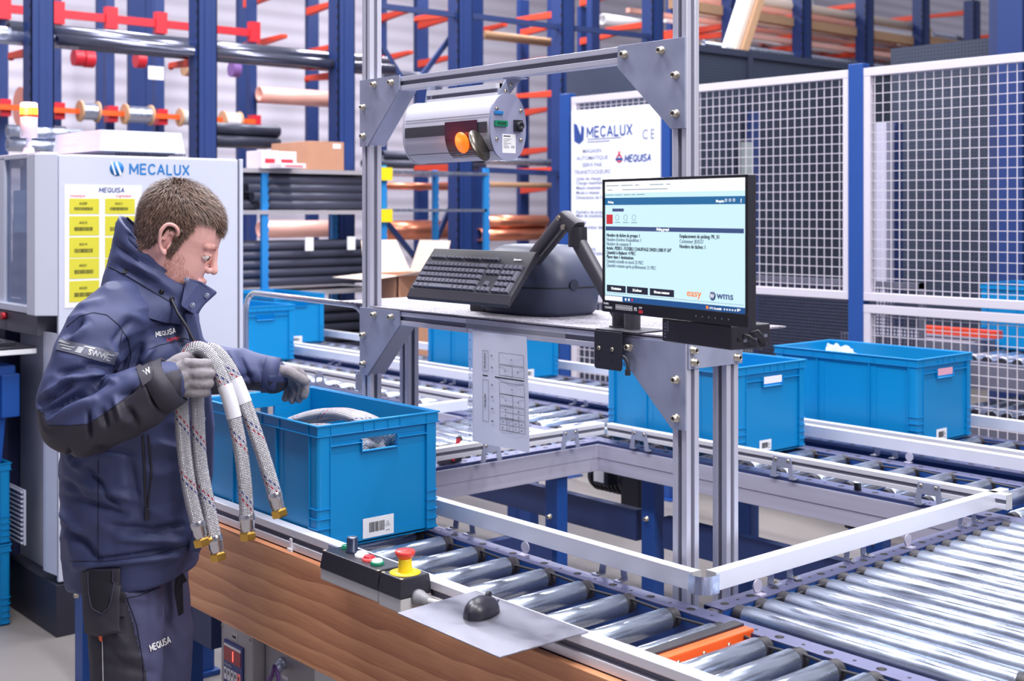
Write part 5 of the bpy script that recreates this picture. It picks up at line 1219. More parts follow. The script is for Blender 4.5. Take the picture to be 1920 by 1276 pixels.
# open carton behind the lanes
pc = atY(742, 560, 5.3); t = thing('open_carton', 'open cardboard carton with raised pale flaps behind the left post', 'carton', (pc.x, 5.5, 0.62))
X0, X1, Y0, Y1, ZT = pc.x-0.40, pc.x+0.02, 5.3, 5.72, 1.25
b = MB()
b.box(X0, Y0, 0.62, X1, Y0+0.01, ZT); b.box(X0, Y1-0.01, 0.62, X1, Y1, ZT); b.box(X0, Y0, 0.62, X0+0.01, Y1, ZT); b.box(X1-0.01, Y0, 0.62, X1, Y1, ZT); b.box(X0, Y0, 0.62, X1, Y1, 0.63); b.build('body', M['card'], t)
for (pts, lb) in (([(X0, Y0, ZT), (X1, Y0, ZT), (X1+0.03, Y0-0.26, ZT-0.02), (X0-0.03, Y0-0.26, ZT-0.02)], 'front'), ([(X0, Y1, ZT), (X1, Y1, ZT), (X1-0.02, Y1+0.08, ZT+0.24), (X0+0.02, Y1+0.08, ZT+0.24)], 'back'), ([(X0, Y0, ZT), (X0, Y1, ZT), (X0-0.12, Y1-0.05, ZT+0.24), (X0-0.12, Y0+0.05, ZT+0.24)], 's'), ([(X1, Y0, ZT), (X1, Y1, ZT), (X1+0.24, Y1, ZT+0.04), (X1+0.24, Y0, ZT+0.04)], 's')):
    b = MB(); P = [Vector(p) for p in pts]; n_ = (P[1]-P[0]).cross(P[2]-P[1]).normalized()*0.005
    b.add(P + [p+n_ for p in P], [(0,3,2,1),(4,5,6,7),(0,1,5,4),(1,2,6,5),(2,3,7,6),(3,0,4,7)]); b.build('flap', M['card_l'], t)
b = MB(); b.box(X0-0.1, Y0-0.05, 0.56, X1+0.1, Y1+0.1, 0.62)
for xx in (X0-0.09, X1+0.03):
    for yy in (Y0, Y1): b.box(xx, yy, 0, xx+0.06, yy+0.06, 0.56)
solo(b, 'low_table', M['blue_rack'], 'low blue bench carrying the open carton', 'bench')

# ---- wire fence
YF = 5.6
wm = mat('fence_white', rgb(206, 200, 210), 0.5)
def fpost(px, lb):
    x = atY(px, 396, YF).x; t = thing('fence_post', lb, 'post', (x, YF, 0), group=None); b = MB(); b.box(x-0.045, YF-0.01, 0, x+0.045, YF+0.05, 2.47); b.build('post', M['blue_st'], t, 0.003)
    b = MB(); b.box(x-0.08, YF-0.04, 0, x+0.08, YF+0.08, 0.01); b.build('foot_plate', M['blue_st'], t)
fpost(1606, 'blue fence post between the two large mesh panels'); fpost(1246, 'blue fence post right of the notice board'); fpost(1060, 'blue fence post left of the notice board')
PITX, PITZ = 0.0475, 0.0495
def panel(pa, pb, z0, z1, lb, fw=0.042, gx=None):
    x0, x1 = atY(pa, 396, YF).x, atY(pb, 396, YF).x
    t = thing('mesh_panel', lb, 'mesh panel', ((x0+x1)/2, YF, z0))
    b = MB(); b.box(x0, YF-0.005, z0, x0+fw, YF+0.03, z1); b.box(x1-fw, YF-0.005, z0, x1, YF+0.03, z1); b.box(x0, YF-0.006, z1-fw, x1, YF+0.03, z1); b.box(x0, YF-0.006, z0, x1, YF+0.03, z0+fw); b.build('frame', wm, t, 0.002)
    b = MB(); x = x0+fw+0.02; wt = 0.0017
    while x < x1-fw: b.box(x-wt, YF+0.006, z0, x+wt, YF+0.010, z1); x += PITX
    z = z0+fw+0.025
    while z < z1-fw: b.box(x0, YF+0.010, z-wt, x1, YF+0.014, z+wt); z += PITZ
    b.build('wire_mesh', wm, t)
ZT_, ZM = atY(1620, 128, YF).z, atY(1620, 563, YF).z
panel(1619, 2180, ZM, ZT_, 'large upper mesh panel on the right side of the fence'); panel(1619, 2180, 0.12, ZM-0.02, 'lower mesh panel behind the far right crate')
panel(1262, 1594, ZM+0.0, ZT_, 'large mesh panel right of the post frame and monitor'); panel(1072, 1232, 0.12, 1.18, 'low mesh panel under the notice board'); panel(1072, 1232, 1.22, ZT_, 'mesh panel carrying the notice board')
# notice board
c0, c1_ = atY(1071, 200, YF-0.03), atY(1236, 515, YF-0.03)
zt, zb = atY(1071, 208, YF-0.03).z, atY(1071, 520, YF-0.03).z
t = thing('notice_board', 'white printed notice board with blue heading hung on the fence', 'sign', (c0.x, YF-0.03, zb))
b = MB(); b.box(c0.x, YF-0.03, zb, c1_.x, YF-0.012, zt); b.build('board', mat('board_white', rgb(236, 238, 250), 0.35), t, 0.002)
def nt(s_, px, py, size, m, bold=0, al='LEFT', shear=0, sx=1.0, name='print'):
    p = atY(px, py, YF-0.0305); return text(s_, size, m, t, p, '-y', name, bold, al, shear, sx)
heading('MECALUX', atY(1101, 239, YF).z-atY(1101, 257, YF).z, atY(1184, 250, YF).x-atY(1101, 250, YF).x, M['inknavy'], t, atY(1101, 257, YF-0.031), '-y'); nt('C E', 1204, 261, 0.085, M['inkgrey'], 0.001, sx=0.8)
p = atY(1086, 248, YF-0.031)
b = MB(); b.prism([(p.x-0.045, p.z-0.055), (p.x+0.0, p.z-0.075), (p.x+0.04, p.z-0.05), (p.x+0.045, p.z+0.03), (p.x+0.02, p.z+0.045), (p.x+0.015, p.z-0.02), (p.x-0.02, p.z+0.05), (p.x-0.05, p.z+0.06)], 'y', p.y-0.001, p.y); lo = b.build('logo_mark', M['inknavy'], t)
nt('N', 1078, 258, 0.085, M['label'], 0.003, sx=0.8)
for i, s_ in enumerate(('MAGASIN', 'AUTOMATIQUE', 'SERVI PAR', 'TRANSTOCKEURS')): nt(s_, 1110, 286+13.2*i, 0.036, M['inkgrey'], 0.001, 'CENTER', sx=1.1)
heading('MEQUISA', atY(1171, 291, YF).z-atY(1171, 303, YF).z, atY(1219, 300, YF).x-atY(1171, 300, YF).x, M['inknavy'], t, atY(1171, 303, YF-0.031), '-y', lw=.24, shear=.25)
p = atY(1161, 297, YF-0.031); b = MB(); b.lathe([(0.016, 0), (0.026, 0), (0.026, 0.001), (0.016, 0.001), (0.016, 0)], p, (0, -1, 0), 20); b.box(p.x-0.008, p.y-0.001, p.z+0.02, p.x+0.008, p.y, p.z+0.045); b.build('emblem', M['inkred'], t)
b = MB(); b.box(p.x-0.03, p.y-0.0015, p.z-0.012, p.x+0.03, p.y-0.0005, p.z+0.004); b.build('emblem_bar', M['inknavy'], t)
for i in range(2):
    q0 = atY(1101, 262+5*i, YF-0.0305); b = MB(); b.box(q0.x, q0.y-0.001, q0.z, q0.x+0.30-0.1*i, q0.y, q0.z+0.006); b.build('fine_print', M['inkgrey'], t)
for py, s_ in ((338, 'Unit\u00e9 de charge:'), (346, 'Charge maximale:'), (355, 'Masse maximale de charge'), (364, 'Mode \u00e0 vitesse:'), (373, 'Dimensions de l\u2019unit\u00e9'), (400, 'Num\u00e9ro de projet'), (407, 'Mise de transmission'), (419, 'Ann\u00e9e:'), (428, 'Constructeur des'), (468, 'Maintenance'), (476, 'Ateliers de l\u2019usine')):
    nt(s_, 1080, py, 0.030, M['inkgrey'], 0.0006, sx=1.15)

# ---- dark perforated enclosure and gear behind the fence
def enc_mat():
    m = mat('dark_perforated_sheet', rgb(52, 60, 78), 0.5, 0.1, 0.12, 3); nt_ = m.node_tree; N = nt_.nodes; L = nt_.links; b_ = N['Principled BSDF']
    tc = N.new('ShaderNodeTexCoord'); mp = N.new('ShaderNodeMapping'); mp.inputs['Scale'].default_value = (40, 40, 40); L.new(tc.outputs['Object'], mp.inputs[0])
    br = N.new('ShaderNodeTexVoronoi'); br.inputs['Randomness'].default_value = 0; br.inputs['Scale'].default_value = 1; L.new(mp.outputs[0], br.inputs[0])
    cmp_ = N.new('ShaderNodeMath'); cmp_.operation = 'GREATER_THAN'; cmp_.inputs[1].default_value = 0.30; L.new(br.outputs['Distance'], cmp_.inputs[0])
    mx = N.new('ShaderNodeMix'); mx.data_type = 'RGBA'; mx.inputs[6].default_value = rgb(24, 28, 38); mx.inputs[7].default_value = rgb(54, 62, 82); L.new(cmp_.outputs[0], mx.inputs[0]); L.new(mx.outputs[2], b_.inputs['Base Color']); return m
EN = enc_mat(); XE_ = -7.2
ze = zx(1312, 86, XE_); ye0 = atX(1288, 90, XE_).y
t = thing('machine_enclosure', 'tall dark perforated machine enclosure behind the mesh fence', 'enclosure', (XE_, 10, 0))
b = MB(); b.box(XE_-0.05, ye0, 0, XE_, 13.2, ze); b.box(-9.0+0.3, ye0, 0, XE_, ye0+0.05, ze); b.build('side_sheet', EN, t)
b = MB(); b.box(XE_-0.06, ye0, ze-0.05, XE_+0.02, 13.2, ze+0.01)
for y in (ye0, 8.95, 10.6, 12.2): b.box(XE_-0.01, y, 0, XE_+0.03, y+0.06, ze)
b.build('frame', mat('enclosure_edge', rgb(44, 50, 70), 0.5), t)
b = MB(); yq = atX(1395, 400, XE_+0.1).y; b.box(XE_+0.06, yq, 0.3, XE_+0.12, yq+0.09, 2.32); b.build('pale_post', mat('pale_grey_green', rgb(150, 158, 160), 0.5), t)
b = MB(); b.box(XE_+0.05, yq+0.10, 0.3, XE_+0.10, yq+0.22, 2.6); b.build('blue_post', M['navy'], t)
# fine dark mesh below
fm = mat('fine_dark_mesh', rgb(70, 72, 94), 0.5, 0.2)
t = thing('fine_mesh_screen', 'fine grey mesh screen low behind the far crates', 'mesh screen', (-5.2, 6.0, 0))
b = MB(); xA, xB = atY(1400, 600, 6.0).x-0.8, atY(1640, 600, 6.0).x+0.3; z = 0.2
while z < 1.32: b.box(xA, 6.0, z, xB, 6.006, z+0.006); z += 0.019
x = xA
while x < xB: b.box(x, 6.006, 0.2, x+0.006, 6.01, 1.32); x += 0.021
b.build('mesh', fm, t); b = MB(); b.box(xA, 5.995, 1.30, xB, 6.02, 1.33); b.box(xA, 5.995, 0, xA+0.03, 6.02, 1.33); b.box(xB-0.03, 5.995, 0, xB, 6.02, 1.33); b.build('frame', M['groove'], t)
# inside the fenced cell on the right
for i, (px, m, w_, lb) in enumerate(((1652, 'side_alu', 0.08, 'pale grey post inside the fenced cell'), (1668, 'navy', 0.09, 'navy post beside the pale one inside the cell'), (1868, 'navy', 0.10, 'navy post in the cell near the right edge'), (1893, 'blue_rack', 0.16, 'blue mast inside the cell near the right edge'), (1915, 'blue_rack', 0.10, 'blue mast at the right picture edge'))):
    yy = 7.32 + 0.11*(i % 3); x = atY(px, 396, yy).x; b = MB(); b.box(x-w_/2, yy, 0, x+w_/2, yy+0.09, 2.3 if i < 2 else 3.6); solo(b, 'machine_post', M[m], lb, 'post')
b = MB(); xa, xb = atY(1670, 396, 7.8).x, atY(2100, 396, 7.8).x; b.box(xa, 7.8, 0.9, xb, 7.86, 2.85); solo(b, 'inner_screen', EN, 'dark sheet screen inside the fenced cell', 'screen')
t = thing('lift_conveyor', 'bright roller lane inside the fenced cell at the right edge', 'conveyor', (-3.6, 6.6, 0))
xa = atY(1828, 690, 6.3).x; me = _roller(0.62, M['zinc_l'])
for i in range(14): inst('roller', me, t, (xa + 0.085*i, 6.25, 0.92), Matrix.Rotation(R(90), 3, 'Z'))
for i in range(14): inst('roller', me, t, (xa + 0.02 + 0.085*i, 6.1, 0.66), Matrix.Rotation(R(90), 3, 'Z'))
b = MB(); b.box(xa-0.9, 6.17, 0.78, xa+1.6, 6.22, 0.92); b.box(xa-0.9, 6.02, 0.5, xa+1.6, 6.07, 0.63); b.box(xa-0.9, 6.9, 0.78, xa+1.6, 6.95, 0.93); b.build('side_channel', mat('dull_grey_steel', rgb(118, 118, 136), 0.5, 0.3), t)
for x in (xa-0.8, xa+0.4): 
    b = MB(); b.box(x, 6.2, 0, x+0.07, 6.26, 0.8); b.build('leg', M['navy'], t)
b = MB(); b.box(xa-0.42, 6.45, 1.02, xa+0.04, 6.52, 1.06); b.build('orange_stop', M['arm'], t); b = MB(); b.box(xa-0.85, 6.3, 0.94, xa-0.05, 6.8, 1.0); b.build('carriage', bpy.data.materials['dull_grey_steel'], t)
cr = crate((xa+0.20, 6.80, 0.95), 0, 'dark blue crate inside the fenced cell at the right', None, h=0.36); 
del_ = cr
# ---- white electrical cabinet with the operator unit (left)
XC = -5.04; yc0, yc1 = 1.935, colx(455, XC); zt = zx(280, 293, XC)
t = thing('control_cabinet', 'tall white control cabinet with blue heading behind the worker', 'cabinet', (-5.4, 2.35, 0))
b = MB(); b.box(-5.62, yc0+0.05, 0.20, XC-0.02, yc1, zt); b.build('body', M['white_p'], t, 0.004)
yd = colx(110, XC)
b = MB(); b.box(XC-0.02, yd, 0.22, XC, colx(446, XC), zt-0.004); b.build('door', M['white_p'], t, 0.004)
b = MB(); b.box(XC-0.03, colx(449, XC), 0.20, XC+0.004, yc1, zt); b.build('corner_strip', M['white_p'], t, 0.002)
b = MB(); b.box(XC-0.018, colx(446, XC), 0.22, XC-0.004, colx(449, XC), zt); b.build('door_seal', M['groove'], t)
b = MB(); b.prism([(XC-0.005, yd-0.003), (XC-0.10, yc0-0.015), (XC-0.13, yc0-0.015), (XC-0.13, yd-0.003)][::-1], 'z', 0.245, 1.22); b.build('lower_post', M['white_p'], t, 0.002)
b = MB(); b.prism([(XC-0.0, yd-0.003), (XC-0.06, yc0-0.075), (XC-0.15, yc0-0.075), (XC-0.15, yd-0.003)][::-1], 'z', 1.29, zt); b.build('upper_post', M['white_p'], t, 0.003)
b = MB(); b.box(-5.62, yc0-0.01, 0, XC, yc1, 0.21); b.build('plinth', mat('plinth_dark', rgb(42, 42, 56), 0.5), t, 0.003)
def ct(s_, px, py, size, m, bold=0, al='LEFT', shear=0, sx=1.0, par=None, off=0.001, name='print'):
    p = atX(px, py, XC+off); return text(s_, size, m, par or t, p, '+x', name, bold, al, shear, sx)
heading('MECALUX', atX(243, 308, XC).z-atX(243, 326, XC).z, atX(354, 320, XC).y-atX(244, 320, XC).y, M['inkblue'], t, atX(244, 325.5, XC+.0012), '+x')
p = atX(219, 316, XC+0.001); b = MB(); b.lathe([(0.0001, 0), (0.030, 0), (0.030, 0.0008), (0.0001, 0.0008)], p, (1, 0, 0), 32); lg = b.build('logo_disc', M['inkblue'], t)
for (d0, d1, ww) in ((-0.020, -0.006, 0.007), (0.0, 0.018, 0.010)):
    b = MB(); b.obox((p.x+0.001, p.y+d0-0.004, p.z+0.028), (p.x+0.001, p.y+d1, p.z-0.026), 0.0012, ww, (0, 1, 0)); b.build('logo_stroke', M['label'], lg)
sheet0, sheet1 = atX(121, 346, XC+0.002), atX(266, 570, XC+0.002)
b = MB(); b.box(XC+0.0005, sheet0.y, sheet1.z, XC+0.002, sheet1.y, sheet0.z); sh_ = b.build('label_sheet', M['label'], t)
heading('MEQUISA', atX(186, 352, XC).z-atX(186, 360, XC).z, atX(233, 355, XC).y-atX(187, 355, XC).y, M['inknavy'], sh_, atX(186, 360, XC+.0024), '+x', lw=.22, shear=.2); ct('mequique', 131, 369, 0.016, M['inkred'], 0, shear=0.3, par=sh_, off=0.0022); ct('Logistique', 217, 369, 0.016, M['inkred'], 0, shear=0.3, par=sh_, off=0.0022)
ROW = [(372, 401), (405, 441), (445, 482), (485, 521), (527, 564)]; NM = [('AG09', 'AG11'), ('AG12', 'AG13'), ('AG14', 'AG15'), ('AG21', 'AG22'), ('AG23', 'AG24')]
ylm = mat('yellow_label', rgb(216, 208, 56), 0.5)
for j, (a, c) in enumerate(ROW):
    for i, (pa, pb) in enumerate(((130, 186), (197, 253))):
        q0, q1 = atX(pa, a, XC+0.003), atX(pb, c, XC+0.003); b = MB(); b.box(XC+0.002, q0.y, q1.z, XC+0.0028, q1.y, q0.z); lb = b.build('yellow_label', ylm, sh_)
        ct(NM[j][i], (pa+pb)/2-2, a+(c-a)*0.40, 0.014, M['ink'], 0.0004, 'CENTER', par=lb, off=0.0032)
        b = MB(); y = q0.y+(q1.y-q0.y)*0.17; zb_ = q1.z+(q0.z-q1.z)*0.24
        while y < q0.y+(q1.y-q0.y)*0.78: b.box(XC+0.0028, y, zb_, XC+0.0034, y+0.0022, zb_+(q0.z-q1.z)*0.20); y += rnd.choice((0.0035, 0.0045))
        b.build('barcode', M['ink'], lb)
# roof fan unit
t = thing('roof_fan_unit', 'flat white fan hood on the cabinet roof', 'ventilation unit', (-5.35, 2.3, zt+0.0))
yA, yB = colx(187, -5.13), colx(348, -5.13); yb = yA; xB = -5.66
b = MB(); zb0 = zx(187, 282, -5.13); zb1 = zx(187, 258, -5.13); zb2 = zx(187, 242, -5.13)
def rect(x0, x1, y0, y1, z): return [Vector((x1, y0, z)), Vector((x1, y1, z)), Vector((x0, y1, z)), Vector((x0, y0, z))]
b.loft([rect(xB, -5.13, yA, yB, zb0), rect(xB+0.008, -5.138, yA+0.008, yB-0.008, zb1), rect(xB+0.012, -5.142, yA+0.012, yB-0.012, zb2)], smooth=False); b.build('hood', M['white_p'], t, 0.003)
b = MB(); b.loft([rect(xB+0.10, -5.21, yA+0.07, yB-0.07, zt), rect(xB+0.05, -5.16, yA+0.03, yB-0.03, zb0)], smooth=False); nk = b.build('neck', mat('neck_grey', rgb(170, 172, 190), 0.45), t)
b = MB()
for k in range(26): b.box(-5.185, yA+0.09+0.0125*k, zt+0.012, -5.165, yA+0.096+0.0125*k, zb0-0.004)
b.build('vent_slot', M['groove'], nk)
b = MB()
for k in range(14): b.box(xB+0.10+0.014*k, yA+0.004, (zb0+zb1)/2-0.014, xB+0.103+0.014*k, yA+0.009, (zb0+zb1)/2+0.014)
b.build('louvre', M['grey_pl'], t)
# operator unit with window, tray and keyboard
t = thing('operator_unit', 'white operator housing with a glazed window left of the cabinet', 'machine housing', (-5.9, 2.2, 0))
wy = 1.905
def wx(px, y=1.905): return atY(px, 396, y).x
zw0, zw1 = atY(40, 575, wy).z, atY(40, 293, wy).z
b = MB(); b.box(-6.6, wy, zw1-0.01, -5.63, 2.55, zw1+0.012); b.box(-5.63, wy, zw1-0.01, -5.16, 1.975, zw1+0.012); b.box(-6.6, wy-0.02, zw0-0.02, -5.2, wy+0.02, zw0+0.01); b.box(wx(82)+0.0, wy-0.006, zw0, -5.16, wy+0.03, zw1); b.box(-6.6, wy, zw0, wx(8), wy+0.03, zw1); b.build('frame', M['white_p'], t, 0.003)
gm = mat('tinted_glass', rgb(118, 140, 182), 0.04, 0, alpha=0.52, spec=0.8)
b = MB(); b.box(wx(8), wy+0.012, zw0, wx(82), wy+0.017, zw1-0.01); b.build('window_pane', gm, t)
b = MB(); b.box(-6.6, 2.5, zw0, -5.63, 2.55, zw1); b.build('back_panel', mat('inner_grey', rgb(66, 76, 110), 0.5), t)
b = MB(); b.box(-6.4, 2.1, zw0-0.0, -5.66, 2.45, zw0+0.16); b.box(-6.1, 2.12, zw0+0.16, -5.75, 2.4, zw0+0.36); b.box(-6.3, 2.3, 1.6, -5.66, 2.4, 1.72); b.build('inner_machine', mat('inner_pale', rgb(150, 160, 186), 0.5), t)
b = MB(); b.box(wx(12), wy+0.03, 1.62, wx(34), wy+0.04, 1.80); b.build('inner_display', emi('inner_screen_glow', rgb(140, 170, 220), 0.35), t)
b = MB(); b.box(-6.6, wy+0.02, 0.20, -5.63, 2.5, 1.20); b.build('recess_shade_block', mat('recess_shade_navy', rgb(40, 44, 84), 0.55), t)  # solid block coloured dark to paint the shade of the knee recess
b = MB(); b.box(-6.6, wy-0.01, 1.20, -5.17, wy+0.3, 1.285); cs = b.build('console', mat('console_grey', rgb(96, 96, 108), 0.5), t, 0.003)
b = MB(); b.lathe([(0.0001, 0.02), (0.016, 0.02), (0.016, 0.0), (0.010, 0.0)], (wx(16), wy-0.03, 1.262), (0, 1, 0), 18); b.build('red_knob', M['red'], cs)
b = MB(); b.box(-6.5, wy-0.27, 1.128, -5.20, wy, 1.150); b.build('tray', M['label'], t, 0.003); b = MB(); b.box(-6.5, wy-0.28, 1.150, -5.20, wy, 1.158); b.build('tray_mat', M['black_pl'], t)
b = MB(); b.box(-5.66, wy-0.02, 0.16, -5.60, wy+0.02, 1.13); b.build('support', mat('support_navy', rgb(50, 54, 96), 0.5), t)
vx0, vx1 = atY(34, 396, 1.93).x, atY(56, 396, 1.93).x
b = MB()
zv0, zv1 = atY(45, 1018, 1.92).z, atY(45, 915, 1.92).z
b.box(vx0-0.1, 1.905, zv0, vx1, 1.915, zv1)
for k in range(12): b.box(vx0-0.1, 1.895, zv0+0.006+(zv1-zv0)/12*k, vx1-0.006, 1.905, zv0+0.014+(zv1-zv0)/12*k)
b.build('vent_grille', M['white_p'], t, 0.002)
kt2 = thing('keyboard', 'dark keyboard on the tray of the operator unit at the left edge', 'keyboard', (-5.50, wy-0.15, 1.158), (0, 0, 0), local=True)
b = MB(); b.box(-0.23, -0.09, 0, 0.23, 0.09, 0.018); b.build('case', M['black_pl'], kt2, 0.003)
km = MB(); km.box(-0.007, -0.007, 0, 0.007, 0.007, 0.006); kme = km.mesh('key', mat('key_grey', rgb(90, 90, 104), 0.4))
for i in range(20):
    for j in range(5): inst('key', kme, kt2, (-0.205+0.0215*i, -0.065+0.028*j, 0.018), FZ)
# beacon
p = atY(54, 292, 2.0); t = thing('beacon_lamp', 'white signal beacon with a lit orange-red band on the left housing', 'beacon', (p.x, 2.0, zw1+0.012))
zb_ = zw1+0.012; b = MB(); b.cyl((p.x, 2.0, zb_), (p.x, 2.0, zb_+0.035), 0.028, 20, 0.02); b.cyl((p.x, 2.0, zb_), (p.x, 2.0, atY(54, 256, 2.0).z), 0.012, 16); b.build('stem', M['white_p'], t)
z1, z2, z3, z4 = [atY(54, q, 2.0).z for q in (258, 218, 202, 192)]
b = MB(); b.lathe([(0.0001, 0), (0.036, 0), (0.037, z2-z1-0.003)], (p.x, 2.0, z1), n=28); b.build('body', M['white_p'], t)
b = MB(); b.lathe([(0.037, 0), (0.037, z3-z2)], (p.x, 2.0, z2), n=28); b.build('orange_lens', mat('beacon_lit', rgb(255, 150, 40), 0.3, emit=3.2), t)
b = MB(); b.lathe([(0.0375, 0), (0.0375, (z3-z2)*0.3)], (p.x, 2.0, z2-0.004), n=28); b.build('red_lens', mat('beacon_red', rgb(255, 50, 30), 0.3, emit=1.5), t)
b = MB(); b.lathe([(0.037, 0), (0.036, z4-z3-0.004), (0.030, z4-z3), (0.0001, z4-z3)], (p.x, 2.0, z3), n=28); b.build('top_lens', mat('beacon_top', rgb(255, 196, 190), 0.3, emit=0.7), t)
pl_ = bpy.data.lights.new('beacon_light', 'POINT'); pl_.energy = 3; pl_.color = (1, 0.25, 0.15); pl_.shadow_soft_size = 0.04; po = bpy.data.objects.new('beacon_light', pl_); COL.objects.link(po); po.location = (p.x+0.06, 1.94, z3)
# stacked crates on the floor at the left
for i, (z, lb) in enumerate(((0.0, 'lowest blue crate of the floor stack at the left edge'), (0.336, 'second blue crate of the floor stack at the left edge'))):
    crate((-5.665, 1.645, z), 0, lb, 'blue crates stacked on the floor at left')
t = thing('lidded_crate', 'dark blue lidded crate on top of the floor stack at the left edge', 'crate', (-5.665, 1.645, 0.671)); mB = mat('dark_crate_blue', rgb(24, 84, 170), 0.4)
b = MB(); b.loft([rect(-5.97, -5.36, 1.47, 1.82, 0.671), rect(-6.0, -5.33, 1.45, 1.84, 1.03)], smooth=False); b.build('body', mB, t, 0.004)
b = MB(); b.box(-6.02, 1.43, 1.03, -5.31, 1.86, 1.075); b.build('lid', mB, t, 0.008); b = MB(); b.box(-5.335, 1.80, 0.86, -5.305, 1.875, 1.04); b.build('handle', mB, t, 0.006); b = MB(); b.box(-5.335, 1.44, 0.86, -5.305, 1.50, 1.04); b.build('handle', mB, t, 0.006)
# ================================================================ the worker
from mathutils.bvhtree import BVHTree
def P3(px, py, d): return atD(px, py, d)
def PX(p):
    q = p - CAM; dd = q.dot(_v); return 960 + FPX*q.dot(_r)/dd, HOR - FPX*q.z/dd, dd
def fuse(mb, voxel, smooth=6, fac=0.5):
    """melt closed overlapping pieces into one continuous skin"""
    me = mb.mesh('tmp', M['ink']); o = bpy.data.objects.new('tmp', me); COL.objects.link(o)
    r_ = o.modifiers.new('r', 'REMESH'); r_.mode = 'VOXEL'; r_.voxel_size = voxel
    s_ = o.modifiers.new('s', 'SMOOTH'); s_.factor = fac; s_.iterations = smooth
    bpy.context.view_layer.update()
    ev = o.evaluated_get(bpy.context.evaluated_depsgraph_get()); out = bpy.data.meshes.new_from_object(ev)
    bpy.data.objects.remove(o); bpy.data.meshes.remove(me)
    out.polygons.foreach_set('use_smooth', [True]*len(out.polygons)); return out
def cap(b, pts, rs, n=18):
    pts = [Vector(p) for p in pts]; b.tube(pts, list(rs), n)
    b.ball(pts[0], rs[0]*0.995, n, 10); b.ball(pts[-1], rs[-1]*0.995, n, 10)
def smoothpath(pts, rs, k=6):
    P = [Vector(p) for p in pts]; out = []; ro = []
    for i in range(len(P)-1):
        p0 = P[max(i-1, 0)]; p1 = P[i]; p2 = P[i+1]; p3 = P[min(i+2, len(P)-1)]
        for j in range(k):
            t = j/k; out.append(0.5*((2*p1) + (p2-p0)*t + (2*p0-5*p1+4*p2-p3)*t*t + (3*p1-p0-3*p2+p3)*t**3)); ro.append(rs[i]*(1-t)+rs[i+1]*t)
    out.append(P[-1]); ro.append(rs[-1]); return out, ro
FACE = (_r*math.cos(R(6)) + _v*math.sin(R(6))); AWAY = (-_r*math.sin(R(6)) + _v*math.cos(R(6)))
UP = Vector((0, 0, 1))
person = thing('person', 'worker in navy winter jacket and grey gloves holding braided hoses by the blue crate', 'person', (P3(250, 1200, 3.3).x, P3(250, 1200, 3.3).y, 0))
PO = ORG[person.name]
def place(me, name, mats, parent=person, sm=True):
    me.transform(Matrix.Translation(-PO)); me.name = name; me.materials.clear()
    for m_ in (mats if isinstance(mats, (list, tuple)) else [mats]): me.materials.append(m_)
    o = bpy.data.objects.new(name, me); COL.objects.link(o); o.parent = parent; ORG[o.name] = PO; return o
# ---- head
HS = 1.07; HP = R(24)
H0 = P3(327, 452, 3.19)                        # point between the ear canals
hx = (FACE*math.cos(HP) - UP*math.sin(HP)); hz = (UP*math.cos(HP) + FACE*math.sin(HP)); hy = AWAY
def HD(x, y, z): return H0 + (hx*x + hy*y + hz*z)*HS
H0 = H0 + AWAY*0.0
skin = mat('skin', rgb(226, 172, 164), 0.5, 0, 0.10, 22, 0.12, 260)
skin.node_tree.nodes['Principled BSDF'].inputs['Subsurface Weight'].default_value = 0.12
skin.node_tree.nodes['Principled BSDF'].inputs['Subsurface Radius'].default_value = (0.02, 0.008, 0.005)
HR = [(-.118,.020,.080,.030),(-.108,.038,.090,-.004),(-.095,.050,.0935,-.028),(-.078,.058,.093,-.048),(-.060,.063,.0945,-.062),(-.042,.067,.095,-.074),(-.024,.070,.0945,-.085),(-.008,.073,.0915,-.093),(.008,.075,.0935,-.098),(.024,.077,.0985,-.101),(.042,.078,.098,-.103),(.060,.078,.094,-.102),(.078,.075,.087,-.098),(.095,.069,.076,-.090),(.110,.059,.061,-.078),(.122,.045,.042,-.062),(.131,.026,.018,-.042),(.135,.008,-.002,-.024)]
def hring(z, w_, f_, bk, n=40, off=0.0):
    out = []; cx = (f_+bk)/2; hx_ = (f_-bk)/2+off; w_ = w_+off
    for k in range(n):
        a = 2*math.pi*k/n; c_, s_ = math.cos(a), math.sin(a)
        e = 0.86 if c_ > 0 else 0.94
        yy = w_*math.copysign(abs(s_)**e, s_)*(1.0 - 0.16*max(c_, 0)**2)
        out.append(HD(cx + hx_*math.copysign(abs(c_)**0.93, c_), yy, z))
    return out
b = MB(); b.loft([hring(*r_) for r_ in HR])
cap(b, [HD(.095, 0, .020), HD(.103, 0, -.008), HD(.1115, 0, -.027)], [.0075*HS, .0085*HS, .0105*HS])       # nose
for s_ in (-1, 1):
    b.ball(HD(.101, s_*.0115, -.031), .0080*HS, 14, 9)
    cap(b, [HD(.080, s_*.046, .020), HD(.0885, s_*.030, .024), HD(.092, s_*.014, .022)], [.006*HS, .0075*HS, .0065*HS])                         # brow
    b.ball(HD(.081, s_*.031, .001), .0122*HS, 14, 9)                                                       # eyelid mound
cap(b, [HD(.094, -.020, -.0615), HD(.1015, 0, -.059), HD(.094, .020, -.0615)], [.0055*HS, .0075*HS, .0055*HS])
cap(b, [HD(.093, -.018, -.073), HD(.0995, 0, -.0735), HD(.093, .018, -.073)], [.0055*HS, .008*HS, .0055*HS])
b.ball(HD(.082, 0, -.100), .019*HS, 16, 10)
cap(b, [HD(-.028, 0, -.03), P3(290, 520, 3.22), P3(262, 600, 3.26)], [.066, .066, .075])                   # neck
b.ball(P3(250, 640, 3.3), (.14, .14, .10), 18, 10)
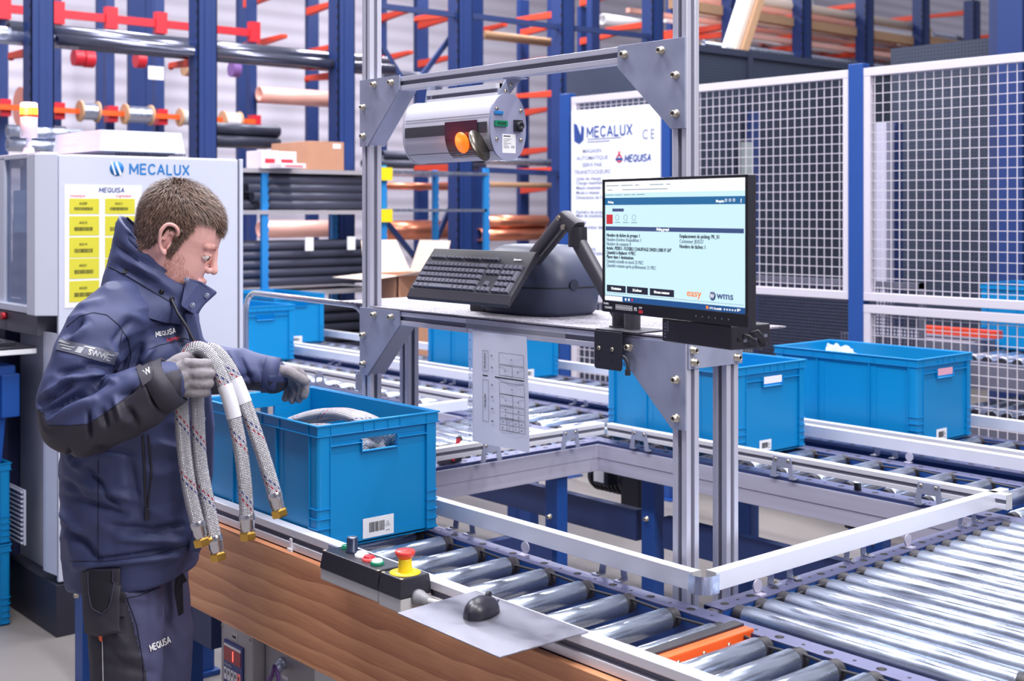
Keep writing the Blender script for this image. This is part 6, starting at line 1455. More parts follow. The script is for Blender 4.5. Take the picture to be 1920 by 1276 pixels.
for s_ in (-1, 1):                             # ears: rim, lobe and bowl
    E_ = lambda x, z, o=.080: HD(x - .002, s_*(o), z)
    rim = [E_(.012, .012, .077), E_(.013, .030, .084), E_(.000, .040, .090), E_(-.016, .036, .093), E_(-.022, .018, .094), E_(-.018, -.002, .090), E_(-.010, -.018, .084), E_(.002, -.027, .080)]
    pth, rr = smoothpath(rim, [.0045, .005, .0055, .0055, .0055, .005, .0055, .0075], 4); cap(b, pth, rr, 10)
    cap(b, [E_(.006, .020, .076), E_(-.010, .022, .080), E_(-.012, .004, .079)], [.006, .0075, .007], 10)
    cap(b, [E_(.008, .0, .077), E_(.006, -.012, .079)], [.0045, .006], 8)
    cap(b, [E_(.0, .028, .080), E_(-.011, .018, .083), E_(-.008, .002, .081)], [.004, .0045, .004], 8)
headmesh = fuse(b, 0.0026, 8, 0.5)
body = place(headmesh, 'body', skin)
# ---- eyes, brows
def hsub(build_fn, name, m, par=person):
    b = MB(); build_fn(b); return b.build(name, m, par)
for s_ in (-1, 1):
    b = MB(); b.ball(HD(.0818, s_*.0310, -.0005), .0118*HS, 16, 12); ey = b.build('eye', mat('eye_white', rgb(226, 216, 214), 0.2) if s_ < 0 else bpy.data.materials['eye_white'], body)
    b = MB(); b.ball(HD(.0892, s_*.0318, -.003), .0058*HS, 12, 8); b.build('iris', mat('iris', rgb(70, 66, 60), 0.15) if s_ < 0 else bpy.data.materials['iris'], ey)
    b = MB(); cap(b, [HD(.082, s_*.040, -.0060), HD(.0915, s_*.031, -.0075), HD(.087, s_*.024, -.006)], [.003, .0036, .003], 8)
    cap(b, [HD(.082, s_*.040, .0025), HD(.0912, s_*.031, .0045), HD(.087, s_*.023, .003)], [.0048, .0062, .0048], 8); b.build('eyelid', skin, body)
# ---- hair
hairm = mat('hair_brown', rgb(96, 74, 64), 0.45, 0, 0.35, 60); hairm2 = mat('hair_light', rgb(140, 112, 96), 0.45, 0, 0.2, 60)
beardm = mat('beard_ginger', rgb(170, 104, 72), 0.5)
from random import Random
hr = Random(11)
def hair_mask(x, y, z):
    if x > .035: lim = .066 + (x-.035)*0.15 - (0.018 if abs(y) < .035 else 0)
    elif x > .018: lim = -.030 + (x-.018)/.017*.085
    elif x > -.004: lim = -.034 if x > .006 else .030
    elif x > -.034: lim = .034 - (-.004-x)/.03*.062
    else: lim = -.034 - (-.034-x)*0.45
    return z - lim
inv = Matrix((hx, hy, hz)).to_3x3()
bm_pts = []
me = body.data
me.calc_loop_triangles()
b = MB()
cols = []
def toH(p): q = (p + PO - H0)/HS; return Vector((q.dot(hx), q.dot(hy), q.dot(hz)))
# close-lying undercoat over the scalp
keep = []
for poly in me.polygons:
    c = Vector(poly.center); h = toH(c)
    if h.z > -.09 and hair_mask(h.x, h.y, h.z) > 0.001 and abs(h.y) < .0835: keep.append((poly, h))
vmap = {}; vs = []; fs = []
for poly, h in keep:
    f_ = []
    for vi in poly.vertices:
        if vi not in vmap:
            v_ = me.vertices[vi]; hh = toH(Vector(v_.co)); t_ = max(0.0, min(hair_mask(hh.x, hh.y, hh.z)/.02, 1)); top = max(0, min((hh.z-.02)/.1, 1))
            vmap[vi] = len(vs); vs.append(Vector(v_.co) + PO + Vector(v_.normal)*(0.0008 + t_*(.002 + .006*top)))
        f_.append(vmap[vi])
    fs.append(f_)
b.add(vs, fs, None, True)
hair = b.build('hair', [hairm], person)
# strands, combed outward from the crown whorl and forward
b = MB(); areas = []; tot = 0
for poly, h in keep: tot += poly.area; areas.append(tot)
import bisect
for i in range(15000):
    k = bisect.bisect_left(areas, hr.random()*tot); poly, h = keep[min(k, len(keep)-1)]
    c = Vector(poly.center) + PO; n_ = Vector(poly.normal)
    c += (hx*hr.uniform(-.002, .002) + hy*hr.uniform(-.002, .002) + hz*hr.uniform(-.002, .002))
    flow = Vector((h.x+.045, h.y, h.z-.125)); flow = hx*flow.x*1.5 + hy*flow.y + hz*min(flow.z, 0)*1.2
    if h.x > 0: flow += hx*0.06
    flow -= n_*flow.dot(n_); flow = flow.normalized() if flow.length > 1e-5 else hx
    top = max(0, min((h.z-.0)/.11, 1)); L_ = hr.uniform(.006, .010) + .015*top
    lift = .28 + .40*top + hr.uniform(-.15, .2); jit = Vector((hr.gauss(0, .28), hr.gauss(0, .28), hr.gauss(0, .28)))
    d1 = (flow + n_*lift + jit*.5).normalized(); d2 = (flow + n_*(lift*.25) + jit*.6 - UP*.12).normalized()
    t_ = min(max(hair_mask(h.x, h.y, h.z)/.02, 0), 1); c += n_*(.001 + t_*(.001+.006*top))
    m1 = c + d1*L_*.5; m2 = m1 + d2*L_*.55; sd = d1.cross(n_).normalized()*hr.uniform(.0005, .0009)
    b.mi = 1 if hr.random() < .33 else 0
    b.add([c-sd, c+sd, m1+sd*.8, m1-sd*.8, m2], [(0, 1, 2, 3), (3, 2, 4)])
hs_ = b.build('hair_strands', [hairm, hairm2], hair)
# stubble and brows
b = MB()
for poly in me.polygons:
    h = toH(Vector(poly.center))
    if (-.125 < h.z < -.015 and .008 < h.x < .11 and abs(h.y) > .0 and h.z < .0 - .55*(h.x-.01) - (.015 if h.x > .05 else 0)) or (abs(h.z-.024) < .0055 and h.x > .070 and abs(h.y) > .012):
        for q in range(1):
            if hr.random() < (.42 if h.z < 0 else .9):
                c = Vector(poly.center) + PO; n_ = Vector(poly.normal); d_ = (n_*.5 - hz*.8 + hx*.3 + Vector((hr.gauss(0, .2), hr.gauss(0, .2), hr.gauss(0, .2)))).normalized()
                if h.z > 0: d_ = (n_*.4 + hy*(1 if h.y > 0 else -1) - hz*.1).normalized()
                sd = d_.cross(n_).normalized()*.0004; b.add([c-sd, c+sd, c+d_*hr.uniform(.003, .006)], [(0, 1, 2)])
b.build('beard_stubble', beardm, body)

# ---- jacket
nav = mat('jacket_navy', rgb(58, 66, 106), 0.62, 0, 0.10, 30, 0.22, 900); blk = mat('jacket_black', rgb(46, 43, 56), 0.6, 0, 0.12, 30, 0.25, 900)
D0 = 3.30
TR = [(548, 198, 330, .120), (572, 168, 345, .175), (600, 142, 362, .215), (650, 124, 382, .228), (700, 118, 388, .222), (760, 116, 393, .212), (820, 118, 397, .205), (900, 119, 391, .203), (980, 122, 382, .206), (1035, 126, 374, .212), (1068, 132, 368, .206)]
def tring(py, L_, R_, hd, n=48, tilt=0.0):
    out = []; c = (L_+R_)/2; h_ = (R_-L_)/2
    for k in range(n):
        a = 2*math.pi*k/n; c_, s_ = math.cos(a), math.sin(a)
        px = c + h_*math.copysign(abs(c_)**.82, c_); dd = hd*math.copysign(abs(s_)**.88, s_)
        sh = 0
        if py > 1000: sh = (px-c)/h_*-16*(py-1000)/70
        p = P3(px, py+sh, D0); out.append(p + AWAY*dd)
    return out
b = MB(); b.loft([tring(*t_) for t_ in TR])
arm_pts = [(222, 592, 3.11), (192, 622, 3.06), (160, 664, 3.02), (142, 716, 3.0), (134, 762, 2.99), (140, 790, 2.98), (172, 788, 2.97), (222, 766, 2.96), (272, 742, 2.96), (314, 717, 2.965)]
arm_rs = [.086, .082, .077, .078, .080, .0775, .079, .078, .070, .052]
sp_, sr_ = smoothpath([P3(*p) for p in arm_pts], arm_rs, 5); cap(b, sp_[:-1], sr_[:-1], 24); 
b.ball(P3(232, 612, 3.15), (.10, .10, .085), 20, 12)
far_pts = [(262, 600, 3.46), (315, 650, 3.52), (375, 690, 3.56), (430, 692, 3.57), (480, 698, 3.575), (512, 703, 3.58)]
fp_, fr_ = smoothpath([P3(*p) for p in far_pts], [.082, .08, .072, .066, .058, .049], 5); cap(b, fp_, fr_, 22)
cap(b, [P3(214, 572, 3.3), P3(330, 590, 3.3)], [.060, .06])
jm = fuse(b, 0.0052, 6, 0.5)
FOLDS = [  # px0, py0, px1, py1, width px, depth mm (minus = crease)
 (153,600,122,628,7,-7),(165,612,135,640,8,5),(87,773,169,730,8,-13),(169,730,212,700,8,-10),(95,790,175,748,11,9),(76,757,137,717,8,-9),(86,742,140,705,9,7),(110,700,170,690,8,-7),(120,712,188,700,8,5),
 (100,735,135,712,6,-5),(160,680,205,690,8,-6),(170,700,215,715,7,5),(213,640,245,600,6,-5),(225,690,240,640,8,-6),(250,690,266,648,7,-8),(262,680,285,655,7,6),(190,770,200,800,8,-6),(165,772,168,818,5,-7),(215,748,230,790,9,6),
 (240,770,262,800,9,-6),(225,740,250,728,7,-6),(130,840,134,870,5,-5),(285,740,300,762,8,-5),(205,650,225,690,12,5),
 (122,987,182,1047,10,-9),(118,955,150,1000,9,7),(125,930,235,965,9,-7),(150,905,260,940,11,6),(160,880,220,945,8,-7),(180,1050,330,1030,6,-6),(140,1062,330,1042,9,6),(200,985,330,1000,10,-5),(220,1010,345,1015,9,5),
 (118,900,150,930,8,-6),(240,860,262,960,14,-6),(295,990,345,985,7,-6),(300,830,345,842,7,4),(130,860,150,880,8,6),(180,840,250,850,10,-5),
 (270,600,330,640,12,-4),(240,590,300,612,12,4),(330,600,345,660,7,-6),(150,575,190,560,8,4),
 (415,668,440,715,7,-6),(450,665,470,720,6,-5),(430,660,455,712,8,5),(490,676,498,722,6,-4),(400,720,470,705,7,-5)]
jm.update()
nv = len(jm.vertices); co = []
def segd(px, py, s_):
    x0, y0, x1, y1 = s_[:4]; dx, dy = x1-x0, y1-y0; t = max(0, min(1, ((px-x0)*dx+(py-y0)*dy)/(dx*dx+dy*dy)))
    e = 1 - abs(2*t-1)**3*0.6
    return math.hypot(px-x0-t*dx, py-y0-t*dy), e
for v_ in jm.vertices:
    p = Vector(v_.co); n_ = Vector(v_.normal); px, py, dd = PX(p); face = -n_.dot(_v)
    d_ = 0.0026*noise.noise(p*9) + 0.0016*noise.noise(Vector((p.x*22, p.y*22, p.z*38))) + 0.0045*noise.noise(Vector((p.x*7+3, p.y*7, p.z*17)))
    d_ += 0.003*(1-abs(noise.noise(Vector((p.x*11, p.y*11, p.z*15+7))))*4.2)
    if face > 0.05:
        farside = dd > 3.45
        for s_ in FOLDS:
            if (s_[0] > 395) != farside and s_[0] > 395: continue
            if farside and s_[0] < 395: continue
            w_ = s_[4]*.78
            if px < min(s_[0], s_[2])-3*w_ or px > max(s_[0], s_[2])+3*w_: continue
            q, e = segd(px, py, s_)
            if q < 3*w_: d_ += s_[5]*0.0026*math.exp(-(q/w_)**2)*e*min(1, face*2.5)
    co.append(p + n_*d_)
for v_, c in zip(jm.vertices, co): v_.co = c
jm.update()
# black reinforcement on the elbow and lower forearm
SEAM = [(60, 760), (84, 775), (88, 797), (130, 797), (165, 794), (200, 772), (240, 742), (262, 722), (268, 712), (340, 690)]
def seam_y(px):
    for (x0, y0), (x1, y1) in zip(SEAM, SEAM[1:]):
        if x0 <= px <= x1: return y0 + (y1-y0)*(px-x0)/(x1-x0)
    return 9999
jb = BVHTree.FromPolygons([tuple(v_.co) for v_ in jm.vertices], [tuple(p_.vertices) for p_ in jm.polygons])
armc = [Vector(p) for p in sp_]
mi = []
for p_ in jm.polygons:
    c = Vector(p_.center); px, py, dd = PX(c); m_ = 0
    near = min((c-a).length for a in armc[22:])
    if near < 0.105 and dd < 3.12 and py > seam_y(px) and px > 60: m_ = 1
    if px > 262 and px < 282 and near < .1 and py < 800 and dd < 3.1 and False: m_ = 1
    if dd > 3.42 and px > 392 and py > 716 : m_ = 1
    mi.append(m_)
jm.materials.clear()
jacket = place(jm, 'jacket', [nav, blk]); jm.polygons.foreach_set('material_index', mi)
def onjacket(px, py, off=0.002, bv=None):
    d_ = _ray(px, py).normalized(); r_ = (bv or jb).ray_cast(CAM, d_)
    if r_[0] is None: return None, None
    return r_[0] + r_[1]*off*(1 if r_[1].dot(d_) < 0 else -1), (r_[1] if r_[1].dot(d_) < 0 else -r_[1])
def decal(corners, m, name, nx=14, ny=4, off=0.0025, par=jacket, bv=None):
    (a, b_, c, d_) = [Vector((q[0], q[1])) for q in corners]; mb = MB(); vs = []
    for j in range(ny+1):
        for i in range(nx+1):
            u, v_ = i/nx, j/ny; q = (a*(1-u)+b_*u)*(1-v_) + (d_*(1-u)+c*u)*v_
            p, n_ = onjacket(q.x, q.y, off, bv)
            if p is None: p = vs[-1] if vs else P3(q.x, q.y, 3.1)
            vs.append(p)
    mb.add(vs, [(j*(nx+1)+i, j*(nx+1)+i+1, (j+1)*(nx+1)+i+1, (j+1)*(nx+1)+i) for j in range(ny) for i in range(nx)], None, True)
    return mb.build(name, m, par)
def decal_text(s_, px, py, hpx, ang, m, name='print', bold=0.02, sx=1.0, par=jacket, off=0.003, shear=0.0, bv=None):
    cu = bpy.data.curves.new(name, 'FONT'); cu.body = s_; cu.size = 1.0; cu.offset = bold; cu.resolution_u = 2; cu.shear = shear
    t = bpy.data.objects.new('tmp_text', cu); COL.objects.link(t); bpy.context.view_layer.update()
    me_ = bpy.data.meshes.new_from_object(t.evaluated_get(bpy.context.evaluated_depsgraph_get())); bpy.data.objects.remove(t)
    ca, sa = math.cos(R(ang)), math.sin(R(ang)); last = None
    for v_ in me_.vertices:
        x, y = v_.co.x*hpx*sx, v_.co.y*hpx; p, n_ = onjacket(px + x*ca + y*sa, py + x*sa - y*ca, off, bv)
        if p is None: p = last or P3(px, py, 3.0)
        last = p; v_.co = p
    return place(me_, name, m, par)
def decal_word(word, px, py, h, wpx, ang, m, name, par=jacket, off=.003, bv=None, shear=.15):
    q, wd = strokes(word, .24, .32, shear, 1.0, .3); k = wpx/wd; b = MB(); ca, sa = math.cos(R(ang)), math.sin(R(ang)); last = None
    for i, qd in enumerate(q):
        vs = []
        for x, y in qd:
            x *= k; y *= h; p, n_ = onjacket(px + x*ca + y*sa, py + x*sa - y*ca, off + .00003*(i % 7), bv)
            p = p or last or P3(px, py, 3.0); last = p; vs.append(p)
        b.add(vs, [(0, 1, 2, 3)])
    return b.build(name, m, par)
refl = mat('reflective_tape', rgb(196, 198, 204), 0.35, 0.3); tapeg = mat('tape_grey', rgb(104, 106, 124), 0.5)
tp = decal([(113, 634), (221, 661), (214, 683), (106, 655)], tapeg, 'reflective_tape', 26, 6)
for (x0, x1, h0, h1) in ((0.03, .20, .15, .32), (0.06, .30, .42, .55), (.10, .26, .66, .80), (.34, .44, .3, .85), (.44, .62, .12, .24), (.86, .97, .2, .36), (.84, .95, .5, .62), (.86, .93, .74, .86)):
    def tq(u, v_): return (113+108*u-7*v_, 634+27*u+21*v_)
    decal([tq(x0, h0), tq(x1, h0), tq(x1-.03, h1), tq(x0-.03, h1)], refl, 'tape_stripe', 8, 2, 0.0034, tp)
decal_text('SWW', 164, 664, 14, 14, refl, bold=.03, par=tp, off=.0038); decal_text('19', 193, 664, 10, 14, refl, bold=.03, par=tp, off=.0038); decal_text('75', 191, 673, 10, 14, refl, bold=.03, par=tp, off=.0038)
decal_word('MEQUISA', 292, 632, 9, 36, -13, M['label'], 'chest_print'); decal_text('Logistique', 312, 641, 10, -13, M['inkred'], 'chest_print', .01, .62, shear=.2)
decal([(256, 690), (284, 672), (292, 706), (268, 724)], blk, 'cuff_strap', 8, 6, 0.005)
decal_text('W', 273, 706, 14, -28, refl, 'cuff_print', .02, .9, off=.006)
def line(pts, r_, m, name, off=0.001, par=jacket, bv=None):
    out = []
    for (x0, y0), (x1, y1) in zip(pts, pts[1:]):
        n = max(int(math.hypot(x1-x0, y1-y0)/4), 1)
        for k in range(n): out.append((x0+(x1-x0)*k/n, y0+(y1-y0)*k/n))
    out.append(pts[-1]); P = [onjacket(x, y, off, bv)[0] for x, y in out]; P = [p for p in P if p is not None]
    if len(P) < 2: return None
    mb = MB(); mb.tube(P, r_, 6); return mb.build(name, m, par)
seamm = mat('seam_dark', rgb(30, 33, 58), 0.6)
for L_ in ([(125, 612), (150, 592), (175, 586), (200, 590), (222, 608), (240, 635), (246, 668)], [(246, 668), (240, 690)], [(230, 620), (222, 660), (210, 700)], [(320, 640), (345, 634), (370, 640)], [(280, 655), (300, 646), (345, 638)], [(88, 797), (130, 797), (165, 794), (200, 772), (240, 742), (262, 722)], [(130, 1052), (200, 1052), (280, 1042), (365, 1018)], [(184, 860), (184, 1050)], [(330, 560), (352, 600), (372, 640)], [(400, 716), (460, 718), (508, 722)]):
    line(L_, .0011, seamm, 'seam', 0.0006)
zp = line([(268, 815), (271, 880), (274, 950)], .0035, M['black_pl'], 'pocket_zip', 0.001); line([(278, 815), (284, 880), (277, 950)], .003, blk, 'pocket_zip', 0.001)
p, n_ = onjacket(276, 962, .004); b = MB(); b.cbox(p, (.010, .010, .030)); b.build('zip_pull', M['black_pl'], jacket, .002)
# collar: tilted stand-up ring, high at the nape, open at the chin
def cring(bk, fr, hd, D=3.24, n=44, sq=.9):
    B_, F_ = P3(bk[0], bk[1], D), P3(fr[0], fr[1], D); c = (B_+F_)/2; a_ = (F_-B_)/2; out = []
    for k in range(n):
        an = 2*math.pi*k/n; ca, sa = math.cos(an), math.sin(an)
        out.append(c + a_*math.copysign(abs(ca)**sq, ca) + AWAY*hd*math.copysign(abs(sa)**sq, sa))
    return out
rings = [cring((192, 545), (352, 606), .165), cring((197, 512), (372, 590), .150), cring((203, 492), (380, 577), .136), cring((212, 455), (384, 563), .128), cring((219, 420), (386, 551), .122), cring((225, 404), (384, 545), .118),
         cring((230, 405), (380, 544), .111), cring((230, 425), (376, 556), .108), cring((226, 465), (366, 575), .110), cring((220, 520), (350, 600), .12)]
b = MB(); b.loft(rings); cm = b.mesh('c', nav); 
bmx = bmesh.new(); bmx.from_mesh(cm); bmesh.ops.subdivide_edges(bmx, edges=bmx.edges[:], cuts=3, use_grid_fill=True, smooth=0.0); bmx.normal_update()
CF = [(218, 462, 285, 505, 7, -8), (225, 478, 300, 520, 8, 6), (215, 495, 290, 528, 7, -6), (240, 440, 270, 470, 8, -6), (300, 508, 345, 530, 6, -5), (260, 500, 330, 548, 9, 5), (245, 425, 300, 478, 5, 3)]
for v_ in bmx.verts:
    px, py, dd = PX(v_.co); d_ = .0035*noise.noise(v_.co*16) + .002*noise.noise(v_.co*34)
    for s_ in CF:
        q, e = segd(px, py, s_)
        if dd < 3.28 and q < 3*s_[4]: d_ += s_[5]*.0017*math.exp(-(q/(s_[4]*.8))**2)*e
    v_.co += v_.normal*d_
bmx.to_mesh(cm); bmx.free(); cm.polygons.foreach_set('use_smooth', [True]*len(cm.polygons))
cbv = BVHTree.FromPolygons([tuple(v_.co) for v_ in cm.vertices], [tuple(p_.vertices) for p_ in cm.polygons])
collar = place(cm, 'collar', nav, jacket)
line([(203, 498), (240, 518), (290, 548), (330, 572)], .0013, seamm, 'seam', .0008, collar, cbv); line([(235, 405), (262, 430), (300, 470), (340, 508), (372, 536)], .0022, seamm, 'piping', .001, collar, cbv)
# front flap standing away from the chin, and placket
b = MB(); A = [P3(348, 520, 3.14), P3(376, 528, 3.16), P3(408, 548, 3.20), P3(384, 570, 3.17), P3(366, 592, 3.14), P3(338, 574, 3.11)]; off = AWAY*.016
b.add(A + [p + off for p in A], [(0, 1, 2, 3, 4, 5), (11, 10, 9, 8, 7, 6)] + [(i, (i+6), (i+1) % 6+6, (i+1) % 6) for i in range(6)])
fl_ = b.build('collar_flap', nav, jacket, .006, 3)
b = MB(); A = [P3(366, 585, 3.14), P3(378, 640, 3.13), P3(390, 720, 3.13), P3(399, 800, 3.14), P3(396, 890, 3.15), P3(384, 975, 3.16), P3(374, 1035, 3.17)]
vs = []
for p in A: vs += [p - _r*.030, p - _r*.030 + AWAY*.022 , p + _r*.002 + AWAY*.03, p + _r*.002 - AWAY*.0]
b.add(vs, [(4*i+k, 4*i+(k+1) % 4, 4*i+4+(k+1) % 4, 4*i+4+k) for i in range(len(A)-1) for k in range(4)] + [(3, 2, 1, 0), (4*len(A)-4, 4*len(A)-3, 4*len(A)-2, 4*len(A)-1)])
pk = b.build('placket', nav, jacket, .006, 3)
def snap(px, py, bv, par, D=None):
    d_ = _ray(px, py).normalized()
    if bv: 
        r_ = bv.ray_cast(CAM, d_)
        if r_[0] is None: return
        p, n_ = r_[0], r_[1]
        if n_.dot(d_) > 0: n_ = -n_
    else: p, n_ = P3(px, py, D), -_v
    b = MB(); b.lathe([(.0001, .0), (.0065, .0), (.0065, .002), (.0045, .003), (.0042, .0015), (.0025, .0015), (.0025, .003), (.0001, .003)], p, n_, 16); b.build('snap_button', M['zinc'] if D else M['black_sm'], par)
snap(235, 509, cbv, collar); snap(303, 547, cbv, collar); snap(322, 561, cbv, collar); snap(350, 524, None, fl_, 3.13); snap(388, 554, None, fl_, 3.168); snap(361, 572, None, fl_, 3.126); snap(381, 785, None, pk, 3.12)
# zip line of the open collar
b = MB(); b.tube([P3(322, 562, 3.115), P3(332, 585, 3.10), P3(350, 612, 3.10), P3(366, 645, 3.105)], .004, 8); b.build('zip', M['black_pl'], jacket)
# cuffs
def cuff(p0, p1, r0, r1, name, m_=None):
    p0, p1 = Vector(p0), Vector(p1); d_ = (p1-p0); L_ = d_.length; b = MB(); b.lathe([(r0*.9, 0), (r0, .002), (r1, L_), (r1-.006, L_), (r1-.008, L_-.02), (.0001, L_-.02)], p0, d_, 28)
    for q in b.v: q += noise.noise_vector(q*22)*.004
    return b.build(name, m_ or blk, jacket)
cuff(P3(290, 731, 2.962), P3(325, 711, 2.966), .0665, .060, 'cuff'); cuff(P3(494, 700, 3.577), P3(522, 704, 3.582), .0545, .050, 'cuff', nav)

# ---- gloves
glv = mat('grey_glove', rgb(140, 135, 140), 0.75, 0, 0.12, 40, 0.3, 700)
def glove(parts, name, vox=.0026):
    b = MB()
    for pts, rs in parts:
        P, r_ = smoothpath([P3(*p) for p in pts], rs, 4); cap(b, P, r_, 14)
    me_ = fuse(b, vox, 4, .5)
    for v_ in me_.vertices:
        p = Vector(v_.co); v_.co = p + Vector(v_.normal)*(.0011*noise.noise(p*60) + .0007*noise.noise(p*140))
    me_.update(); return place(me_, name, glv)
DH = 2.975
GR = [([(303, 715, DH), (322, 706, DH-.004), (352, 684, DH-.008)], [.030, .026, .014]), ([(303, 716, DH), (326, 712, DH-.012), (356, 702, DH-.014)], [.030, .026, .014]),
      ([(303, 717, DH), (326, 720, DH-.012), (354, 719, DH-.012)], [.030, .026, .0135]), ([(303, 718, DH), (324, 726, DH-.004), (350, 736, DH-.006)], [.030, .025, .0125]), ([(316, 700, DH+.01), (340, 700, DH+.012)], [.028, .020]), ([(312, 728, DH+.008), (342, 732, DH+.01)], [.024, .018])]
for (y, r_, dx, dp) in ((681, .0125, 0, 0), (699, .0128, 4, -.004), (717, .0125, 2, -.002), (734, .0115, -5, .002)):
    GR.append(([(350+dx, y, DH-.008+dp), (372+dx, y+1, DH-.010+dp), (388+dx, y+1, DH+.012), (389+dx, y+2, DH+.045), (374+dx, y+2, DH+.068), (357+dx, y+1, DH+.066)], [r_*1.1, r_*1.05, r_, r_*.95, r_*.92, r_*.85]))
GR.append(([(312, 696, DH+.008), (326, 681, DH+.012), (342, 671, DH+.024), (356, 668, DH+.048), (366, 672, DH+.066)], [.021, .017, .0145, .0135, .011]))
gr = glove(GR, 'glove')
gbv = BVHTree.FromPolygons([tuple(Vector(v_.co)+PO) for v_ in gr.data.vertices], [tuple(p_.vertices) for p_ in gr.data.polygons])
for s_, px, py, hh in (('EN 388', 312, 706, 8), ('4121X', 322, 716, 7), ('CE  9', 318, 725, 8), ('EN 420', 325, 735, 7), ('III', 338, 712, 9)): decal_text(s_, px, py, hh, 15, mat('glove_print', rgb(104, 104, 116), 0.7) if s_ == 'EN 388' else bpy.data.materials['glove_print'], 'glove_print', 0, .8, gr, .0012, bv=gbv)
DL = 3.59
GL = [([(508, 704, DL), (530, 700, DL-.01), (556, 694, DL-.012)], [.031, .026, .014]), ([(508, 705, DL), (530, 706, DL-.005), (550, 703, DL)], [.031, .027, .014]), ([(508, 707, DL), (528, 712, DL), (543, 711, DL+.014)], [.031, .026, .014]), ([(508, 708, DL), (522, 714, DL+.01), (534, 718, DL+.026)], [.030, .024, .013]),
      ([(556, 694, DL-.012), (568, 706, DL-.010), (573, 724, DL-.012), (570, 741, DL-.018)], [.0135, .0128, .012, .0115]),
      ([(550, 703, DL), (561, 716, DL), (565, 734, DL-.002), (561, 748, DL-.006)], [.0135, .013, .012, .0115]),
      ([(543, 711, DL+.014), (551, 723, DL+.013), (552, 738, DL+.010), (548, 750, DL+.006)], [.013, .0125, .012, .0112]),
      ([(534, 718, DL+.026), (538, 728, DL+.026), (538, 738, DL+.024), (535, 747, DL+.02)], [.012, .0115, .011, .0105]),
      ([(522, 696, DL-.022), (540, 697, DL-.038), (556, 705, DL-.046), (572, 715, DL-.044)], [.020, .0165, .0150, .0128])]
gl_ = glove(GL, 'glove')

# ---- trousers, holster, boots
trm = mat('trouser_navy', rgb(72, 74, 110), 0.7, 0, 0.12, 30, 0.25, 900); trb = mat('trouser_black', rgb(44, 42, 54), 0.7, 0, 0.12, 30, 0.25, 900)
b = MB()
P, r_ = smoothpath([P3(236, 1010, 3.22), P3(234, 1090, 3.19), P3(236, 1180, 3.17), P3(238, 1290, 3.16), P3(234, 1450, 3.16), P3(228, 1575, 3.16)], [.105, .098, .092, .086, .076, .066], 5); cap(b, P, r_, 22)
P, r_ = smoothpath([P3(280, 1010, 3.40), P3(288, 1090, 3.41), P3(300, 1180, 3.42), P3(302, 1290, 3.42), P3(300, 1420, 3.42), P3(292, 1500, 3.42)], [.10, .092, .086, .080, .074, .064], 5); cap(b, P, r_, 22)
b.ball(P3(252, 1000, 3.30), (.15, .15, .12), 20, 12)
tm = fuse(b, .0055, 7, .5)
TF = [(200, 1090, 300, 1105, 9, -6), (210, 1112, 300, 1125, 9, 5), (175, 1180, 225, 1240, 9, -7), (190, 1160, 240, 1215, 9, 6), (240, 1150, 262, 1240, 8, -5), (180, 1240, 290, 1262, 8, -6), (190, 1220, 280, 1236, 8, 5), (300, 1150, 330, 1200, 9, -6), (310, 1180, 340, 1250, 9, 5), (280, 1080, 290, 1270, 7, -5)]
mi = []
for v_ in tm.vertices:
    p = Vector(v_.co); n_ = Vector(v_.normal); px, py, dd = PX(p); d_ = .004*noise.noise(Vector((p.x*8, p.y*8, p.z*14))) + .002*noise.noise(p*26)
    if -n_.dot(_v) > 0:
        for s_ in TF:
            q, e = segd(px, py, s_)
            if q < 3*s_[4]: d_ += s_[5]*.001*math.exp(-(q/s_[4])**2)*e
    v_.co = p + n_*d_
tm.update()
for p_ in tm.polygons:
    px, py, dd = PX(Vector(p_.center)); mi.append(1 if (dd < 3.25 and px < 226 + max(0, (py-1080))*.26 and py > 1060) or py > 1330 else 0)
tbv = BVHTree.FromPolygons([tuple(v_.co) for v_ in tm.vertices], [tuple(p_.vertices) for p_ in tm.polygons])
trousers = place(tm, 'trousers', [trm, trb]); tm.polygons.foreach_set('material_index', mi)
decal_word('MEQUISA', 281, 1220, 11, 42, -24, M['label'], 'leg_print', trousers, .003, tbv, .3)
line([(238, 1120), (262, 1116), (300, 1100)], .0013, seamm, 'seam', .0008, trousers, tbv); line([(238, 1120), (256, 1170), (268, 1240), (270, 1290)], .0013, seamm, 'seam', .0008, trousers, tbv); line([(192, 1200), (194, 1290)], .0013, M['grey_pl'], 'seam', .0008, trousers, tbv)
hb_ = decal([(166, 1066), (228, 1064), (226, 1186), (172, 1182)], blk, 'holster_pocket', 14, 18, .012, trousers, tbv); so_ = hb_.modifiers.new('thick', 'SOLIDIFY'); so_.thickness = .010
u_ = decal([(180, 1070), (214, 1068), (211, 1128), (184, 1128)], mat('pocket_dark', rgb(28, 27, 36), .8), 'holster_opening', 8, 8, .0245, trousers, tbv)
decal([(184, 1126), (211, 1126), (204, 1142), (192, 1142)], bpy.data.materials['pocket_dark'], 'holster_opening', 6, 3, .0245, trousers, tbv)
line([(179, 1070), (180, 1112), (186, 1136), (199, 1146), (211, 1136), (216, 1108), (216, 1068)], .0016, mat('holster_edge', rgb(60, 60, 78), .7), 'holster_edge', .025, trousers, tbv)
decal([(192, 1180), (199, 1181), (200, 1197), (193, 1196)], M['orange'], 'orange_tab', 2, 3, .015, trousers, tbv)
decal([(222, 1128), (236, 1128), (236, 1153), (224, 1155)], blk, 'tool_loop', 4, 5, .010, trousers, tbv)
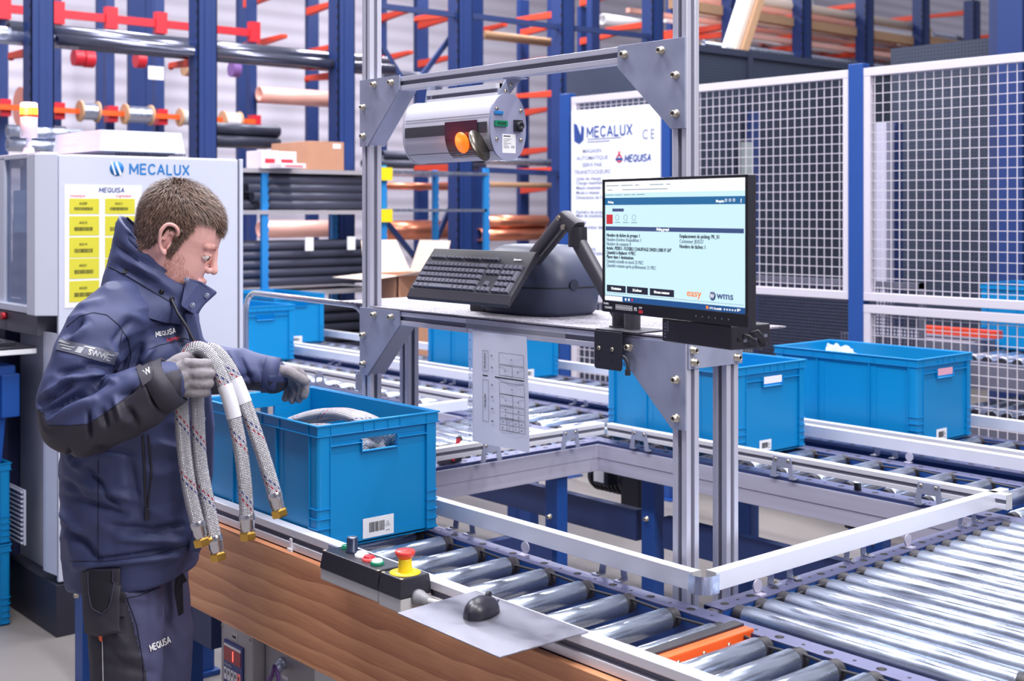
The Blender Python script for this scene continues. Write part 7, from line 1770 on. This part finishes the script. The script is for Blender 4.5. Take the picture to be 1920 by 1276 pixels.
b = MB(); A = [P3(330, 1058, 3.30), P3(341, 1072, 3.29), P3(351, 1090, 3.29), P3(342, 1094, 3.31), P3(344, 1150, 3.31), P3(334, 1156, 3.32), P3(326, 1110, 3.32)]; b.add(A + [p + AWAY*.012 for p in A], [tuple(range(7)), tuple(range(13, 6, -1))] + [(i, i+7, (i+1) % 7+7, (i+1) % 7) for i in range(7)]); b.build('pocket_flap', trb, trousers, .003)
for d_, px in ((3.16, 226), (3.42, 290)):
    a = P3(px, 1500, d_); b = MB(); base = Vector((a.x, a.y, 0))
    cap(b, [base + UP*.20, base + UP*.085], [.062, .055]); cap(b, [base + UP*.055 - FACE*.02, base + UP*.050 + FACE*.10, base + UP*.042 + FACE*.17], [.052, .046, .038])
    bm_ = fuse(b, .006, 4); 
    for v_ in bm_.vertices: v_.co.z = max(v_.co.z, .004)
    place(bm_, 'boot', M['black_pl'])

# ================================================================ braided hoses
def braid_mat():
    m = bpy.data.materials.new('steel_braid'); m.use_nodes = True; nt = m.node_tree; N = nt.nodes; L = nt.links; b_ = N['Principled BSDF']
    b_.inputs['Metallic'].default_value = .65; b_.inputs['Roughness'].default_value = .28
    uv = N.new('ShaderNodeUVMap'); uv.uv_map = 'uv'; sp = N.new('ShaderNodeSeparateXYZ'); L.new(uv.outputs[0], sp.inputs[0])
    def math_(op, a, b2=None, c=None):
        n = N.new('ShaderNodeMath'); n.operation = op
        for i, q in enumerate((a, b2)):
            if q is None: continue
            if isinstance(q, (int, float)): n.inputs[i].default_value = q
            else: L.new(q, n.inputs[i])
        return n.outputs[0]
    U_, V_ = sp.outputs[0], sp.outputs[1]
    a = math_('ADD', math_('MULTIPLY', U_, 14.0), math_('MULTIPLY', V_, 130.0)); c = math_('SUBTRACT', math_('MULTIPLY', U_, 14.0), math_('MULTIPLY', V_, 130.0))
    sa = math_('SINE', math_('MULTIPLY', a, 6.2832)); sc = math_('SINE', math_('MULTIPLY', c, 6.2832)); h = math_('MULTIPLY', sa, sc)
    bp = N.new('ShaderNodeBump'); bp.inputs['Strength'].default_value = .9; bp.inputs['Distance'].default_value = .0012; L.new(h, bp.inputs['Height']); L.new(bp.outputs[0], b_.inputs['Normal'])
    mr = N.new('ShaderNodeMapRange'); mr.inputs[1].default_value = -1; mr.inputs[2].default_value = 1; L.new(h, mr.inputs[0])
    mx = N.new('ShaderNodeMix'); mx.data_type = 'RGBA'; mx.inputs[6].default_value = rgb(104, 102, 110); mx.inputs[7].default_value = rgb(238, 236, 242); L.new(mr.outputs[0], mx.inputs[0])
    # coloured tracer threads spiralling round the hose
    d_ = math_('FRACT', math_('ADD', U_, math_('MULTIPLY', V_, 7.0))); t1 = math_('LESS_THAN', math_('ABSOLUTE', math_('SUBTRACT', d_, .5)), .021)
    dash = math_('GREATER_THAN', math_('FRACT', math_('MULTIPLY', U_, 12.0)), .45); k1 = math_('MULTIPLY', t1, dash)
    m2 = N.new('ShaderNodeMix'); m2.data_type = 'RGBA'; L.new(k1, m2.inputs[0]); L.new(mx.outputs[2], m2.inputs[6]); m2.inputs[7].default_value = rgb(176, 36, 66)
    d2 = math_('FRACT', math_('ADD', math_('ADD', U_, .12), math_('MULTIPLY', V_, 7.0))); t2 = math_('LESS_THAN', math_('ABSOLUTE', math_('SUBTRACT', d2, .5)), .021); k2 = math_('MULTIPLY', t2, dash)
    m3 = N.new('ShaderNodeMix'); m3.data_type = 'RGBA'; L.new(k2, m3.inputs[0]); L.new(m2.outputs[2], m3.inputs[6]); m3.inputs[7].default_value = rgb(50, 60, 130)
    L.new(m3.outputs[2], b_.inputs['Base Color']); return m
BR = braid_mat()
def hose(pts, label, group=None, r_=.0170, ends=True, cat='hose', k=8, wrap=None):
    P, _ = smoothpath(pts, [r_]*len(pts), k); base = min(P, key=lambda q: q.z)
    t = thing('braided_hose', label, cat, base, group=group)
    b = MB(); b.tube(P, r_, 20); b.build('braid', BR, t)
    if ends:
        for e, q in ((P[0], P[3]), (P[-1], P[-4])):
            d_ = (e-q).normalized(); b = MB(); b.lathe([(r_*1.02, -.012), (r_*1.10, -.008), (r_*1.12, .004), (r_*1.0, .008), (r_*1.02, .020), (r_*.85, .026), (r_*.85, .032)], e, d_, 24); b.build('ferrule', M['steel'], t)
            b = MB(); c_ = e + d_*.030; b.lathe([(.0001, 0), (r_*1.10, 0), (r_*1.22, .003), (r_*1.22, .016), (r_*1.12, .019), (r_*.9, .019), (r_*.9, .008), (.0001, .008)], c_, d_, 6); nt_ = b.build('brass_nut', M['brass'], t)
            nt_.data.polygons.foreach_set('use_smooth', [False]*len(nt_.data.polygons))
    if wrap:
        i0, i1 = wrap; b = MB(); b.tube(P[i0:i1], r_*1.06, 20); b.build('paper_wrap', mat('wrap_label', rgb(216, 216, 224), 0.5, 0, .04, 30) if 'wrap_label' not in bpy.data.materials else bpy.data.materials['wrap_label'], t)
    return t
HDp = 3.022
hose([P3(371, 985, HDp), P3(357, 925, HDp), P3(346, 850, HDp), P3(341, 780, HDp), P3(340, 725, HDp), P3(341, 690, HDp), P3(350, 663, HDp+.002), P3(368, 652, HDp), P3(389, 662, HDp), P3(410, 695, HDp-.005), P3(432, 755, HDp-.01), P3(449, 830, HDp-.01), P3(459, 905, HDp-.01), P3(463, 972, HDp-.01)],
     'nearer of the two braided hoses in the glove, its right end hanging lowest', 'braided hoses held by the worker', wrap=(76, 84))
hose([P3(403, 1012, HDp+.03), P3(391, 950, HDp+.034), P3(376, 870, HDp+.036), P3(371, 790, HDp+.036), P3(369, 725, HDp+.035), P3(370, 690, HDp+.034), P3(378, 664, HDp+.034), P3(394, 655, HDp+.03), P3(414, 668, HDp+.026), P3(437, 704, HDp+.02), P3(462, 764, HDp+.014), P3(488, 838, HDp+.01), P3(506, 895, HDp+.01), P3(516, 931, HDp+.01)],
     'farther braided hose in the glove, its end hanging farthest right', 'braided hoses held by the worker', wrap=(73, 80))
# coils of hose lying in the front crate
def coil(cx, cy, cz, rx, ry, turns, lab, tilt=0.0, ph=0.0):
    pts = []; n = int(turns*14)
    for k in range(n+1):
        a = ph + 2*math.pi*k/14; pts.append(Vector((cx + rx*math.cos(a), cy + ry*math.sin(a), cz + .018*math.sin(a*.5+ph) + tilt*math.cos(a) + .003*k/14)))
    return hose(pts, lab, 'braided hoses lying in the front crate', .0155, False, k=3)
zb = ZR + .01; cxA = -3.187
for i, (dy, dz, dx, lb) in enumerate(((0, 0, 0, 'braided hose arching highest in the front crate, nearest of the arching hoses'), (.036, -.004, -.012, 'arching braided hose in the front crate, second from the worker side'), (.070, -.014, -.02, 'arching braided hose in the front crate, third from the worker side'), (-.034, -.040, .0, 'arching braided hose lying low along the near side of the front crate'), (.02, -.045, .01, 'arching braided hose under the highest ones in the front crate'))):
    Q = [(-3.40, 1.915, 1.00), (-3.33, 1.93, 1.05), (-3.25, 1.95, 1.088), (-3.14, 1.965, 1.122), (-3.03, 1.975, 1.138), (-2.94, 1.985, 1.128), (-2.895, 2.0, 1.098), (-2.905, 2.02, 1.06), (-2.97, 2.04, 1.02)]
    hose([(x+dx-.006, y+dy-.012, z+dz) for x, y, z in Q], lb, 'braided hoses lying in the front crate', .0155, False, k=5)
coil(cxA+.05, 1.985, zb+.195, .215, .140, .9, 'braided hose just below the crate rim, curving along the far side', .010, 4.9)
coil(cxA+.08, 1.98, zb+.235, .205, .135, .35, 'short bend of braided hose seen through the hand hole', 0, 5.4)
coil(cxA+.04, 1.985, zb+.170, .245, .135, .92, 'braided hose ring in the front crate at hand-hole height', 0, .4)
coil(cxA+.03, 1.985, zb+.135, .25, .135, .92, 'braided hose ring deep in the front crate, third from below', 0, 1.2)
coil(cxA+.02, 1.985, zb+.100, .25, .135, .92, 'braided hose ring deep in the front crate, second from below', 0, 2.2)
coil(cxA+.0, 1.985, zb+.065, .25, .135, .92, 'braided hose ring lowest in the front crate', 0, 3.2)
